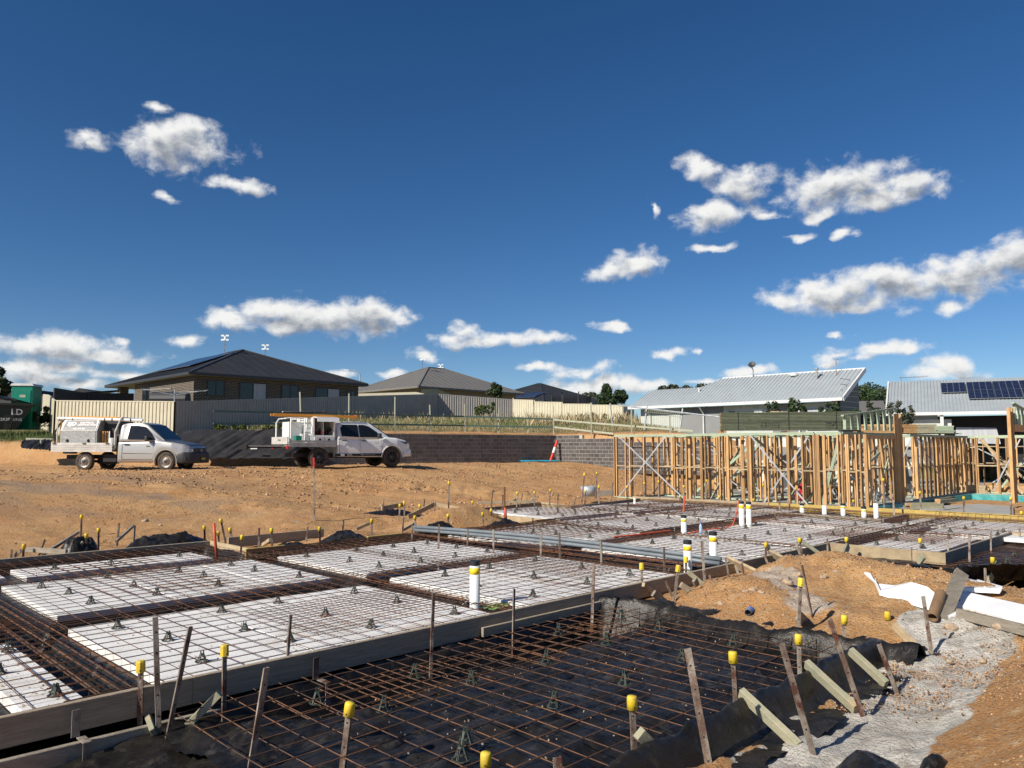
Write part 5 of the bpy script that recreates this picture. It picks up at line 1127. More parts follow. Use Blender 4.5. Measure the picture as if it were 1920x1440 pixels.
def hip_house(name, corner, L, W, zb, wh, rise, oh, mw, mr, label, ang=45, wins=(), WR=None):
    "corner nearest the camera; L along +U (right-back), W along +V (left-back)"
    root = empty(name, (corner[0], corner[1], zb), R(ang), label=label, cat='house')
    for a, b, k in (((0, 0), (L, 0), 0), ((L, 0), (L, W), 1), ((L, W), (0, W), 2), ((0, W), (0, 0), 3)):
        mb = MB(); d = Vector((b[0] - a[0], b[1] - a[1], 0)); c_ = Vector(((a[0] + b[0]) / 2, (a[1] + b[1]) / 2, wh / 2)); t = .22
        c_ += Vector((-d.y, d.x, 0)).normalized() * t / 2; mb.box(c_, (d.length - (2 * t if k % 2 else 0), t, wh) if abs(d.x) > abs(d.y) else (t, d.length - 2 * t, wh))
        mb.build('wall', mw, root)
    W = WR or W
    m_ = min(L, W) / 2 + oh; x0, x1, y0, y1 = -oh, L + oh, -oh, W + oh; ez = wh + .12
    if L >= W: r0, r1 = (x0 + m_, (y0 + y1) / 2), (x1 - m_, (y0 + y1) / 2)
    else: r0, r1 = ((x0 + x1) / 2, y0 + m_), ((x0 + x1) / 2, y1 - m_)
    V = [(x0, y0, ez), (x1, y0, ez), (x1, y1, ez), (x0, y1, ez), (*r0, ez + rise), (*r1, ez + rise)]
    F = [(0, 1, 5, 4), (1, 2, 5), (2, 3, 4, 5), (3, 0, 4)] if L >= W else [(0, 1, 4), (1, 2, 5, 4), (2, 3, 5), (3, 0, 4, 5)]
    mb = MB(); mb.addf(V, F); rf = mb.build('roof', mr, root, fix=False)
    mb = MB(); mb.addf([(x0, y0, ez - .15), (x1, y0, ez - .15), (x1, y1, ez - .15), (x0, y1, ez - .15)], [(3, 2, 1, 0)]); mb.build('soffit', M_soffit, root, fix=False)
    mb = MB(); g_ = .06
    for a, b in (((x0, y0), (x1, y0)), ((x1, y0), (x1, y1)), ((x1, y1), (x0, y1)), ((x0, y1), (x0, y0))): mb.beam((*a, ez - .07), (*b, ez - .07), .1, .17)
    mb.build('gutter', M_charc if mr is M_roofdark else mr, root)
    mb = MB()
    for i, j in ((0, 4), (1, 5 if L >= W else 4), (2, 5), (3, 4 if L >= W else 5), (4, 5)): mb.beam(Vector(V[i]) + Vector((0, 0, .02)), Vector(V[j]) + Vector((0, 0, .02)), .18, .06)
    mb.build('ridge_cap', M_charc if mr is M_roofdark else mr, rf)
    mb = MB(); 
    # standing ribs of the sheeting on the two visible slopes
    if True:
        nrm = 60
        for k in range(1, int((x1 - x0) / .76)):
            x = x0 + k * .76; t = min(1, (x - x0) / m_, (x1 - x) / m_); mb.beam((x, y0, ez + .01), (x, y0 + m_ * t, ez + .01 + rise * t), .03, .02)
        for k in range(1, int((y1 - y0) / .76)):
            y = y0 + k * .76; t = min(1, (y - y0) / m_, (y1 - y) / m_); mb.beam((x0, y, ez + .01), (x0 + m_ * t, y, ez + .01 + rise * t), .03, .02)
        mb.build('roof_rib', mr, rf)['kind'] = 'stuff'
    for (wall, s0, s1, z0, z1, kind) in wins:
        mb = MB(); fr = .05; yo = -.02
        def q(s, z, o): return (s, o, z) if wall == 0 else (o, s, z)
        mid = ((s0 + s1) / 2, (z0 + z1) / 2)
        for (sa, sb, za, zb_) in ((s0, s1, z1 - fr, z1), (s0, s1, z0, z0 + fr), (s0, s0 + fr, z0 + fr, z1 - fr), (s1 - fr, s1, z0 + fr, z1 - fr), (mid[0] - fr / 2, mid[0] + fr / 2, z0 + fr, z1 - fr)):
            c_ = q((sa + sb) / 2, (za + zb_) / 2, yo); dx, dz = sb - sa, zb_ - za; mb.box(c_, (dx, .07, dz) if wall == 0 else (.07, dx, dz))
        wf = mb.build('window', M_charc, root)
        for h_ in (0, 1):
            sa, sb = (s0 + fr, mid[0] - fr / 2) if h_ == 0 else (mid[0] + fr / 2, s1 - fr)
            mb = MB(); c_ = q((sa + sb) / 2, mid[1], yo + .0); mb.box(c_, (sb - sa, .015, z1 - z0 - 2 * fr) if wall == 0 else (.015, sb - sa, z1 - z0 - 2 * fr)); mb.build('pane', M_curtain if (kind == 'c' and h_ == 1) else M_glass, wf)
    return root, V
H1, V1 = hip_house('brick_house', (-20.0, 48.2), 12.2, 10.3, 3.75, 2.42, 2.55, .5, M_brick, WR=14.6, mr=M_roofdark, label='dark brick house with a black hipped steel roof and solar panels, left of centre', wins=[(0, .85, 2.0, 1.15, 2.15, 'd'), (0, 3.0, 4.9, .2, 2.15, 'c'), (0, 6.0, 7.3, 1.1, 2.15, 'd'), (0, 8.6, 10.6, 1.0, 2.1, 'c'), (0, 11.2, 11.9, 1.2, 2.0, 'd'), (1, 7.4, 8.6, 1.0, 2.0, 'd')])
def solar_array(root, p0, ex, ey, nx, ny, w, h, name='solar_panel'):
    "p0 local corner on a roof, ex/ey unit vectors on the slope"
    ex, ey = Vector(ex).normalized(), Vector(ey).normalized(); nn_ = ex.cross(ey).normalized(); nn_ = nn_ if nn_.z > 0 else -nn_
    for i in range(nx):
        for j in range(ny):
            a = Vector(p0) + ex * (i * (w + .03)) + ey * (j * (h + .03)) + nn_ * .1
            mb = MB(); mb.prism([a, a + ex * w, a + ex * w + ey * h, a + ey * h], nn_ * .035); fr = mb.build(name, M_solarframe, root)
            mb = MB(); nxx, nyy = (6, 4) if w > h else (4, 6)
            for c_ in range(nxx):
                for d_ in range(nyy):
                    q_ = a + ex * (w * (c_ + .04) / nxx) + ey * (h * (d_ + .04) / nyy) + nn_ * .037; mb.poly([q_, q_ + ex * w * .92 / nxx, q_ + ex * w * .92 / nxx + ey * h * .92 / nyy, q_ + ey * h * .92 / nyy])
            mb.build('cells', M_solar, fr, fix=False)
m1 = 12.2 / 2 + .5; s1 = Vector((m1, 0, 2.55)).normalized()
solar_array(H1, Vector((-.5, 4.6, 2.54)) + s1 * 2.3, (0, 1, 0), s1, 6, 2, 1.1, 1.7)
mb = MB(); mb.box((.3, 13.6, 1.2), (.6, .6, 2.4)); mb.build('porch_pier', M_brick, H1)
mb = MB(); mb.prism([(-1.6, 16.9, 1.95), (1.5, 16.9, 2.35), (1.5, 21, 2.35), (-1.6, 21, 1.95)], (0, 0, .12)); mb.build('porch_roof', M_roofdark, H1)
for (x, y0_, y1_, Y, lb) in [(421, 628, 659, 55, 'tall antenna on the ridge of the dark brick house'), (497, 646, 669, 60, 'antenna at the right side of the dark brick house roof'), (792, 668, 690, 76, 'antenna on the ridge of the grey-brown roof'), (826, 683, 698, 80, 'antenna right of the ridge of the grey-brown roof')]:
    b = PD(x, y1_, Y); t = PD(x, y0_, Y); root = empty('antenna', b, label=lb, cat='antenna'); h = t.z - b.z
    mb = MB(); mb.tube([(0, 0, -.2), (0, 0, h)], .022, 6); mb.build('mast', M_stake, root); mb = MB()
    for s in (-1, 1):
        for z_ in (0, -.38): mb.box((s * .17, 0, h - .05 + z_ * .8), (.22, .04, .12))
    mb.box((0, 0, h - .24), (.12, .1, .3)); mb.build('antenna_head', M_white, root)
H2, V2 = hip_house('grey_roof_house', (-8.5, 70.2), 12.6, 10.5, 4.3, 2.72, 2.55, .6, M_brick2, M_roofgrey, 'tan brick house with a grey-brown hipped roof behind the grey fence', wins=[(0, 5.2, 6.3, 1.0, 2.1, 'd'), (0, 1.0, 2.2, 1.2, 2.1, 'd')])
H3, V3 = hip_house('dark_roof_house', (3.6, 88), 13, 13.5, 5.2, 1.6, 2.75, .5, M_brick2, M_roofdark, 'house with dark hipped roof and four solar panels behind the stepped cream fence')
# roofs and garden sheds peeking over the grey fence
mb = MB()
def shed(pts, Y, zb, label, mat=M_cream, dp=2.2):
    ps = [PD(x, y, Y) for x, y in pts]; mb = MB(); mb.prism(ps, (0, dp, 0)); return tag(centred(mb, 'garden_shed', mat, tuple(ps[0])), label, 'shed')
shed([(568, 748), (568, 743), (612, 734.5), (656, 741), (656, 748)], 57, 0, 'cream garden shed roof peeking over the grey fence behind the white ute')
shed([(670, 748), (670, 738), (780, 735), (795, 738), (795, 748)], 64, 0, 'long cream shed roof over the grey fence')
shed([(790, 748), (790, 730), (818, 729), (845, 739), (845, 748)], 66, 0, 'small dark green shed over the grey fence', mat=M_skip)
# far left roofs
for (pts, Y, lb, m_) in [([(-30, 742), (60, 730), (70, 742), (90, 760), (-30, 760)], 75, 'dark roof at the far left edge behind the green cubicle', M_roofdark), ([(128, 738), (148, 727.5), (180, 738)], 90, 'small dark gable roof left of the dark brick house', M_roofdark), ([(0, 748), (70, 738), (85, 745), (85, 765), (0, 765)], 70, 'dark solar-covered roof behind the skip bin', M_charc)]:
    ps = [PD(x, y, Y) for x, y in pts]; mb = MB(); mb.prism(ps, (0, 6, 0)); tag(centred(mb, 'distant_house', m_, tuple(ps[0])), lb, 'house')
H3a = 13 / 2 + .5; 
s3_ = Vector((0, H3a, 2.75)).normalized()
ps3 = PD(948, 739, 90)
rt = empty('solar_panels_frame', (0, 0, 0)); bpy.data.objects.remove(rt)
L3 = Vector((ps3.x - 3.6, ps3.y - 88, 0)); lx, ly = L3.x * SQ + L3.y * SQ, -L3.x * SQ + L3.y * SQ
s3x = Vector((H3a, 0, 2.75)).normalized()
solar_array(H3, Vector((-.5, 7.2, 1.72)) + s3x * 1.2, (0, -1, 0), s3x, 4, 1, 1.3, 1.9)
# pale metal house (mono-pitch) -----------------------------------------
def V2w(o, e, n_, s, t, z): return Vector((o[0] + e[0] * s + n_[0] * t, o[1] + e[1] * s + n_[1] * t, z))
o4 = (7.87, 50.0); e4 = (SQ, -SQ); n4 = (SQ, SQ); z4 = 4.25; sl = math.tan(R(29.4))
H4 = empty('pale_roof_house', (7.87, 50, 1.0), label='grey rendered house with a large pale metal mono-pitch roof behind the frame', cat='house')
def w4(s, t, z): return V2w(o4, e4, n4, s, t, z)
poly = [(-.3, 0), (13.5, 0), (13.5, 3.1), (4.8, 3.1), (3.75, 2.1), (.1, 2.1)]
mb = MB(); top = [w4(s, t, z4 + t * sl) for s, t in poly]; mb.prism(top, (0, 0, -.16)); rf = mb.build('roof', M_rooflight, H4, world=True)
mb = MB(); k = 0; s = -.1
while s < 13.45:
    tm = 3.1 if s > 4.8 else (2.1 + (s - 3.75) / 1.05 if s > 3.75 else 2.1)
    mb.beam(w4(s, .02, z4 + .012), w4(s, tm - .02, z4 + tm * sl + .012), .035, .022); s += .24
r_ = mb.build('roof_rib', M_rooflight, rf); r_.location = (0, 0, 0); r_['kind'] = 'stuff'
r_.parent = H4; r_.location = -Vector(H4.location)
mb = MB(); mb.beam(w4(-.35, -.06, z4 - .08), w4(13.5, -.06, z4 - .08), .1, .16); mb.build('gutter', M_wht, H4, world=True)
mb = MB(); mb.beam(w4(13.55, -.05, z4 - .07), w4(13.55, 3.15, z4 + 3.15 * sl - .07), .07, .24); mb.beam(w4(4.75, 3.15, z4 + 3.1 * sl + .02), w4(13.5, 3.15, z4 + 3.1 * sl + .02), .12, .08); mb.build('barge_board', M_wht, H4, world=True)
def panel4(s0, s1, z0, z1, mat, name='wall_panel', t=.55, th=.15):
    mb = MB(); mb.prism([w4(s0, t, z0), w4(s1, t, z0), w4(s1, t, z1), w4(s0, t, z1)], Vector((n4[0], n4[1], 0)) * th); return mb.build(name, mat, H4, world=True)
for (a, b, m_) in [(.2, 1.2, M_render_pale), (1.2, 3.2, M_render_pale), (3.2, 6.2, M_render_grey), (6.2, 7.3, M_render_pale), (7.3, 9.3, M_render_pale), (9.3, 11.2, M_render_grey), (11.2, 13.2, M_render_pale)]:
    panel4(a + .004, b - .004, 1.0, z4 - .15, m_)
panel4(6.55, 6.95, 2.75, 3.75, M_glass, 'window', t=.53, th=.03); panel4(8.2, 8.7, 3.5, 3.8, M_white, 'sign_board', t=.5, th=.03); panel4(11.4, 12.9, 2.7, 3.75, M_curtain, 'window', t=.52, th=.04); panel4(11.3, 13.0, 2.55, 2.68, M_white, 'window_sill', t=.5, th=.05)
mb = MB(); mb.prism([w4(13.2, .4, 1.0), w4(13.2, 3.0, 1.0), w4(13.2, 3.0, z4 + 3.0 * sl - .2), w4(13.2, .4, z4 + .4 * sl - .2)], Vector((-e4[0], -e4[1], 0)) * .15); mb.build('gable_wall', M_charc, H4, world=True)
mb = MB()
for k in range(14): mb.beam(w4(13.21, .45 + k * .0, 1.4 + k * .3), w4(13.21, 2.95, 1.4 + k * .3), .02, .03)
mb.build('weatherboard_line', M_grey, H4, world=True)
for s_, lb in ((1.0, 0), (4.9, 0), (10.9, 0)):
    mb = MB(); mb.tube([w4(s_, -.05, z4 - .15), w4(s_, .3, z4 - .45), w4(s_, .45, z4 - .6), w4(s_, .45, 1.0)], .05, 8); mb.build('downpipe', M_wht, H4, world=True)
mb = MB(); p = w4(11.2, 2.2, z4 + 2.2 * sl); mb.tube([p, p + Vector((0, 0, .55))], .06, 10); mb.tube([p + Vector((0, 0, .55)), p + Vector((0, 0, .65))], .11, 10); mb.build('flue', M_alu, H4, world=True)
mb = MB(); p = w4(4.0, 1.5, z4 + 1.5 * sl); mb.tube([p, p + Vector((0, 0, .25))], .05, 10); mb.build('vent_pipe', M_wht, H4, world=True)
mb = MB(); p = w4(9.6, 2.75, z4 + 2.75 * sl); mb.lathe([(.22, 0), (.26, .08), (.18, .2), (0, .24)], p, n=14); mb.build('roof_vent', M_wht, H4, world=True)
mb = MB(); p = w4(12.2, 2.5, z4 + 2.5 * sl); mb.tube([p, p + Vector((0, 0, .95))], .02, 6); mb.beam(p + Vector((-.15, 0, .95)), p + Vector((.15, 0, .9)), .02, .02); mb.build('aerial', M_stake, H4, world=True)
p = w4(6.9, 3.0, z4 + 3.0 * sl); dsh = empty('satellite_dish', p, label='black satellite dish on the ridge of the pale metal roof', cat='satellite dish')
mb = MB(); mb.tube([(0, 0, -.1), (0, 0, .45), (-.08, -.05, .6)], .025, 6); mb.build('dish_mast', M_stake, dsh)
mb = MB(); mb.lathe([(0, 0), (.15, .02), (.28, .08), (.36, .15), (.34, .15), (0, .02)], n=20); d_ = mb.build('dish_bowl', M_darkplastic, dsh, smooth=True); d_.location = (-.08, -.1, .72); d_.rotation_euler = (R(52), R(-38), 0); d_.scale = (.62, .62, .62); mb = MB(); mb.tube([(-.05, -.1, .5), (-.45, -.35, .72)], .015, 6); mb.build('feed_arm', M_stake, dsh)
# right house -----------------------------------------------------------
e5 = Vector((.88, -.474, 0)).normalized(); n5 = Vector((.474, .88, 0)).normalized(); o5 = Vector((19.5, 40.0, 0)); z5 = 3.4
H5 = empty('solar_roof_house', (19.5, 40, .85), label='house with pale corrugated roof and large solar array at the right edge', cat='house')
def w5(s, t, z): return o5 + e5 * s + n5 * t + Vector((0, 0, z))
mb = MB(); mb.prism([w5(0, 0, z5), w5(13, 0, z5), w5(13, 4.5, z5 + 1.95), w5(.0, 4.5, z5 + 1.95)], (0, 0, -.12)); mb.build('roof', M_rooflight, H5, world=True)
mb = MB(); s = .1
while s < 12.9: mb.beam(w5(s, .02, z5 + .01), w5(s, 4.48, z5 + 1.95 + .01), .07, .035); s += .16
r_ = mb.build('roof_rib', M_rooflight, H5, world=True); r_['kind'] = 'stuff'
mb = MB(); mb.beam(w5(-.1, -.06, z5 - .07), w5(13, -.06, z5 - .07), .1, .15); mb.build('gutter', M_wht, H5, world=True)
mb = MB(); mb.beam(w5(-.05, -.05, z5 - .04), w5(-.05, 4.5, z5 + 1.9), .08, .22); mb.build('barge_board', M_wht, H5, world=True)
sy5 = (n5 * 4.5 + Vector((0, 0, 1.95))).normalized()
solar_array(H5, w5(3.75, 1.4, z5 + .607) - Vector(H5.location), e5, sy5, 8, 2, 1.16, 1.25); solar_array(H5, w5(2.55, 2.35, z5 + 1.018) - Vector(H5.location), e5, sy5, 1, 1, 1.14, 1.5)
def panel5(s0, s1, z0, z1, mat, name='wall_panel', t=.5, th=.15):
    mb = MB(); mb.prism([w5(s0, t, z0), w5(s1, t, z0), w5(s1, t, z1), w5(s0, t, z1)], n5 * th); return mb.build(name, mat, H5, world=True)
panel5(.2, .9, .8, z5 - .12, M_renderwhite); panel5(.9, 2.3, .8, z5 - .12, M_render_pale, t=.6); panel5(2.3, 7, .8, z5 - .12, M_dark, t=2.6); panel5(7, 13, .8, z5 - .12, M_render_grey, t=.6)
panel5(1.0, 2.9, z5 - .75, z5 - .35, M_renderwhite, 'wall_cladding', t=.45, th=.1)
panel5(5.3, 5.45, .8, z5 - .1, M_wht, 'verandah_post', t=.0, th=.15); panel5(2.4, 2.55, .8, z5 - .1, M_wht, 'verandah_post', t=.0, th=.15)
mb = MB(); mb.prism([w5(3.0, .9, z5 - 1.55), w5(5.0, .9, z5 - 1.6), w5(4.85, .9, z5 - .8), w5(3.1, .9, z5 - .75)], n5 * .05); mb.build('blind', M_curtain, H5, world=True)
mb = MB(); p = w5(.6, 4.5, z5 + 1.95); mb.tube([p, p + Vector((0, 0, .3))], .015, 6); mb.beam(p + Vector((-.1, 0, .22)), p + Vector((1.4, -.3, .3)), .02, .02)
for k in range(6): mb.beam(p + Vector((.1 + k * .22, -.15, .24)), p + Vector((.1 + k * .22, .15, .24)), .015, .015)
mb.build('aerial', M_stake, H5, world=True)
# low linking roof between them
mb = MB(); mb.prism([PD(1595, 777, 46), PD(1612, 752, 49), PD(1656, 751, 49), PD(1665, 777, 46)], (0, .6, -.2)); tag(centred(mb, 'low_roof', M_roofgrey, tuple(PD(1595, 777, 46))), 'low grey corrugated roof between the two pale roofed houses', 'roof')
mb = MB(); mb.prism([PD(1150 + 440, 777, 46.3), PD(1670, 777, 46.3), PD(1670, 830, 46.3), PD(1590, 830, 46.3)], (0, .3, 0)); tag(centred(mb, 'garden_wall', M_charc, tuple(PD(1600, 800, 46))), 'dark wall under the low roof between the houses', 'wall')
# cream rendered wall behind the frame
c0, c1 = UV(34.1, 20.3), UV(34.1, 10.6)
CW = empty('rendered_wall', (c0 + c1) / 2 + Vector((0, 0, -.35)), label='long cream rendered wall with dark grey bands behind the timber frame', cat='wall')
mb = MB(); mb.beam(c0 + Vector((0, 0, .85)), c1 + Vector((0, 0, .85)), .2, 2.4); mb.build('wall_face', M_renderwhite, CW, world=True)
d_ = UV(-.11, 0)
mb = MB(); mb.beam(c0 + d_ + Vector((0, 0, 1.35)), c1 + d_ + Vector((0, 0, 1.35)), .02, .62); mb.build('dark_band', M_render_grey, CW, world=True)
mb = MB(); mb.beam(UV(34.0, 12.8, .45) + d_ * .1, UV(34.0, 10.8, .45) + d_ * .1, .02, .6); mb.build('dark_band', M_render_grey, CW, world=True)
# portable cubicle and skip
b = PD(47, 802, 41); root = empty('portable_toilet', b, R(8), label='green portable toilet cubicle behind the skip bin', cat='portable toilet')
mb = MB(); mb.box((0, 0, 1.05), (1.05, 1.05, 2.3)); mb.build('cubicle_body', M_loo, root, bevel=.03); mb = MB(); mb.box((.05, -.54, 1.0), (.78, .03, 1.95)); mb.build('door', M_loo, root, bevel=.01)
mb = MB(); mb.prism([(-.58, -.58, 2.2), (.58, -.58, 2.2), (.5, -.58, 2.32), (-.5, -.58, 2.32)], (0, 1.16, 0)); mb.build('cubicle_roof', M_wht, root); mb = MB(); mb.box((.05, -.56, 1.65), (.30, .01, .14)); mb.build('door_sign', M_railpale, root)
for k in range(3): mb = MB(); mb.box((-.1, -.56, .25 + k * .17), (.25, .01, .04)); mb.build('vent_slot', M_wht, root)
b = PD(-27, 804, 38.5); root = empty('skip_bin', b, R(33), label='dark green skip bin full of rubbish at the left edge', cat='skip bin')
mb = MB(); mb.prism([(-2.2, 0, 0), (1.3, 0, 0), (2.0, 0, 1.25), (-2.9, 0, 1.25)], (0, 1.8, 0)); mb.build('bin_body', M_skip, root); mb = MB(); mb.beam((-2.95, -.04, 1.26), (2.05, -.04, 1.26), .1, .1); mb.beam((2.03, -.04, 1.26), (2.03, 1.84, 1.26), .1, .1); mb.build('bin_rim', M_skip, root)
for x_ in (-1.2, 0.2, 1.0): mb = MB(); mb.beam((x_, -.03, .02), (x_ * 1.25, -.03, 1.2), .08, .06); mb.build('rib', M_skip, root)
n = 26; a, b2_ = np.meshgrid(np.linspace(-2.7, 1.9, n), np.linspace(.1, 1.7, 12)); grid_mesh('rubbish', a, b2_, 1.2 + .9 * np.clip(1 - ((a + .2) / 2.4) ** 2, 0, 1) * (.5 + .8 * fbm(a * 2, b2_ * 2, 4)) * .6, M_black, parent=root, smooth=False)
def text(body, size, loc, rot, mat, parent=None, name='lettering', bold=0.0, xs=1.0, shear=0.0, ext=.002, align='CENTER'):
    cu = bpy.data.curves.new(name, 'FONT'); cu.body = body; cu.size = size; cu.align_x = align; cu.align_y = 'CENTER'; cu.offset = bold; cu.shear = shear; cu.extrude = ext; cu.resolution_u = 2
    t = bpy.data.objects.new(name, cu); COL.objects.link(t); bpy.context.view_layer.update(); me = bpy.data.meshes.new_from_object(t.evaluated_get(bpy.context.evaluated_depsgraph_get())); bpy.data.objects.remove(t)
    me.materials.clear(); me.materials.append(mat); o = add(name, me, parent, loc, rot); o.scale = (xs, 1, 1); return o
text('LD', .42, (1.28, -.03, .86), (R(90), 0, 0), M_text_w, root, bold=.01); text('SKIP BINS', .22, (1.05, -.03, .48), (R(90), 0, 0), M_text_w, root)
# street light, tank, clothes line, trampoline
f_ = PD(676, 740, 95); root = empty('street_light', f_, label='curved street light behind the roofs left of the grey-brown roof', cat='street light'); t_ = PD(675, 700, 95) - f_; e_ = PD(653, 694, 95) - f_
mb = MB(); mb.tube([(0, 0, 0), t_ * .9, t_ + Vector((-.15, 0, .15)), t_ + Vector((-.6, 0, .35)), e_], [.09, .07, .06, .05, .04], 8); mb.build('pole', M_steelbrace, root); mb = MB(); mb.box(e_ + Vector((-.2, 0, 0)), (.6, .2, .1)); mb.build('lamp_head', M_white, root)
f_ = PD(318, 760, 44.5); mb = MB(); mb.tube([f_ + Vector((-1.0, 0, .35)), f_ + Vector((-1.0, 0, .36)), f_ + Vector((1.05, 0, .36))], [.2, .42, .42], 14); tag(centred(mb, 'water_tank', M_darkplastic, tuple(f_), smooth=False), 'dark tank behind the cream fence before the brick house', 'tank')
f_ = PD(327, 756, 42); root = empty('clothes_line', f_, label='rotary clothes line behind the fence corner', cat='clothes line'); mb = MB(); mb.tube([(0, 0, -.6), (0, 0, .75)], .035, 8); mb.build('post', M_steelbrace, root); mb = MB()
for t in (0.3, 1.9, 3.4, 5.0): mb.tube([(0, 0, .45), (1.7 * math.cos(t), 1.7 * math.sin(t), .75)], .02, 6)
mb.build('arm', M_steelbrace, root); mb = MB(); pts = [(1.6 * math.cos(t), 1.6 * math.sin(t), .7) for t in (0.3, 1.9, 3.4, 5.0, 6.58)]; mb.tube(pts, .008, 4); mb.build('line', M_wht, root)
f_ = PD(1070, 762, 66); root = empty('trampoline', f_, label='trampoline with black safety net over the stepped cream fence', cat='trampoline'); mb = MB()
for k in range(8): t = k * math.pi / 4 + .3; mb.tube([(1.75 * math.cos(t), 1.75 * math.sin(t), 0), (1.75 * math.cos(t), 1.75 * math.sin(t), .95), (1.9 * math.cos(t), 1.9 * math.sin(t), 1.15)], .05, 6)
mb.build('net_pole', M_charc, root); mb = MB()
for k in range(48):
    t = k * math.pi / 24; q_ = (1.75 * math.cos(t), 1.75 * math.sin(t)); mb.beam((*q_, .3), (*q_, .75 + .18 * abs(math.cos(4 * t + 1.2))), .03, .02)
for z_ in np.arange(.3, .8, .08): mb.tube([(1.75 * math.cos(t), 1.75 * math.sin(t), z_) for t in np.linspace(0, 6.283, 33)], .014, 4)
mb.build('safety_netting', M_dark, root)
# black sheeting over the bank
def bank_sheet(x0, x1, ytop, ybot, Yt, Yb, label, nx=70, nz=26, seed=0):
    a, b = np.meshgrid(np.linspace(0, 1, nx), np.linspace(0, 1, nz)); X = np.zeros_like(a); Y = X.copy(); Z = X.copy()
    T0, T1 = PD(x0, ytop[0], Yt[0]), PD(x1, ytop[1], Yt[1]); B0, B1_ = PD(x0 - 8, ybot[0], Yb[0]), PD(x1, ybot[1], Yb[1])
    for arr, i in ((X, 0), (Y, 1), (Z, 2)): arr[:] = (T0[i] * (1 - a) + T1[i] * a) * (1 - b) + (B0[i] * (1 - a) + B1_[i] * a) * b
    fold = ridged(a * 14 + b * 5 + seed, b * 1.5 + a * 3, 4); Y -= .12 * fold * np.sin(b * 3.14) + .05; Z += .06 * fold + .05 * fbm(a * 9, b * 3 + seed, 3); X += .1 * fold * b
    o = grid_mesh('bank_sheeting', X, Y, Z, M_black2); return tag(o, label, 'plastic sheet')
M_black2 = M('dusty_black_plastic', (.022, .021, .021), (.04, .037, .034), scale=2, rough=.5, bump=.4, bscale=5)
bank_sheet(335, 566, (808, 807), (861, 862), (34.3, 34.9), (32.2, 33.2), 'black plastic sheeting covering the earth bank between the two utes')
bank_sheet(45, 98, (826, 824), (843, 847), (34.8, 34.8), (33.4, 33.4), 'small black plastic sheet on the bank left of the silver ute', seed=5)
mb = MB(); mb.beam(PD(49, 823, 34.6), PD(99, 824, 34.6), .05, .09); mb.beam(PD(76, 824, 34.4), PD(76, 843, 33.6), .05, .05); tag(centred(mb, 'pegged_rail', M_railpale, tuple(PD(49, 823, 34.6))), 'pale rail on a peg holding the small black sheet', 'timber')
mb = MB(); a = PD(476, 839, 32.6); mb.box(a, (.28, .02, .14), (0, 0, 0)); tag(centred(mb, 'small_sign', M_white, tuple(a)), 'small white label on the black bank sheeting', 'label')
# ---------------------------------------------------------------- frame slab, membrane
ZF = -.25
mb = MB(); pg = [UV(u, v, ZF) for u, v in [(23.1, 17.9), (23.1, 9.25), (34.95, 9.0), (34.95, 6.4), (52, 6.2), (52, 20), (30, 20), (27, 17.9)]]
mb.prism(pg, (0, 0, -.32)); o = centred(mb, 'house_slab', M_concrete, tuple(pg[0])); tag(o, 'concrete slab carrying the timber wall frames', kind='structure')
mb = MB(); mb.prism([UV(u, v, ZF - .10) for u, v in [(21.2, 9.18), (21.2, 5.0), (25, 5.4), (30.6, 6.6), (31.0, 7.7), (27.5, 9.1)]], (0, 0, -.2)); o = centred(mb, 'concrete_path', M_concrete, tuple(UV(23, 7, ZF))); tag(o, 'pale concrete pad before the teal edged slab', kind='structure')
def teal(pts, label):
    n = 12; mb = MB()
    for a, b in zip(pts[:-1], pts[1:]):
        a, b = Vector(a), Vector(b); d = (b - a).normalized(); n_ = Vector((d.y, -d.x, 0)); n_ = n_ if n_.y < 0 else -n_
        P0 = []
        for i in range(n + 1):
            t = i / n; p = a.lerp(b, t); w = .03 * math.sin(i * 2.1); P0.append((p + n_ * .0 + Vector((0, 0, .03)), p + n_ * (.05 + w * .4) + Vector((0, 0, .02 + w * .3)), p + n_ * (.09 + w) + Vector((0, 0, -.20))))
        vs = [q for r_ in P0 for q in r_]; mb.addf(vs, [(3 * i + j, 3 * i + j + 1, 3 * i + j + 4, 3 * i + j + 3) for i in range(n) for j in range(2)])
    return tag(centred(mb, 'teal_membrane', M_teal, tuple(pts[0])), label, 'membrane')
teal([UV(24.0, 9.22, ZF), UV(28, 9.15, ZF), UV(31.5, 9.08, ZF), UV(34.9, 8.98, ZF)], 'teal waterproof strip along the slab edge behind the stacked timber')
teal([UV(34.93, 8.95, ZF), UV(34.93, 6.42, ZF)], 'bright teal waterproof strip at the back step of the slab')
teal([UV(35, 6.38, ZF), UV(42, 6.3, ZF)], 'teal waterproof strip right of the tall post')
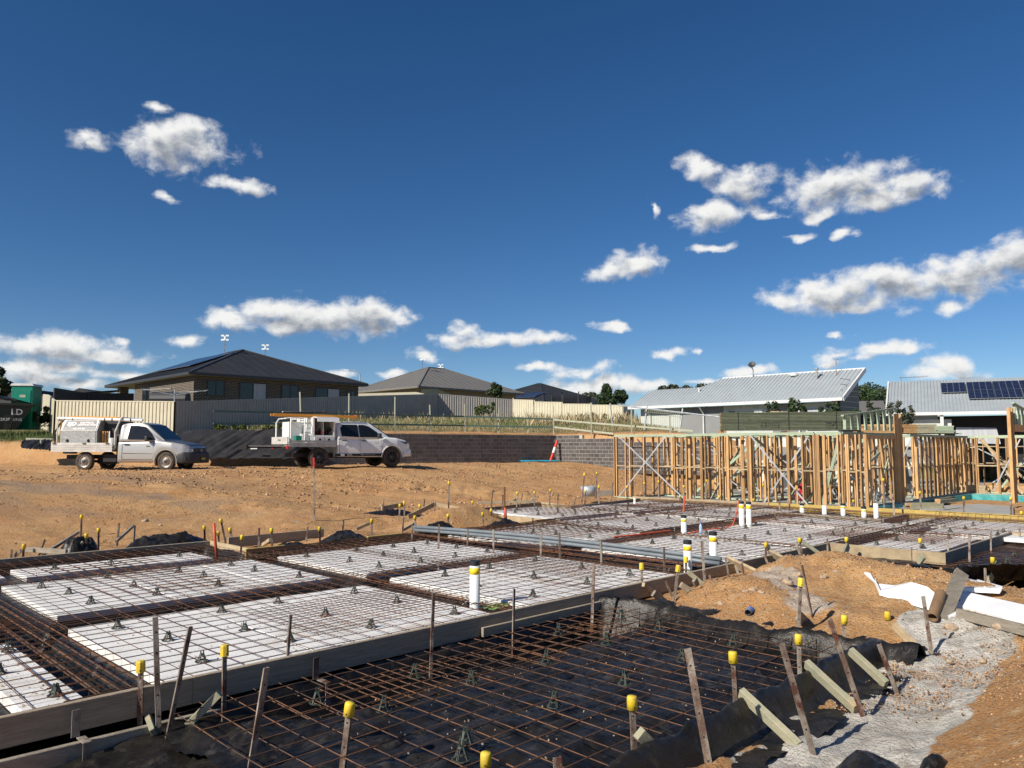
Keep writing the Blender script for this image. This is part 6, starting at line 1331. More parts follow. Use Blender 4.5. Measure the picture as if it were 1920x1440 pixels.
# ---------------------------------------------------------------- wall frames
STH = 2.32
sb = MB(); sb.box((0, 0, STH / 2), (.045, .09, STH - .09)); ME_STUD = sb.mesh('stud', M_stud)
def vfrom(px, u):
    k = (px - 960) / FPX / (math.cos(PITCH)); return u * (1 - k) / (1 + k)
def ufrom(px, v):
    k = (px - 960) / FPX / (math.cos(PITCH)); return v * (1 + k) / (1 - k)
def wallframe(a, b, studs, label, h=STH, nog=(1.18,), brace=(), topmat=None, z=ZF, toph=True):
    "a,b uv ends; studs = list of positions 0..1 (or count)"
    A, B = UV(*a, z), UV(*b, z); d = B - A; L = d.length; ang = math.atan2(d.y, d.x)
    root = empty('wall_frame', A, ang, label=label, cat='wall frame', group='timber wall frames on the slab')
    if isinstance(studs, int): studs = [i / studs for i in range(studs + 1)]
    for t in studs:
        w = 1
        if isinstance(t, tuple): t, w = t
        for k in range(w):
            o = add('stud', ME_STUD, root, (t * L + (k - (w - 1) / 2) * .048 + random.uniform(-.005, .005), random.uniform(-.004, .004), .0)); o.scale = (1, 1, h / STH)
    mb = MB(); mb.box((L / 2, 0, .0225), (L + .05, .09, .044)); mb.build('bottom_plate', M_plate, root)
    if toph: mb = MB(); mb.box((L / 2, 0, h - .0225), (L + .06, .092, .045)); mb.box((L / 2, 0, h + .021), (L, .09, .036)); mb.build('top_plate', topmat or M_plate, root)
    for n_ in nog:
        mb = MB(); ss = sorted([s[0] if isinstance(s, tuple) else s for s in studs])
        for i, (p, q) in enumerate(zip(ss[:-1], ss[1:])):
            if q * L - p * L < .12 or random.random() < .06: continue
            mb.box(((p + q) / 2 * L, 0, n_ + (.02 if i % 2 else -.02)), ((q - p) * L - .05, .07, .04))
        if mb.v: mb.build('nogging', M_woodpale, root)
    for (p, z0, q, z1, m_) in brace:
        mb = MB(); y = -.055 if random.random() < .5 else .055; mb.beam((p * L, y, z0), (q * L, y, z1), .012 if m_ == 's' else .03, .048 if m_ == 's' else .09); mb.build('brace', M_steelbrace if m_ == 's' else (M_woodpale if m_ == 'w' else M_plate), root)
    return root
fu = 23.5
def FV(px): return vfrom(px, fu)
va, vb = FV(1152), FV(1523)
def ft(px): return (va - FV(px)) / (va - vb)
fs = [(ft(1151), 1), (ft(1155), 1), (ft(1172), 1), (ft(1180), 1), (ft(1206), 1), (ft(1233), 1), (ft(1263), 1), (ft(1285), 1), (ft(1313), 2), (ft(1320), 1), (ft(1347), 1), (ft(1353), 1), (ft(1362), 2), (ft(1402), 3), (ft(1436), 1), (ft(1474), 2), (ft(1501), 1), (ft(1522), 1)]
wallframe((fu, va), (fu, vb), fs, 'front timber wall frame with crossed metal braces, left of the thick post', brace=[(ft(1160), 2.3, ft(1283), .05, 's'), (ft(1249), 2.3, ft(1160), .05, 's'), (ft(1405), 2.3, ft(1512), .05, 's'), (ft(1510), 2.2, ft(1425), .1, 's')])
va2, vb2 = FV(1528), 9.45
L2 = va2 - vb2
def ft2(px): return (va2 - FV(px)) / L2
wallframe((fu + .02, va2), (fu + .02, vb2), [(.01, 3), (ft2(1541), 2), (ft2(1567), 1), (ft2(1584), 2), (ft2(1600), 1), (ft2(1608), 1), (ft2(1618), 2), 1], 'front timber wall frame from the thick post to the near corner', brace=[(.1, .1, .9, 2.2, 'p')])
rv = 9.45
def FU(px): return ufrom(px, rv)
ua, ub = fu + .06, FU(1670)
wallframe((ua, rv), (ub, rv), [0, .2, .33, .5, .75, .92, 1], 'side frame between the near corner and the tall post cluster', brace=[(.95, 2.0, .1, .8, 'p'), (.1, 1.0, .9, .1, 's')], toph=True)
ua3, ub3 = FU(1702), FU(1812)
def ft3(px): return (FU(px) - ua3) / (ub3 - ua3)
wallframe((ua3, rv), (ub3, rv), [(ft3(1712), 2), (ft3(1722), 1), (ft3(1730), 1), (ft3(1737), 1), (ft3(1745), 1), (ft3(1752), 2), (ft3(1760), 1), (ft3(1766), 1), (ft3(1773), 1), (ft3(1780), 2), (ft3(1787), 1), (ft3(1795), 1), (ft3(1803), 3), .99], 'long side frame right of the tall post cluster', brace=[(.1, 2.2, .5, .3, 's'), (.9, 2.2, .6, .2, 'w')])
# tall post cluster with sloping top
def post_cluster(uv, h, n, label, w=.09):
    root = empty('post_cluster', UV(*uv, ZF), R(45), label=label, cat='timber post')
    for k in range(n): mb = MB(); mb.box((k * .27, random.uniform(-.03, .03), h / 2), (.08 if k % 2 == 0 else .045, .10, h - random.uniform(0, .05))); mb.build('post', M_stud, root)
    return root
u1 = FU(1680); post_cluster((u1 - .25, rv), 3.05, 3, 'cluster of tall timber posts in the middle of the side frame')
u2 = ufrom(1888, 6.55); post_cluster((u2, 6.55), 3.25, 3, 'tall thick timber post at the right edge of the frame', w=.12)
root = empty('lintel_truss', UV(ub, rv, 1.98), R(45), label='sloping small truss over the orange lintel left of the tall posts', cat='truss')
Lt = u1 - .3 - ua - .1
x0 = -(ub - ua) + .1
mb = MB(); mb.beam((x0, 0, .62), (x0 + Lt + .1, 0, 1.0), .09, .05); mb.build('top_chord', M_plate, root); mb = MB(); mb.beam((x0, 0, .03), (x0 + Lt, 0, .03), .07, .2); mb.build('lintel', M_stud, root)
for k in range(8): t = (k + .3) / 8; mb = MB(); mb.box((x0 + Lt * t, 0, .19 + (.43 + .38 * t) / 2), (.045, .09, .43 + .38 * t - .03)); mb.build('web', M_plate, root)
root = empty('lintel_truss', UV(u2 + .4, 6.5, 2.2), R(45), label='sloping small truss running off the right edge from the tall post', cat='truss')
mb = MB(); mb.beam((0, 0, .95), (5, 0, .45), .09, .05); mb.build('top_chord', M_plate, root); mb = MB(); mb.beam((0, 0, .1), (5, 0, .1), .07, .24); mb.build('lintel', M_stud, root)
for k in range(9): t = (k + .3) / 9; mb = MB(); mb.box((5 * t, 0, .22 + (.7 - .5 * t) / 2), (.045, .09, .7 - .5 * t)); mb.build('web', M_plate, root)
# inner frames
INN = [((25.6, 17.2), (25.6, 12.6), 12, 'inner cross frame behind the left half of the front frame'), ((25.9, 12.2), (25.9, 9.9), 6, 'inner cross frame behind the thick front post'), ((27.9, 17.4), (27.9, 13.2), 9, 'second inner cross frame at the left'), ((28.4, 12.8), (28.4, 10), 8, 'second inner cross frame in the middle'), ((31.0, 17.0), (31.0, 12.0), 10, 'third inner cross frame at the back left'), ((31.4, 11.5), (31.4, 9.8), 4, 'third inner cross frame behind the tall posts'), ((33.3, 15), (33.3, 9.6), 12, 'rear cross frame before the cream wall'),
       ((23.7, 17.35), (27.6, 17.35), 6, 'left end frame running back from the front corner'), ((24.0, 15.1), (31, 15.1), 11, 'long inner frame running back on the left'), ((23.9, 12.9), (30.5, 12.9), 11, 'long inner frame running back behind the thick post'), ((24.1, 11.2), (33, 11.2), 16, 'long inner frame running back beside the side frame'), ((28.2, 17.9), (33, 17.9), 7, 'back left end frame'),
       ((35.2, 8.8), (35.2, 6.9), 4, 'short frame beyond the teal step'), ((36.6, 9.6), (36.6, 6.2), 8, 'frame right of the side frame over the pine stack'), ((38.6, 11), (38.6, 5.6), 11, 'far right cross frame'), ((35.4, 10.4), (42, 10.4), 11, 'far right long frame'), ((37, 6.2), (44, 6.2), 10, 'frame right of the tall right post')]
for a, b, n, lb in INN:
    st = [(min(1, max(0, (i + random.uniform(-.25, .25)) / n)), random.choice((1, 1, 1, 1, 2))) for i in range(max(2, int(n * .85)) + 1)]
    nn_ = max(2, int(n * .85)); st = [(min(1, max(0, (i + random.uniform(-.25, .25)) / nn_)), w_) for i, (t_, w_) in enumerate(st)]
    br = [(random.uniform(.05, .2), 2.2, random.uniform(.6, .9), .1, random.choice('sspw')), (random.uniform(.75, .95), 2.2, random.uniform(.2, .4), .15, random.choice('ssp'))]
    wallframe(a, b, st, lb, brace=br, nog=(1.18,) if random.random() < .7 else (1.1, 1.9))
# temporary props
def prop(a, b, label, mat=M_plate, w=.035, h=.09):
    A, B = UV(*a), UV(*b); mb = MB(); mb.beam(A, B, w, h); tag(centred(mb, 'temporary_brace', mat, tuple(A)), label, 'timber prop', 'temporary props inside the frames')
for a, b, lb in [((24.5, 14.5, -.2), (26.8, 14.4, 1.9), 'green prop leaning in the left bay'), ((25.0, 11.9, -.2), (28.0, 11.8, 2.0), 'long pale green prop in the middle bay'), ((24.3, 11.0, -.2), (27.5, 10.9, 1.7), 'prop behind the near corner'), ((29.0, 12.2, -.2), (31.2, 12.2, 1.6), 'prop before the cream wall'), ((31.5, 10.4, 1.8), (33.4, 10.3, -.2), 'steep prop right of the tall posts'), ((36.0, 8.4, 1.2), (37.8, 8.2, -.2), 'pale prop in the far right bay'), ((38.5, 7.4, -.2), (41.0, 7.3, 1.2), 'pale prop right of the far right stacks'), ((29.6, 10.2, 1.3), (28.3, 10.15, -.15), 'white prop behind the cluster'), ((30.5, 16, -.2), (32, 15.8, 1.8), 'prop in the back left bay')]:
    prop(a, b, lb, random.choice((M_plate, M_woodpale, M_woodgreen)))
# stacks of sawn timber
def stack(origin, ang, L, rows, cols, w, h, mat, label, gap=.004, name='timber_stack', endmat=None, jit=.05):
    root = empty(name, origin, ang, label=label, cat='timber stack')
    for r_ in range(rows):
        for c_ in range(cols):
            mb = MB(); j = random.uniform(-jit, jit); mb.box((L / 2 + j, c_ * (w + gap) + w / 2, r_ * (h + gap) + h / 2), (L, w, h)); o = mb.build('plank', [mat, endmat or mat], root)
            if endmat: o.data.polygons[0].material_index = 1; o.data.polygons[1].material_index = 1
    return root
LP0 = PD(1352, 807, 33.2); LP1 = PD(1612, 809, 32.0); dL = LP1 - LP0
pk = stack(LP0, math.atan2(dL.y, dL.x), dL.length, 13, 3, .28, .044, M_lvl, 'long dark green pack of laminated timber lying on top of the frames', endmat=M_stud, jit=.03, gap=.016)
mb = MB()
for t in (.13, .5, .84): mb.box((dL.length * t, -.005, .38), (.03, .012, .79)); mb.box((dL.length * t, .43, .772), (.03, .87, .012))
mb.build('packing_strap', M_dark, pk)
mb = MB(); mb.box((dL.length * .40, .1, .79), (.35, .09, .045)); mb.box((dL.length * .47, .15, .79), (.2, .09, .045), (0, 0, .5)); mb.build('offcut', M_woodpale, pk)
for t, nn2 in ((.37, 9), (.83, 8)):
    mb = MB(); rs = random.Random(int(t * 100))
    for row in (0, 1):
        for k in range(nn2): x = dL.length * t + (k - nn2 / 2) * .085; z = .30 - row * .12; mb.box((x, -.006, z + rs.uniform(-.01, .01)), (.012 if rs.random() < .6 else .05, .006, .085), (0, rs.uniform(-.5, .5), 0)); mb.box((x + .03, -.006, z + rs.choice((-.035, 0, .035))), (.04, .006, .012))
    mb.build('crayon_marks', M_text_k, pk)
mb = MB()
for t in (.03, .5, .97): mb.beam(LP0.lerp(LP1, t) + Vector((0, -.05, -.05)), LP0.lerp(LP1, t) + Vector((0, .95, -.05)), .09, .09)
tag(centred(mb, 'bearers', M_stud, tuple(LP0)), 'timber bearers under the long green pack', 'timber')
a = PD(1621, 812, 34.5); s_ = stack(a, R(-3), 1.62, 5, 4, .09, .075, M_stud, 'orange pine pack on the frames left of the tall posts')
mb = MB(); rs = random.Random(5)
for k in range(9): mb.box((1.05 + k * .055, -.006, .2 + rs.uniform(-.03, .03)), (.018, .006, .11), (0, rs.uniform(-.6, .6), 0)); mb.box((1.07 + k * .055, -.006, .2), (.03, .006, .014))
mb.build('crayon_marks', M_text_k, s_)
stack(PD(1692, 812, 34.5), R(-3), .68, 6, 4, .09, .062, M_stud, 'orange pine pack end right of the tall posts'); stack(PD(1720, 812, 34.4), R(-3), .86, 6, 4, .09, .062, M_woodgreen, 'pale green timber pack on the frames, middle one'); stack(PD(1757, 812, 34.3), R(-3), .76, 5, 4, .09, .062, M_plate, 'pale green lower pack at the right end of the row')
mb = MB(); mb.beam(PD(1600, 813, 34.8), PD(1800, 813, 34.7), .3, .05); tag(centred(mb, 'bearers', M_plate, tuple(PD(1600, 813, 34.8))), 'plate carrying the row of timber packs', 'timber')
o_ = P(1706, 954, ZF - .10); stack(o_, R(8), 1.15, 2, 4, .045, .09, M_woodgreen, 'low stack of treated timber in front of the teal strip', endmat=M_stud, jit=.12)
stack(P(1765, 946, ZF - .1) + Vector((0, 0, .0)), R(48), 2.0, 2, 2, .1, .09, M_lvl, 'dark treated timber lying back beside the low stack', endmat=M_stud, jit=.1)
stack(P(1765, 944, ZF + .12), R(40), 1.3, 2, 1, .1, .05, M_woodgreen, 'short offcuts on top of the dark treated timber', endmat=M_stud, jit=.1)
stack(UV(36.9, 8.9, ZF), R(-40), 1.6, 4, 3, .1, .1, M_stud, 'orange pine stack beyond the teal step'); stack(UV(36.5, 9.9, ZF), R(-45), 1.1, 3, 3, .1, .1, M_woodpale, 'second pine stack beyond the teal step')
# site odds: red bag, saw bench, ladder legs
c0 = UV(26.3, 12.1, ZF); n = 18; a, b = np.meshgrid(np.linspace(0, 6.283, n), np.linspace(-1, 1, 10)); rr = .26 * np.sqrt(np.clip(1 - np.abs(b) ** 3, .02, 1)) * (1 + .25 * (fbm(a * 2, b * 3, 3) - .5)); o = grid_mesh('red_bag', c0.x + rr * np.cos(a), c0.y + rr * np.sin(a) * .7, c0.z + .33 + b * .32, M('red_bag', (.55, .02, .05), (.7, .45, .45), scale=9, rough=.6, lo=.55, hi=.6)); tag(o, 'red and white bulk bag standing inside the frame', 'bag')
f_ = UV(26.9, 11.6, ZF); root = empty('saw_bench', f_, R(20), label='low dark saw bench with timber on it inside the frame', cat='bench'); mb = MB(); mb.box((0, 0, .5), (1.3, .5, .06)); mb.build('bench_top', M_woodpale, root)
for x_ in (-.55, .55):
    for y_ in (-.2, .2): mb = MB(); mb.beam((x_, y_, .47), (x_ * 1.1, y_ * 1.2, 0), .05, .05); mb.build('leg', M_dark, root)
mb = MB(); mb.box((.1, 0, .25), (.8, .4, .3)); mb.build('machine', M_dark, root)
# tripod-like post base near the teal strip
# ---------------------------------------------------------------- utes
def shell(name, xs, zb, zt, hw, mat, parent, r=.07, ntop=5, nside=6, topcrown=.015, hwb=None):
    "closed car-body shell along x; zb/zt/hw are functions of x, the section has rounded shoulders"
    rings = []
    for x in xs:
        b, t, w = zb(x), zt(x), hw(x); wb = (hwb or hw)(x); rr = min(r, (t - b) * .45); sec = []
        for i in range(nside): q = i / (nside - 1); z = b + (t - rr - b) * q; sec.append((wb + (w - wb) * q + .018 * math.sin(q * math.pi), z))
        for i in range(1, 5): a = i / 5 * math.pi / 2; sec.append((w - rr + rr * math.cos(a), t - rr + rr * math.sin(a)))
        half = [(y, z) for y, z in sec]
        tops = [((w - rr) * (1 - i / ntop), t + topcrown * (1 - (1 - i / ntop) ** 2)) for i in range(0, ntop + 1)]
        half += tops
        full = [(x, -y, z) for y, z in half] + [(x, y, z) for y, z in half[::-1][1:]]
        rings.append(full)
    m = len(rings[0]); vs = [p for r_ in rings for p in r_]; fs = []
    for i in range(len(rings) - 1):
        for k in range(m - 1): fs.append((i * m + k, (i + 1) * m + k, (i + 1) * m + k + 1, i * m + k + 1))
        fs.append((i * m + m - 1, (i + 1) * m + m - 1, (i + 1) * m, i * m))
    fs.append(tuple(range(m))); fs.append(tuple((len(rings) - 1) * m + k for k in range(m))[::-1])
    mb = MB(); mb.addf(vs, fs); o = mb.build(name, mat, parent)
    o.data.polygons.foreach_set('use_smooth', [len(p.vertices) == 4 for p in o.data.polygons]); return o
def lerpf(pts):
    xs = [p[0] for p in pts]; zs = [p[1] for p in pts]
    return lambda x: float(np.interp(x, xs, zs))
def wheel(parent, x, y, r, w, rimr, mat, spokes=0, side=1, holes=12):
    wr = bpy.data.objects.new('wheel', MB().lathe([(rimr, -w / 2 + .01), (r - .035, -w / 2), (r - .008, -w / 2 + .03), (r, -w / 2 + .05), (r, w / 2 - .05), (r - .008, w / 2 - .03), (r - .035, w / 2), (rimr, w / 2 - .01), (rimr - .01, 0), (rimr, -w / 2 + .01)], n=32, axis='y').mesh('tyre', M_tyre, True)); COL.objects.link(wr); wr.parent = parent; wr.location = (x, y, r)
    mb = MB(); o_ = side * (w / 2 - .02); s = side
    mb.lathe([(rimr + .004, o_), (rimr - .015, o_ + s * .006), (rimr - .03, o_ - s * .03), (rimr * .72, o_ - s * .05), (rimr * .66, o_ - s * .02), (rimr * .36, o_ - s * .015), (rimr * .34, o_ + s * .02), (rimr * .2, o_ + s * .03), (0, o_ + s * .032)], n=28, axis='y'); rim = mb.build('rim', mat, wr, smooth=True)
    mb = MB()
    if spokes:
        for k in range(spokes): t = 2 * math.pi * k / spokes; mb.beam((.05 * math.cos(t), o_ + s * .01, .05 * math.sin(t)), (rimr * .95 * math.cos(t), o_ - s * .0, rimr * .95 * math.sin(t)), .03, .045)
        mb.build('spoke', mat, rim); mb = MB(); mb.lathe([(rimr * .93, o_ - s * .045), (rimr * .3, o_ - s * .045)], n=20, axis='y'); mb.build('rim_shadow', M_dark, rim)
    else:
        for k in range(holes): t = 2 * math.pi * k / holes; mb.lathe([(.018, 0), (0, 0)], (rimr * .69 * math.cos(t), o_ + s * (-.032), rimr * .69 * math.sin(t)), n=8, axis='y')
        mb.build('rim_hole', M_dark, rim); mb = MB(); mb.lathe([(.0, o_ + s * .05), (.05, o_ + s * .045), (.06, o_ + s * .01)], n=14, axis='y'); mb.build('hub_cap', M_darkplastic, rim)
    return wr
def arch(x, cx, r, base, top=None):
    d = abs(x - cx)
    return base if d >= r else max(base, WR_ + math.sqrt(r * r - d * d))
WR_ = .33
def xsamples(a, b, cs, r, n=70):
    s = set(np.round(np.linspace(a, b, n), 4))
    for c in cs:
        for k in range(-8, 9): s.add(round(c + r * math.sin(k / 8 * math.pi / 2), 4))
        s.add(round(c - r - .001, 4)); s.add(round(c + r + .001, 4))
    return sorted(x for x in s if a <= x <= b)
# ---- silver single cab (front towards +x, visible side at -y)
UTE_S = empty('silver_ute', Vector((-15.62, 29.1, .83)), R(-2), label='silver single cab ute with aluminium tray and toolbox, front to the right', cat='ute')
UTE_S.location.z = gz(-14.5, 28.6) - .03; UTE_S.scale = (.985, 1, 1.06)
WB = 3.085; HW = .86; WR_ = .325
fb = lambda x: arch(x, WB, .40, .30)
xs = xsamples(1.28, 3.98, [WB], .40)
zt = lerpf([(1.28, 1.02), (2.55, 1.05), (2.75, 1.07), (3.3, 1.0), (3.75, .92), (3.9, .84), (3.98, .72)])
hwf = lerpf([(1.28, .845), (2.6, .86), (3.3, .86), (3.7, .80), (3.9, .70), (3.98, .62)])
shell('body', xs, fb, zt, hwf, M_silver, UTE_S, r=.09)
# bonnet (dark in the photograph)
mb = MB(); bp_ = []
for x in np.linspace(2.72, 3.86, 9):
    w = hwf(x) - .10; z = zt(x) + .012; bp_.append([(x, -w + 2 * w * k / 8, z + .028 * (1 - (k / 4 - 1) ** 2)) for k in range(9)])
mb.addf([p for r_ in bp_ for p in r_], [(i * 9 + k, (i + 1) * 9 + k, (i + 1) * 9 + k + 1, i * 9 + k + 1) for i in range(8) for k in range(8)]); mb.build('bonnet', M_bonnet, UTE_S, smooth=True)
# bumper
xb = np.linspace(3.45, 4.12, 14); bz = lerpf([(3.45, .60), (3.7, .66), (4.0, .66), (4.12, .58)]); bh = lerpf([(3.45, .865), (3.75, .84), (3.95, .74), (4.08, .60), (4.12, .5)])
shell('front_bumper', [x for x in xb if x > 3.50], lambda x: .27 + max(0, .12 * (3.62 - x)), bz, bh, M_darkplastic, UTE_S, r=.06)
# cabin
roofz = 1.66
gt = lerpf([(1.30, 1.56), (1.36, 1.62), (1.5, roofz), (2.10, roofz + .01), (2.28, 1.60), (2.85, 1.16), (3.0, 1.04)])
gw = lerpf([(1.30, .72), (1.5, .66), (2.2, .66), (2.6, .70), (3.02, .74)]); gb = lambda x: .82
shell('cabin', list(np.linspace(1.30, 3.02, 26)), lambda x: 1.0, gt, gw, M_silver, UTE_S, r=.06, hwb=lambda x: .835)
def sidepane(pts, mat, parent, name, off=.032, yb=.835, zb=1.0, gwf=gw, gtf=gt):
    for sgn in (-1, 1):
        v = []
        for x, z in pts:
            t = gtf(x); q = min(1, max(0, (z - zb) / (t - .06 - zb + 1e-6))); y = yb + (gwf(x) - yb) * q + .018 * math.sin(q * math.pi) + off; v.append((x, sgn * y, z))
        mb = MB(); mb.poly(v if sgn < 0 else v[::-1]); mb.prism(v, (0, -sgn * .01, 0)); mb.build(name, mat, parent)
sidepane([(1.62, 1.10), (2.66, 1.08), (2.46, 1.32), (2.24, 1.52), (1.95, 1.57), (1.64, 1.57)], M_glass, UTE_S, 'side_window')
mb = MB(); mb.prism([(2.93, -.72, 1.10), (2.93, .72, 1.10), (2.29, .60, 1.605), (2.29, -.60, 1.605)], (.012, 0, .012)); mb.build('windscreen', M_glass, UTE_S)
mb = MB(); mb.prism([(1.305, -.6, 1.12), (1.305, .6, 1.12), (1.345, .55, 1.5), (1.345, -.55, 1.5)], (-.01, 0, 0)); mb.build('rear_window', M_glass, UTE_S)
for s in (-1, 1):
    mb = MB(); y = s * .869; mb.beam((1.44, y, .42), (1.44, y, 1.03), .006, .008); mb.beam((2.62, y + .002 * s, .44), (2.62, y, 1.05), .006, .008); mb.beam((1.44, y, .41), (2.6, y, .41), .006, .008); mb.beam((1.46, y + .008 * s, .62), (2.6, y + .008 * s, .60), .004, .012); mb.build('door_gap', M_dark, UTE_S)
    mb = MB(); mb.box((1.60, s * .885, .93), (.19, .03, .035)); mb.build('door_handle', M_darkplastic, UTE_S)
    mi = MB(); mi.box((2.42, s * .97, 1.12), (.11, .2, .17)); mi.build('wing_mirror', M_darkplastic, UTE_S, bevel=.03)
    mb = MB(); mb.prism([(3.42, s * .80, .90), (3.80, s * .72, .83), (3.93, s * .60, .76), (3.90, s * .60, .64), (3.60, s * .79, .74)], (0, s * .055, 0.0)); mb.build('headlight', M_lamp, UTE_S, bevel=.01)
    mb = MB(); mb.box((3.78, s * .80, .45), (.1, .08, .1)); mb.build('fog_light_recess', M_dark, UTE_S)
    for pts in ([(3.085 + .42 * math.cos(t), s * .868, .325 + .42 * math.sin(t)) for t in np.linspace(-.15, 3.3, 18)],): mb = MB(); mb.tube(pts, .02, 5); mb.build('wheel_arch', M_silver, UTE_S)
mb = MB(); mb.prism([(3.96, -.50, .60), (3.96, .50, .60), (3.94, .50, .80), (3.94, -.50, .80)], (.06, 0, 0)); gr = mb.build('grille', M_darkplastic, UTE_S, bevel=.01)
mb = MB()
for k in range(3): mb.box((4.02, 0, .645 + k * .055), (.02, .9, .016))
mb.build('grille_bar', M_bonnet, gr)
mb = MB(); mb.tube([(4.04, .075 * math.cos(t), .71 + .05 * math.sin(t)) for t in np.linspace(0, 6.283, 18)], .008, 5); mb.tube([(4.04, .03 * math.cos(t), .71 + .05 * math.sin(t)) for t in np.linspace(0, 6.283, 14)], .006, 5); mb.tube([(4.04, .05 * math.cos(t), .735 + .018 * math.sin(t)) for t in np.linspace(0, 6.283, 14)], .006, 5); mb.build('badge', M_alu, gr)
mb = MB(); mb.box((4.14, -.05, .42), (.012, .37, .12)); npl = mb.build('number_plate', M_dark, UTE_S); text('CB83DS', .10, (4.148, -.05, .42), (R(90), 0, R(90)), M_plate2, npl, bold=.004)
mb = MB(); mb.prism([(-.95, -.38, .42), (3.5, -.38, .42), (3.5, .38, .42), (-.95, .38, .42)], (0, 0, .14)); mb.build('chassis', M_dark, UTE_S)
mb = MB(); mb.box((1.22, 0, .75), (.1, 1.5, .5)); mb.box((.9, -.55, .45), (.5, .3, .25)); mb.build('under_tray_box', M_dark, UTE_S)
for x in (0, WB):
    for s in (-1, 1): wheel(UTE_S, x, s * .745, .335, .20, .205, M_rim, side=s)
mb = MB(); mb.box((.62, -.3, .36), (.7, .25, .22)); mb.tube([(0, -.7, .33), (0, .7, .33)], .05, 8); mb.tube([(WB, -.7, .33), (WB, .7, .33)], .05, 8); mb.build('axle', M_dark, UTE_S)
mb = MB(); mb.box((2.72, -.8, .30), (.02, .2, .22)); mb.build('mud_flap', M_rust, UTE_S); mb = MB(); mb.box((-.62, -.7, .66), (.3, .4, .12)); mb.build('mud_guard', M_dark, UTE_S)
# tray
TX0, TX1, TH = -1.2, 1.10, .80; TW = .91
mb = MB(); mb.box(((TX0 + TX1) / 2, 0, TH - .03), (TX1 - TX0, 2 * TW, .07)); mb.build('tray_floor', M_aluwhite, UTE_S)
for s in (-1, 1):
    mb = MB(); xm = (TX0 + TX1) / 2
    for k in range(4): mb.box((xm, s * (TW + .012), TH - .10 + .075 * k), (TX1 - TX0, .03, .062)); 
    mb.box((xm, s * (TW + .004), TH + .02), (TX1 - TX0, .02, .31)); sd = mb.build('drop_side', M_aluwhite, UTE_S)
    mb = MB()
    for x in (-1.08, .05, .92): mb.box((x, s * (TW + .035), TH + .15), (.12, .03, .035))
    mb.build('latch', M_dark, sd)
mb = MB(); mb.box((TX0 - .01, 0, TH + .02), (.03, 2 * TW, .30)); mb.build('tail_gate', M_aluwhite, UTE_S)
# toolbox with chamfered signed door
bx0, bx1 = -.92, .46; y0 = -.86; zb_, zc, zt_ = TH + .08, TH + .60, TH + .98
pr = [(0, y0, zb_), (0, y0, zc), (0, y0 + .22, zt_), (0, .80, zt_), (0, .80, zb_)]
mb = MB(); mb.prism([(bx0 + p[0], p[1], p[2]) for p in pr], (bx1 - bx0, 0, 0)); tb = mb.build('tool_box', M_alu, UTE_S)
mb = MB(); mb.prism([(bx0 + .03, y0 - .012, zb_ + .03), (bx1 - .04, y0 - .012, zb_ + .03), (bx1 - .04, y0 - .012, zc - .02), (bx0 + .03, y0 - .012, zc - .02)], (0, .012, 0)); mb.build('lower_door', M_checker, tb)
nx_, nz_ = 0, 0; sl_ = Vector((0, .22, zt_ - zc)).normalized(); nr = Vector((0, -(zt_ - zc), .22)).normalized()
def onslope(x, t, o=.01): return Vector((x, y0, zc)) + sl_ * t + nr * o
SL = math.hypot(.22, zt_ - zc)
mb = MB(); mb.prism([onslope(bx0 + .02, .01), onslope(bx1 - .03, .01), onslope(bx1 - .03, SL - .005), onslope(bx0 + .02, SL - .005)], nr * .01); mb.build('upper_door', M_white, tb)
mb = MB(); mb.prism([onslope(bx0 + .06, .10, .021), onslope(bx1 - .06, .10, .021), onslope(bx1 - .12, SL - .05, .021), onslope(bx0 + .12, SL - .05, .021)], nr * .003); sg = mb.build('sign_panel', M_signgrey, tb)
mb = MB(); mb.prism([onslope(bx0 + .06, .022, .021), onslope(bx1 - .06, .022, .021), onslope(bx1 - .06, .085, .021), onslope(bx0 + .06, .085, .021)], nr * .003); mb.build('sign_strip', M_signgrey, tb)
rx = math.atan2(zt_ - zc, .22)
text('SJD', .20, onslope(bx0 + .36, .25, .026), (rx, 0, 0), M_text_w, sg, bold=.008, xs=1.15)
text('ELECTRICAL\nCONTRACTING', .088, onslope(bx0 + .93, .255, .026), (rx, 0, 0), M_text_w, sg, bold=.003, xs=1.1)
text('0407 479 307', .075, onslope((bx0 + bx1) / 2, .054, .026), (rx, 0, 0), M_text_w, sg, bold=.002, xs=1.1)
mb = MB(); mb.box(((bx0 + bx1) / 2, y0 + .0, zc - .0), (bx1 - bx0 + .03, .035, .03)); mb.build('edge_trim', M_aluwhite, tb)
for x in (bx0 + .28, bx1 - .30):
    mb = MB(); mb.lathe([(0, y0 - .035), (.05, y0 - .03), (.055, y0 - .012)], (x, 0, zb_ + .17), n=16, axis='y'); mb.box((x, y0 - .04, zb_ + .17), (.012, .02, .09)); mb.build('lock', M_dark, tb)
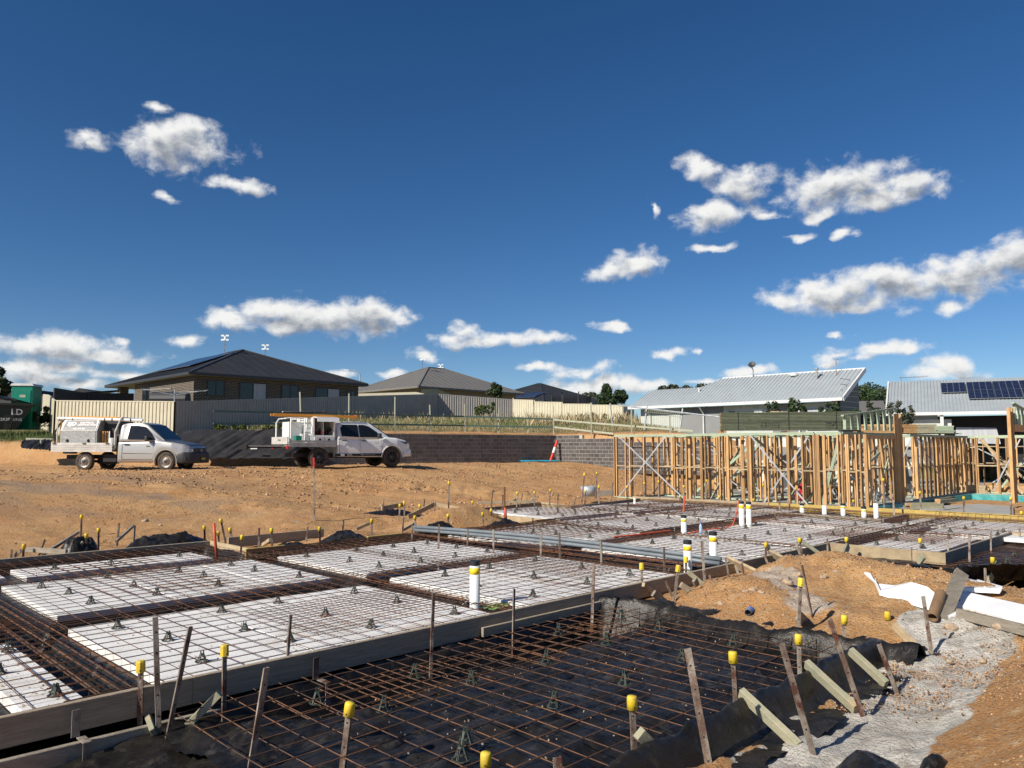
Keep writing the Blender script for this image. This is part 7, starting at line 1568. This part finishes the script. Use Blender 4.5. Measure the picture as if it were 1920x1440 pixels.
# frame rails, headboard, ladder, white tubes
rk = []
mb = MB(); mb.tube([(TX0 + .12, -.80, TH + .1), (TX0 + .12, -.80, TH + .95), (TX0 + .12, .8, TH + .95), (TX0 + .12, .8, TH + .1)], .025, 8); mb.build('rear_rack', M_aluwhite, UTE_S)
mb = MB()
for s in (-1, 1): mb.tube([(1.12, s * .80, TH), (1.12, s * .80, TH + .55), (1.28, s * .72, TH + 1.04)], .03, 8)
mb.tube([(1.28, -.72, TH + 1.04), (1.28, .72, TH + 1.04)], .03, 8); mb.tube([(1.12, -.8, TH + .45), (1.12, .8, TH + .45)], .02, 6)
for k in range(8): mb.tube([(1.12, -.7 + k * .2, TH), (1.12, -.7 + k * .2, TH + .45)], .008, 4)
mb.build('head_board', M_aluwhite, UTE_S)
mb = MB(); mb.tube([(TX0 + .03, -.66, TH + 1.03), (2.05, -.62, TH + .96)], .055, 16); mb.build('storage_tube', M_white, UTE_S)
mb = MB()
for x in (-1.1, -.9, -.6, .62, .9, 1.6): mb.tube([(x, -.655, TH + 1.025 - (x + 1.4) * .02), (x + .02, -.655, TH + 1.025 - (x + 1.4) * .02)], .058, 12)
mb.build('tube_strap', M_dark, UTE_S)
mb = MB(); mb.beam((-.9, -.35, TH + 1.10), (.95, -.35, TH + 1.06), .03, .05); mb.beam((-.9, -.05, TH + 1.10), (.95, -.05, TH + 1.06), .03, .05)
for k in range(8): mb.beam((-.8 + k * .24, -.35, TH + 1.1 - k * .005), (-.8 + k * .24, -.05, TH + 1.1 - k * .005), .02, .02)
mb.build('ladder', M_orangew, UTE_S)
mb = MB(); mb.tube([(-1.15, -.8, TH + .1), (-1.18, -.78, TH + .55), (-1.05, -.7, TH + .85), (-.96, -.66, TH + .95)], .03, 6); mb.build('hose', M_dark, UTE_S)
mb = MB(); mb.tube([(-1.02, -.75, TH + .1), (-1.0, -.7, TH + .95)], .02, 6); mb.build('copper_bundle', M_orangew, UTE_S)
# items between toolbox and head board
for x, m_, lb in ((.60, M_orangew, 'level'), (.70, M_orangew, 'level'), (.78, M_wht, 'level'), (.66, M_stud, 'level')):
    mb = MB(); mb.box((x, -.70 + random.uniform(0, .15), TH + .33), (.04, .03, .50)); mb.build('long_tool', m_, UTE_S)
mb = MB(); mb.box((.78, .1, TH + .5), (.5, 1.0, .9)); mb.build('upper_cabinet', M_darkplastic, UTE_S); mb = MB(); mb.lathe([(0, 0), (.12, 0), (.13, .3), (0, .3)], (.92, -.62, TH + .05), n=14); mb.build('paint_bucket', M_white, UTE_S)
text('HILUX', .05, (2.42, -.883, .86), (R(90), 0, 0), M_dark, UTE_S, bold=.001)

# ---- white dual cab
UW = empty('white_ute', Vector((-7.95, 30.6, .83)), R(35), label='white dual cab ute with open canopy box, ladder rack and dark wheels', cat='ute'); UW.location.z = gz(-6.5, 31.5) + .0
WR_ = .39; HWb = .92
fb2 = lambda x: arch(x, WB, .47, .42)
xs = xsamples(.72, 4.02, [WB], .47, 76)
zt = lerpf([(.72, 1.14), (2.5, 1.16), (2.75, 1.22), (3.3, 1.18), (3.75, 1.08), (3.95, .98), (4.02, .84)])
hwf = lerpf([(.72, .90), (2.5, .915), (3.3, .925), (3.7, .87), (3.9, .76), (4.02, .66)])
shell('body', xs, fb2, zt, hwf, M_white, UW, r=.10)
gt2 = lerpf([(.74, 1.30), (.80, 1.72), (.98, 1.82), (1.9, 1.83), (2.2, 1.76), (2.75, 1.40), (3.0, 1.22)]); gw2 = lerpf([(.74, .74), (1.0, .68), (2.1, .68), (2.6, .74), (3.0, .80)])
shell('cabin', list(np.linspace(.74, 3.0, 30)), lambda x: 1.12, gt2, gw2, M_white, UW, r=.07, hwb=lambda x: .895)
def sp2(pts, name): sidepane(pts, M_glass, UW, name, yb=.895, zb=1.12, gwf=gw2, gtf=gt2)
sp2([(.90, 1.24), (1.62, 1.20), (1.60, 1.70), (1.0, 1.70), (.86, 1.55)], 'rear_side_window'); sp2([(1.67, 1.20), (2.66, 1.21), (2.42, 1.42), (2.10, 1.64), (1.86, 1.70), (1.65, 1.70)], 'front_side_window')
mb = MB(); mb.prism([(3.01, -.76, 1.24), (3.01, .76, 1.24), (2.2, .62, 1.76), (2.2, -.62, 1.76)], (.012, 0, .014)); mb.build('windscreen', M_glass, UW)
for s in (-1, 1):
    y = s * .938; mb = MB()
    for x in (.80, 1.66, 2.60): mb.beam((x, y - s * .0, .56), (x, y, 1.13), .006, .008)
    mb.beam((.8, y, .55), (2.6, y, .55), .006, .008); mb.build('door_gap', M_dark, UW)
    mb = MB(); mb.box((.98, s * .94, 1.06), (.2, .03, .035)); mb.box((1.84, s * .945, 1.06), (.2, .03, .035)); mb.build('door_handle', M_darkplastic, UW)
    mi = MB(); mi.box((2.44, s * 1.05, 1.27), (.12, .22, .19)); mi.build('wing_mirror', M_darkplastic, UW, bevel=.03)
    mb = MB(); mb.prism([(3.44, s * .865, 1.06), (3.80, s * .79, 1.03), (3.97, s * .64, .99), (3.99, s * .62, .87), (3.7, s * .85, .93)], (0, s * .05, 0)); mb.build('headlight', M_bonnet, UW, bevel=.01)
    mb = MB(); mb.box((1.62, s * .93, .50), (2.0, .03, .10)); sst = mb.build('sill_stripe', M_dark, UW)
    if s < 0:
        text('SJD', .095, (.93, -.948, .50), (R(90), 0, 0), M_text_w, sst, bold=.004, xs=1.2); text('ELECTRICAL', .036, (1.22, -.948, .52), (R(90), 0, 0), M_text_w, sst); text('CONTRACTING', .03, (1.22, -.948, .48), (R(90), 0, 0), M_text_w, sst); text('ELECTRICAL   SOLAR   DATA   AIR CON', .034, (2.0, -.948, .50), (R(90), 0, 0), M_text_w, sst)
    mb = MB(); mb.tube([(3.085 + .49 * math.cos(t), s * .93, .39 + .49 * math.sin(t)) for t in np.linspace(.02, 3.12, 18)], .03, 5); mb.build('wheel_arch', M_white, UW); mb = MB(); mb.box((1.7, s * .85, .40), (2.0, .12, .05)); mb.build('side_step', M_dark, UW)
text('HILUX', .055, (2.38, -.952, .98), (R(90), 0, 0), M_alu, UW, bold=.001)
mb = MB(); mb.prism([(4.0, -.55, .62), (4.0, .55, .62), (3.98, .55, .98), (3.98, -.55, .98)], (.05, 0, 0)); mb.build('grille', M_darkplastic, UW, bevel=.01)
xb = [x for x in np.linspace(3.60, 4.16, 12)]; shell('front_bumper', xb, lambda x: .42, lerpf([(3.6, .70), (4.0, .72), (4.16, .66)]), lerpf([(3.6, .91), (3.85, .86), (4.05, .70), (4.16, .5)]), M_white, UW, r=.05)
mb = MB(); mb.box((1.3, 0, .50), (4.4, .9, .16)); mb.tube([(0, -.75, .39), (0, .75, .39)], .06, 8); mb.tube([(WB, -.75, .39), (WB, .75, .39)], .06, 8); mb.build('chassis', M_dark, UW)
for x in (0, WB):
    for s in (-1, 1): wheel(UW, x, s * .80, .395, .25, .235, M_rimblack, spokes=8, side=s)
TX0, TX1, TH, TW = -1.22, .66, .92, .94
mb = MB(); mb.box(((TX0 + TX1) / 2, 0, TH - .04), (TX1 - TX0, 2 * TW, .08)); mb.build('tray_floor', M_alu, UW)
for s in (-1, 1):
    mb = MB(); xm = (TX0 + TX1) / 2
    for k in range(3): mb.box((xm, s * (TW + .01), TH - .06 + .085 * k), (TX1 - TX0, .03, .075))
    mb.build('drop_side', M_alu, UW)
mb = MB(); mb.box((TX0 - .05, 0, TH + .02 + .12), (.04, 1.86, .28)); tg = mb.build('tail_gate', M_aluwhite, UW); text('TOYOTA', .09, (TX0 - .073, 0, TH + .15), (R(90), 0, R(-90)), M_signgrey, tg, bold=.003)
for s in (-1, 1): mb = MB(); mb.box((TX0 - .03, s * .86, TH - .12), (.06, .14, .12)); mb.build('tail_light', M_red, UW)
# slide-out drawer behind the tray
mb = MB(); mb.box((TX0 - .75, .1, TH - .10), (1.3, .95, .10)); mb.box((TX0 - 1.4, .1, TH - .12), (.05, 1.0, .17)); mb.build('slide_drawer', M_dark, UW)
mb = MB(); mb.box((TX0 - .6, -.38, TH - .07), (1.5, .03, .05)); mb.build('drawer_rail', M_alu, UW)
# canopy box with raised side door
bx0, bx1 = -.28, .62; zb_, zt_ = TH + .04, TH + 1.02
mb = MB(); mb.box(((bx0 + bx1) / 2, .05, (zb_ + zt_) / 2), (.02, 1.7, zt_ - zb_)); cb = mb.build('canopy_divider', M_white, UW)
mb = MB(); w = .03
mb.box(((bx0 + bx1) / 2, .02, zt_), (bx1 - bx0, 1.76, w)); mb.box((bx0, .02, (zb_ + zt_) / 2), (w, 1.76, zt_ - zb_)); mb.box((bx1, .02, (zb_ + zt_) / 2), (w, 1.76, zt_ - zb_)); mb.box(((bx0 + bx1) / 2, .9, (zb_ + zt_) / 2), (bx1 - bx0, w, zt_ - zb_)); mb.box(((bx0 + bx1) / 2, -.86, zb_ + .28), (bx1 - bx0, w, .05)); mb.box(((bx0 + bx1) / 2, -.2, zb_ + .27), (bx1 - bx0, 1.2, .02)); mb.build('canopy_body', M_white, UW)
for x_ in (bx0 + .035, bx1 - .035): mb = MB(); mb.box((x_, -.865, (zb_ + zt_) / 2), (.06, .03, zt_ - zb_)); mb.build('canopy_post', M_white, UW)
mb = MB(); mb.prism([(bx0, -.84, zt_ + .02), (bx1 - .02, -.84, zt_ + .02), (bx1 - .02, -1.30, zt_ - .02), (bx0 + .0, -1.30, zt_ - .02)], (0, 0, .03)); mb.prism([(bx0, -1.30, zt_ - .02), (bx1 - .02, -1.30, zt_ - .02), (bx1 - .02, -1.34, zt_ - .16), (bx0, -1.34, zt_ - .16)], (0, -.02, 0)); mb.build('raised_door', M_white, UW)
mb = MB(); mb.box((bx0 + .26, -.89, zb_ + .13), (.40, .04, .24)); mb.box((bx0 + .66, -.89, zb_ + .13), (.34, .04, .24)); dr = mb.build('drawer_front', M_wht, UW)
for x in (bx0 + .28, bx0 + .64): mb = MB(); mb.lathe([(0, -.925), (.05, -.92), (.055, -.905)], (x, 0, zb_ + .13), n=14, axis='y'); mb.build('lock', M_dark, dr)
for k, (x, z, r_, m_) in enumerate([(bx0 + .15, .42, .09, M_red), (bx0 + .33, .40, .08, M_dark), (bx0 + .5, .42, .1, M_red), (bx0 + .68, .41, .09, M_dark), (bx0 + .78, .55, .08, M_dark), (bx0 + .42, .52, .07, M_darkplastic)]):
    mb = MB(); mb.lathe([(r_ * .6, 0), (r_, .03), (r_, .1), (r_ * .6, .14)], (x, -.62, zb_ + z), n=12, axis='y'); mb.build('cable_reel', m_, UW)
mb = MB(); mb.box((-.70, .3, TH + .45), (.5, .8, .85)); mb.build('white_cabinet', M_white, UW); mb = MB(); mb.box((-.50, -.55, TH + .25), (.25, .3, .3)); mb.build('tool_case', M_wht, UW); mb = MB(); mb.box((-.75, -.5, TH + .2), (.2, .3, .25)); mb.build('green_case', M_loo, UW)
mb = MB()
for x in (TX0 + .08, TX0 + .62):
    mb.tube([(x, -.86, TH), (x, -.86, TH + .85), (x + .05, -.72, TH + 1.0), (x + .05, .72, TH + 1.0), (x, .86, TH + .85), (x, .86, TH)], .03, 8)
mb.tube([(TX0 + .1, -.72, TH + 1.0), (TX0 + .7, -.72, TH + 1.0)], .025, 6); mb.build('ladder_rack', M_white, UW)
def ladder(x0, x1, y0, z, lbl, mat, w=.4):
    mb = MB()
    for dy in (0, w): mb.beam((x0, y0 + dy, z), (x1, y0 + dy, z - .02), .035, .09)
    mb.build(lbl, mat, UW); mb = MB()
    for k in range(int((x1 - x0) / .28)): mb.beam((x0 + .15 + k * .28, y0, z), (x0 + .15 + k * .28, y0 + w, z), .03, .03)
    mb.build('rung', M_alu, UW)
ladder(-1.75, 1.62, -.70, TH + 1.12, 'ladder', M_orangew); ladder(-1.30, 1.3, .1, TH + 1.14, 'ladder', M_orangew)
for k in range(3): mb = MB(); mb.beam((-1.35, -.6 + k * .12, TH + 1.22 + .02 * (k % 2)), (.35, -.6 + k * .12, TH + 1.24), .09, .035); mb.build('roof_tube', (M_dark, M_wht, M_dark)[k], UW)
mb = MB(); mb.box((1.63, -.5, TH + 1.10), (.05, .3, .14)); mb.build('ladder_foot', M_orange, UW)
# ---------------------------------------------------------------- trees and weeds
def leaves(mb, centres, n, s, flat=.5):
    cs = np.array(centres); idx = rng.integers(0, len(cs), n); r_ = cs[idx, 3]
    d = rng.normal(size=(n, 3)); d /= np.linalg.norm(d, axis=1)[:, None]; rad = r_ * (rng.random(n) ** .35)
    p = cs[idx, :3] + d * rad[:, None] * np.array([1, 1, .8]); a = rng.normal(size=(n, 3)); a /= np.linalg.norm(a, axis=1)[:, None]; b = np.cross(a, rng.normal(size=(n, 3))); b /= np.linalg.norm(b, axis=1)[:, None]
    sz = s * rng.uniform(.6, 1.4, n); b0 = len(mb.v)
    v = np.stack([p - a * sz[:, None], p + b * (sz * .45)[:, None], p + a * sz[:, None], p - b * (sz * .45)[:, None]], 1).reshape(-1, 3)
    mb.v += [tuple(x) for x in v.tolist()]; mb.f += [(b0 + 4 * i, b0 + 4 * i + 1, b0 + 4 * i + 2, b0 + 4 * i + 3) for i in range(n)]; mb.mi += [0] * n
def tree(base, h, rad, label, mat=M_leaf, kind='round', n=2500, s=.14, name='tree', clumps=14, trunk=.12, group=None):
    root = empty(name, base, label=label, cat='tree', group=group); cs = []
    for k in range(clumps):
        t = random.random()
        if kind == 'cone': z = h * (.15 + .82 * t); r_ = rad * (1.05 - t) ** .8; a = random.uniform(0, 6.28); q = r_ * .6 * random.random(); cs.append((q * math.cos(a), q * math.sin(a), z, r_ * .5 + .12 * rad))
        else: z = h * (.42 + .45 * t); a = random.uniform(0, 6.28); q = rad * .75 * math.sqrt(random.random()) * math.sin(math.pi * (.2 + .7 * t)); cs.append((q * math.cos(a), q * math.sin(a), z, rad * random.uniform(.22, .42)))
    mb = MB(); mb.tube([(0, 0, -.3), (.02 * h, 0, h * .3), (0, .01 * h, h * .7), (0, 0, h * .9)], [trunk, trunk * .8, trunk * .4, trunk * .1], 7)
    for c_ in cs[:10]: mb.tube([(0, 0, max(h * .18, c_[2] - .25 * h)), (c_[0] * .6, c_[1] * .6, c_[2] - .05 * h), c_[:3]], [trunk * .4, trunk * .22, trunk * .08], 5)
    mb.build('trunk', M_bark, root, fix=False); mb = MB(); leaves(mb, cs, n, s); mb.build('crown', mat, root, fix=False); return root
b = PD(928, 760, 72); tree(b, (760 - 716) / FPX * 72, .95, 'small dark leafy tree between the grey-brown and the dark roof', n=1500, s=.12, clumps=10)
b = PD(1137, 770, 66); tree(b, (770 - 716) / FPX * 66, 1.1, 'pointed dark evergreen tree behind the stepped cream fence', kind='cone', n=3800, s=.12, clumps=24)
b = PD(1165, 772, 68); tree(b, 1.95, 1.15, 'rounder dark bush right of the pointed evergreen', n=2600, s=.12, clumps=12)
b = PD(1112, 775, 150); tree(b, 4.2, 3.4, 'distant dark tree left of the pointed evergreen', mat=M_leaf2, n=2500, s=.35)
for x, w, yt, lb in [(1246, 1.5, 722, 'leftmost distant gum tree above the pale roof'), (1268, 2.2, 720, 'second distant gum tree above the pale roof'), (1290, 2.2, 722, 'third distant gum tree above the pale roof'), (1325, 3.0, 723, 'widest distant gum tree above the pale roof ridge')]:
    b = PD(x, 760, 130); h = (760 - yt) / FPX * 130; tree(b, h, w, lb, mat=M_leaf2, n=2200, s=.26, clumps=12, trunk=.15)
for x, w, yt, Y, m_, lb in [(1618, 3.6, 718, 85, M_leaf, 'dense green tree between the two pale roofs, left one'), (1640, 2.6, 730, 88, M_leaf, 'lower green tree between the two pale roofs'), (1668, 2.0, 723, 92, M_leaf2, 'thin grey-green gum beside the right pale roof'), (1655, 3.0, 736, 80, M_leaf, 'low dark hedge tree between the two pale roofs'), (1750, 2.5, 713, 140, M_leaf2, 'distant tree top peeping over the right pale roof')]:
    b = PD(x, 800, Y); tree(b, (800 - yt) / FPX * Y, w, lb, mat=m_, n=4200, s=.2, clumps=20, trunk=.2)
b = PD(-14, 800, 60); tree(b, (800 - 678) / FPX * 60, 1.35, 'dark overhanging tree at the left edge above the cubicle', n=5000, s=.14, clumps=16)
# bamboo-like shrubs in front of the grey house
def shrub(px, Y, yb, yt, w, label, n=900, s=.09, mat=M_leaf, k=7):
    b = PD(px, yb, Y); h = (yb - yt) / FPX * Y; root = empty('shrub', b, label=label, cat='shrub'); cs = []; mb = MB()
    for i in range(k):
        x, y = random.uniform(-w, w), random.uniform(-.3, .3); hh = h * random.uniform(.6, 1); mb.tube([(x * .5, y * .5, 0), (x, y, hh * .6), (x * 1.25, y, hh)], [.02, .014, .005], 4)
        for q in (.5, .7, .9, 1): cs.append((x * (1 + .25 * q), y, hh * q, .16 * h * .5 + .05))
    mb.build('stem', M_bark, root, fix=False); mb = MB(); leaves(mb, cs, n, s); mb.build('foliage', mat, root, fix=False)
shrub(1470, 39.5, 800, 748, .6, 'bamboo clump before the grey house, left one'); shrub(1536, 39, 800, 758, .8, 'bamboo clump under the white window of the grey house'); shrub(1590, 39, 800, 768, .5, 'low bamboo at the gable of the grey house', n=600); shrub(1655, 38, 806, 752, .9, 'open grey-green shrub between the pale roofed houses', mat=M_leaf2, n=900); shrub(1697, 38, 806, 762, .35, 'thin upright shrub beside the right pale roof', n=350, mat=M_leaf2)
shrub(1890, 40, 860, 838, 1.6, 'green weeds beyond the frame at the right', n=1400, k=12)
shrub(1122, 55.5, 800, 776, 1.3, 'yellow-green weed bush before the cream fence', n=1300, mat=M_grassgreen, k=12)
shrub(905, 56, 785, 756, .8, 'green weed clump before the grey fence', n=800, mat=M_grassgreen)
shrub(460, 36.8, 812, 795, 1.4, 'low green weeds above the black bank sheeting', n=1500, mat=M_grassgreen, k=14)
shrub(60, 42, 800, 775, 1.6, 'dark weeds behind the skip bin', n=1600, k=14); shrub(82, 41, 800, 762, .6, 'reddish dark weeds at the cream fence return', n=700, mat=M_leaf)
def grass(name, n, region, hmin, hmax, mat, label, lo=.4, hi=.6, seed=0):
    X = rng.uniform(region[0], region[1], n); Y = rng.uniform(region[2], region[3], n); dw = wall_dist(X, Y)
    k = (dw > region[4]) & (dw < region[5]) & (rng.random(n) < sstep(lo, hi, fbm(X * .6 + seed, Y * .6, 3))); X, Y = X[k], Y[k]; n = len(X); Z = gheight(X[None], Y[None])[0]
    h = rng.uniform(hmin, hmax, n); t = rng.uniform(0, 6.28, n); w = .004 + .006 * h; lx, ly = rng.normal(size=(2, n)) * h * .22
    a = np.stack([X - w * np.cos(t), Y - w * np.sin(t), Z], -1); b = np.stack([X + w * np.cos(t), Y + w * np.sin(t), Z], -1); c = np.stack([X + lx * .4 + w * .6 * np.cos(t), Y + ly * .4 + w * .6 * np.sin(t), Z + h * .6], -1); d = np.stack([X + lx, Y + ly, Z + h], -1)
    co = np.stack([a, b, c, d], 1).reshape(-1, 3); F = (np.array([(0, 1, 2), (0, 2, 3)])[None] + (np.arange(n) * 4)[:, None, None]).reshape(-1, 3)
    me = bpy.data.meshes.new(name); me.vertices.add(len(co)); me.vertices.foreach_set('co', co.ravel().astype(np.float32)); me.loops.add(F.size); me.loops.foreach_set('vertex_index', F.ravel().astype(np.int32)); me.polygons.add(len(F)); me.polygons.foreach_set('loop_start', (np.arange(len(F)) * 3).astype(np.int32)); me.update(calc_edges=True); me.materials.append(mat); tag(add(name, me), label, 'grass', kind='stuff')
grass('dry_grass', 90000, (-15, 9, 36, 64, 2.5, 25), .08, .34, M_grassdry, 'dry straw coloured grass on the terrace behind the block wall', .3, .55)
grass('green_grass', 90000, (-15, 9, 36, 64, 3.5, 25), .10, .35, M_grassgreen, 'low green grass on the terrace', .36, .52, 4)
grass('tall_dry_weeds', 2600, (-15, 3, 40, 62, 8, 24), .3, .9, M_grassdry, 'tall dry weeds standing against the grey fence', .2, .95, 8)
grass('green_grass', 30000, (-33, -16, 34, 44, .6, 8), .08, .3, M_grassgreen, 'green grass bank at the far left behind the silver ute', .1, .3, 2)
grass('dry_weeds', 2600, (1, 9, 50, 58, 6, 25), .3, 1.0, M_grassdry, 'tall dry weeds against the stepped cream fence', .2, .9, 12)
# far hills
a, b2_ = np.meshgrid(np.linspace(-1200, 1200, 90), np.linspace(0, 1, 6)); Yh = 900 + b2_ * 500; o = grid_mesh('hills', a, Yh, -6 + 22 * b2_ * (.5 + fbm(a * .004 + 5, b2_, 3)), M('far_woods', (.05, .07, .045), (.08, .095, .06), scale=.02, rough=.9)); tag(o, 'low distant wooded rise beyond the houses', kind='structure')
print('objects', len(bpy.data.objects))
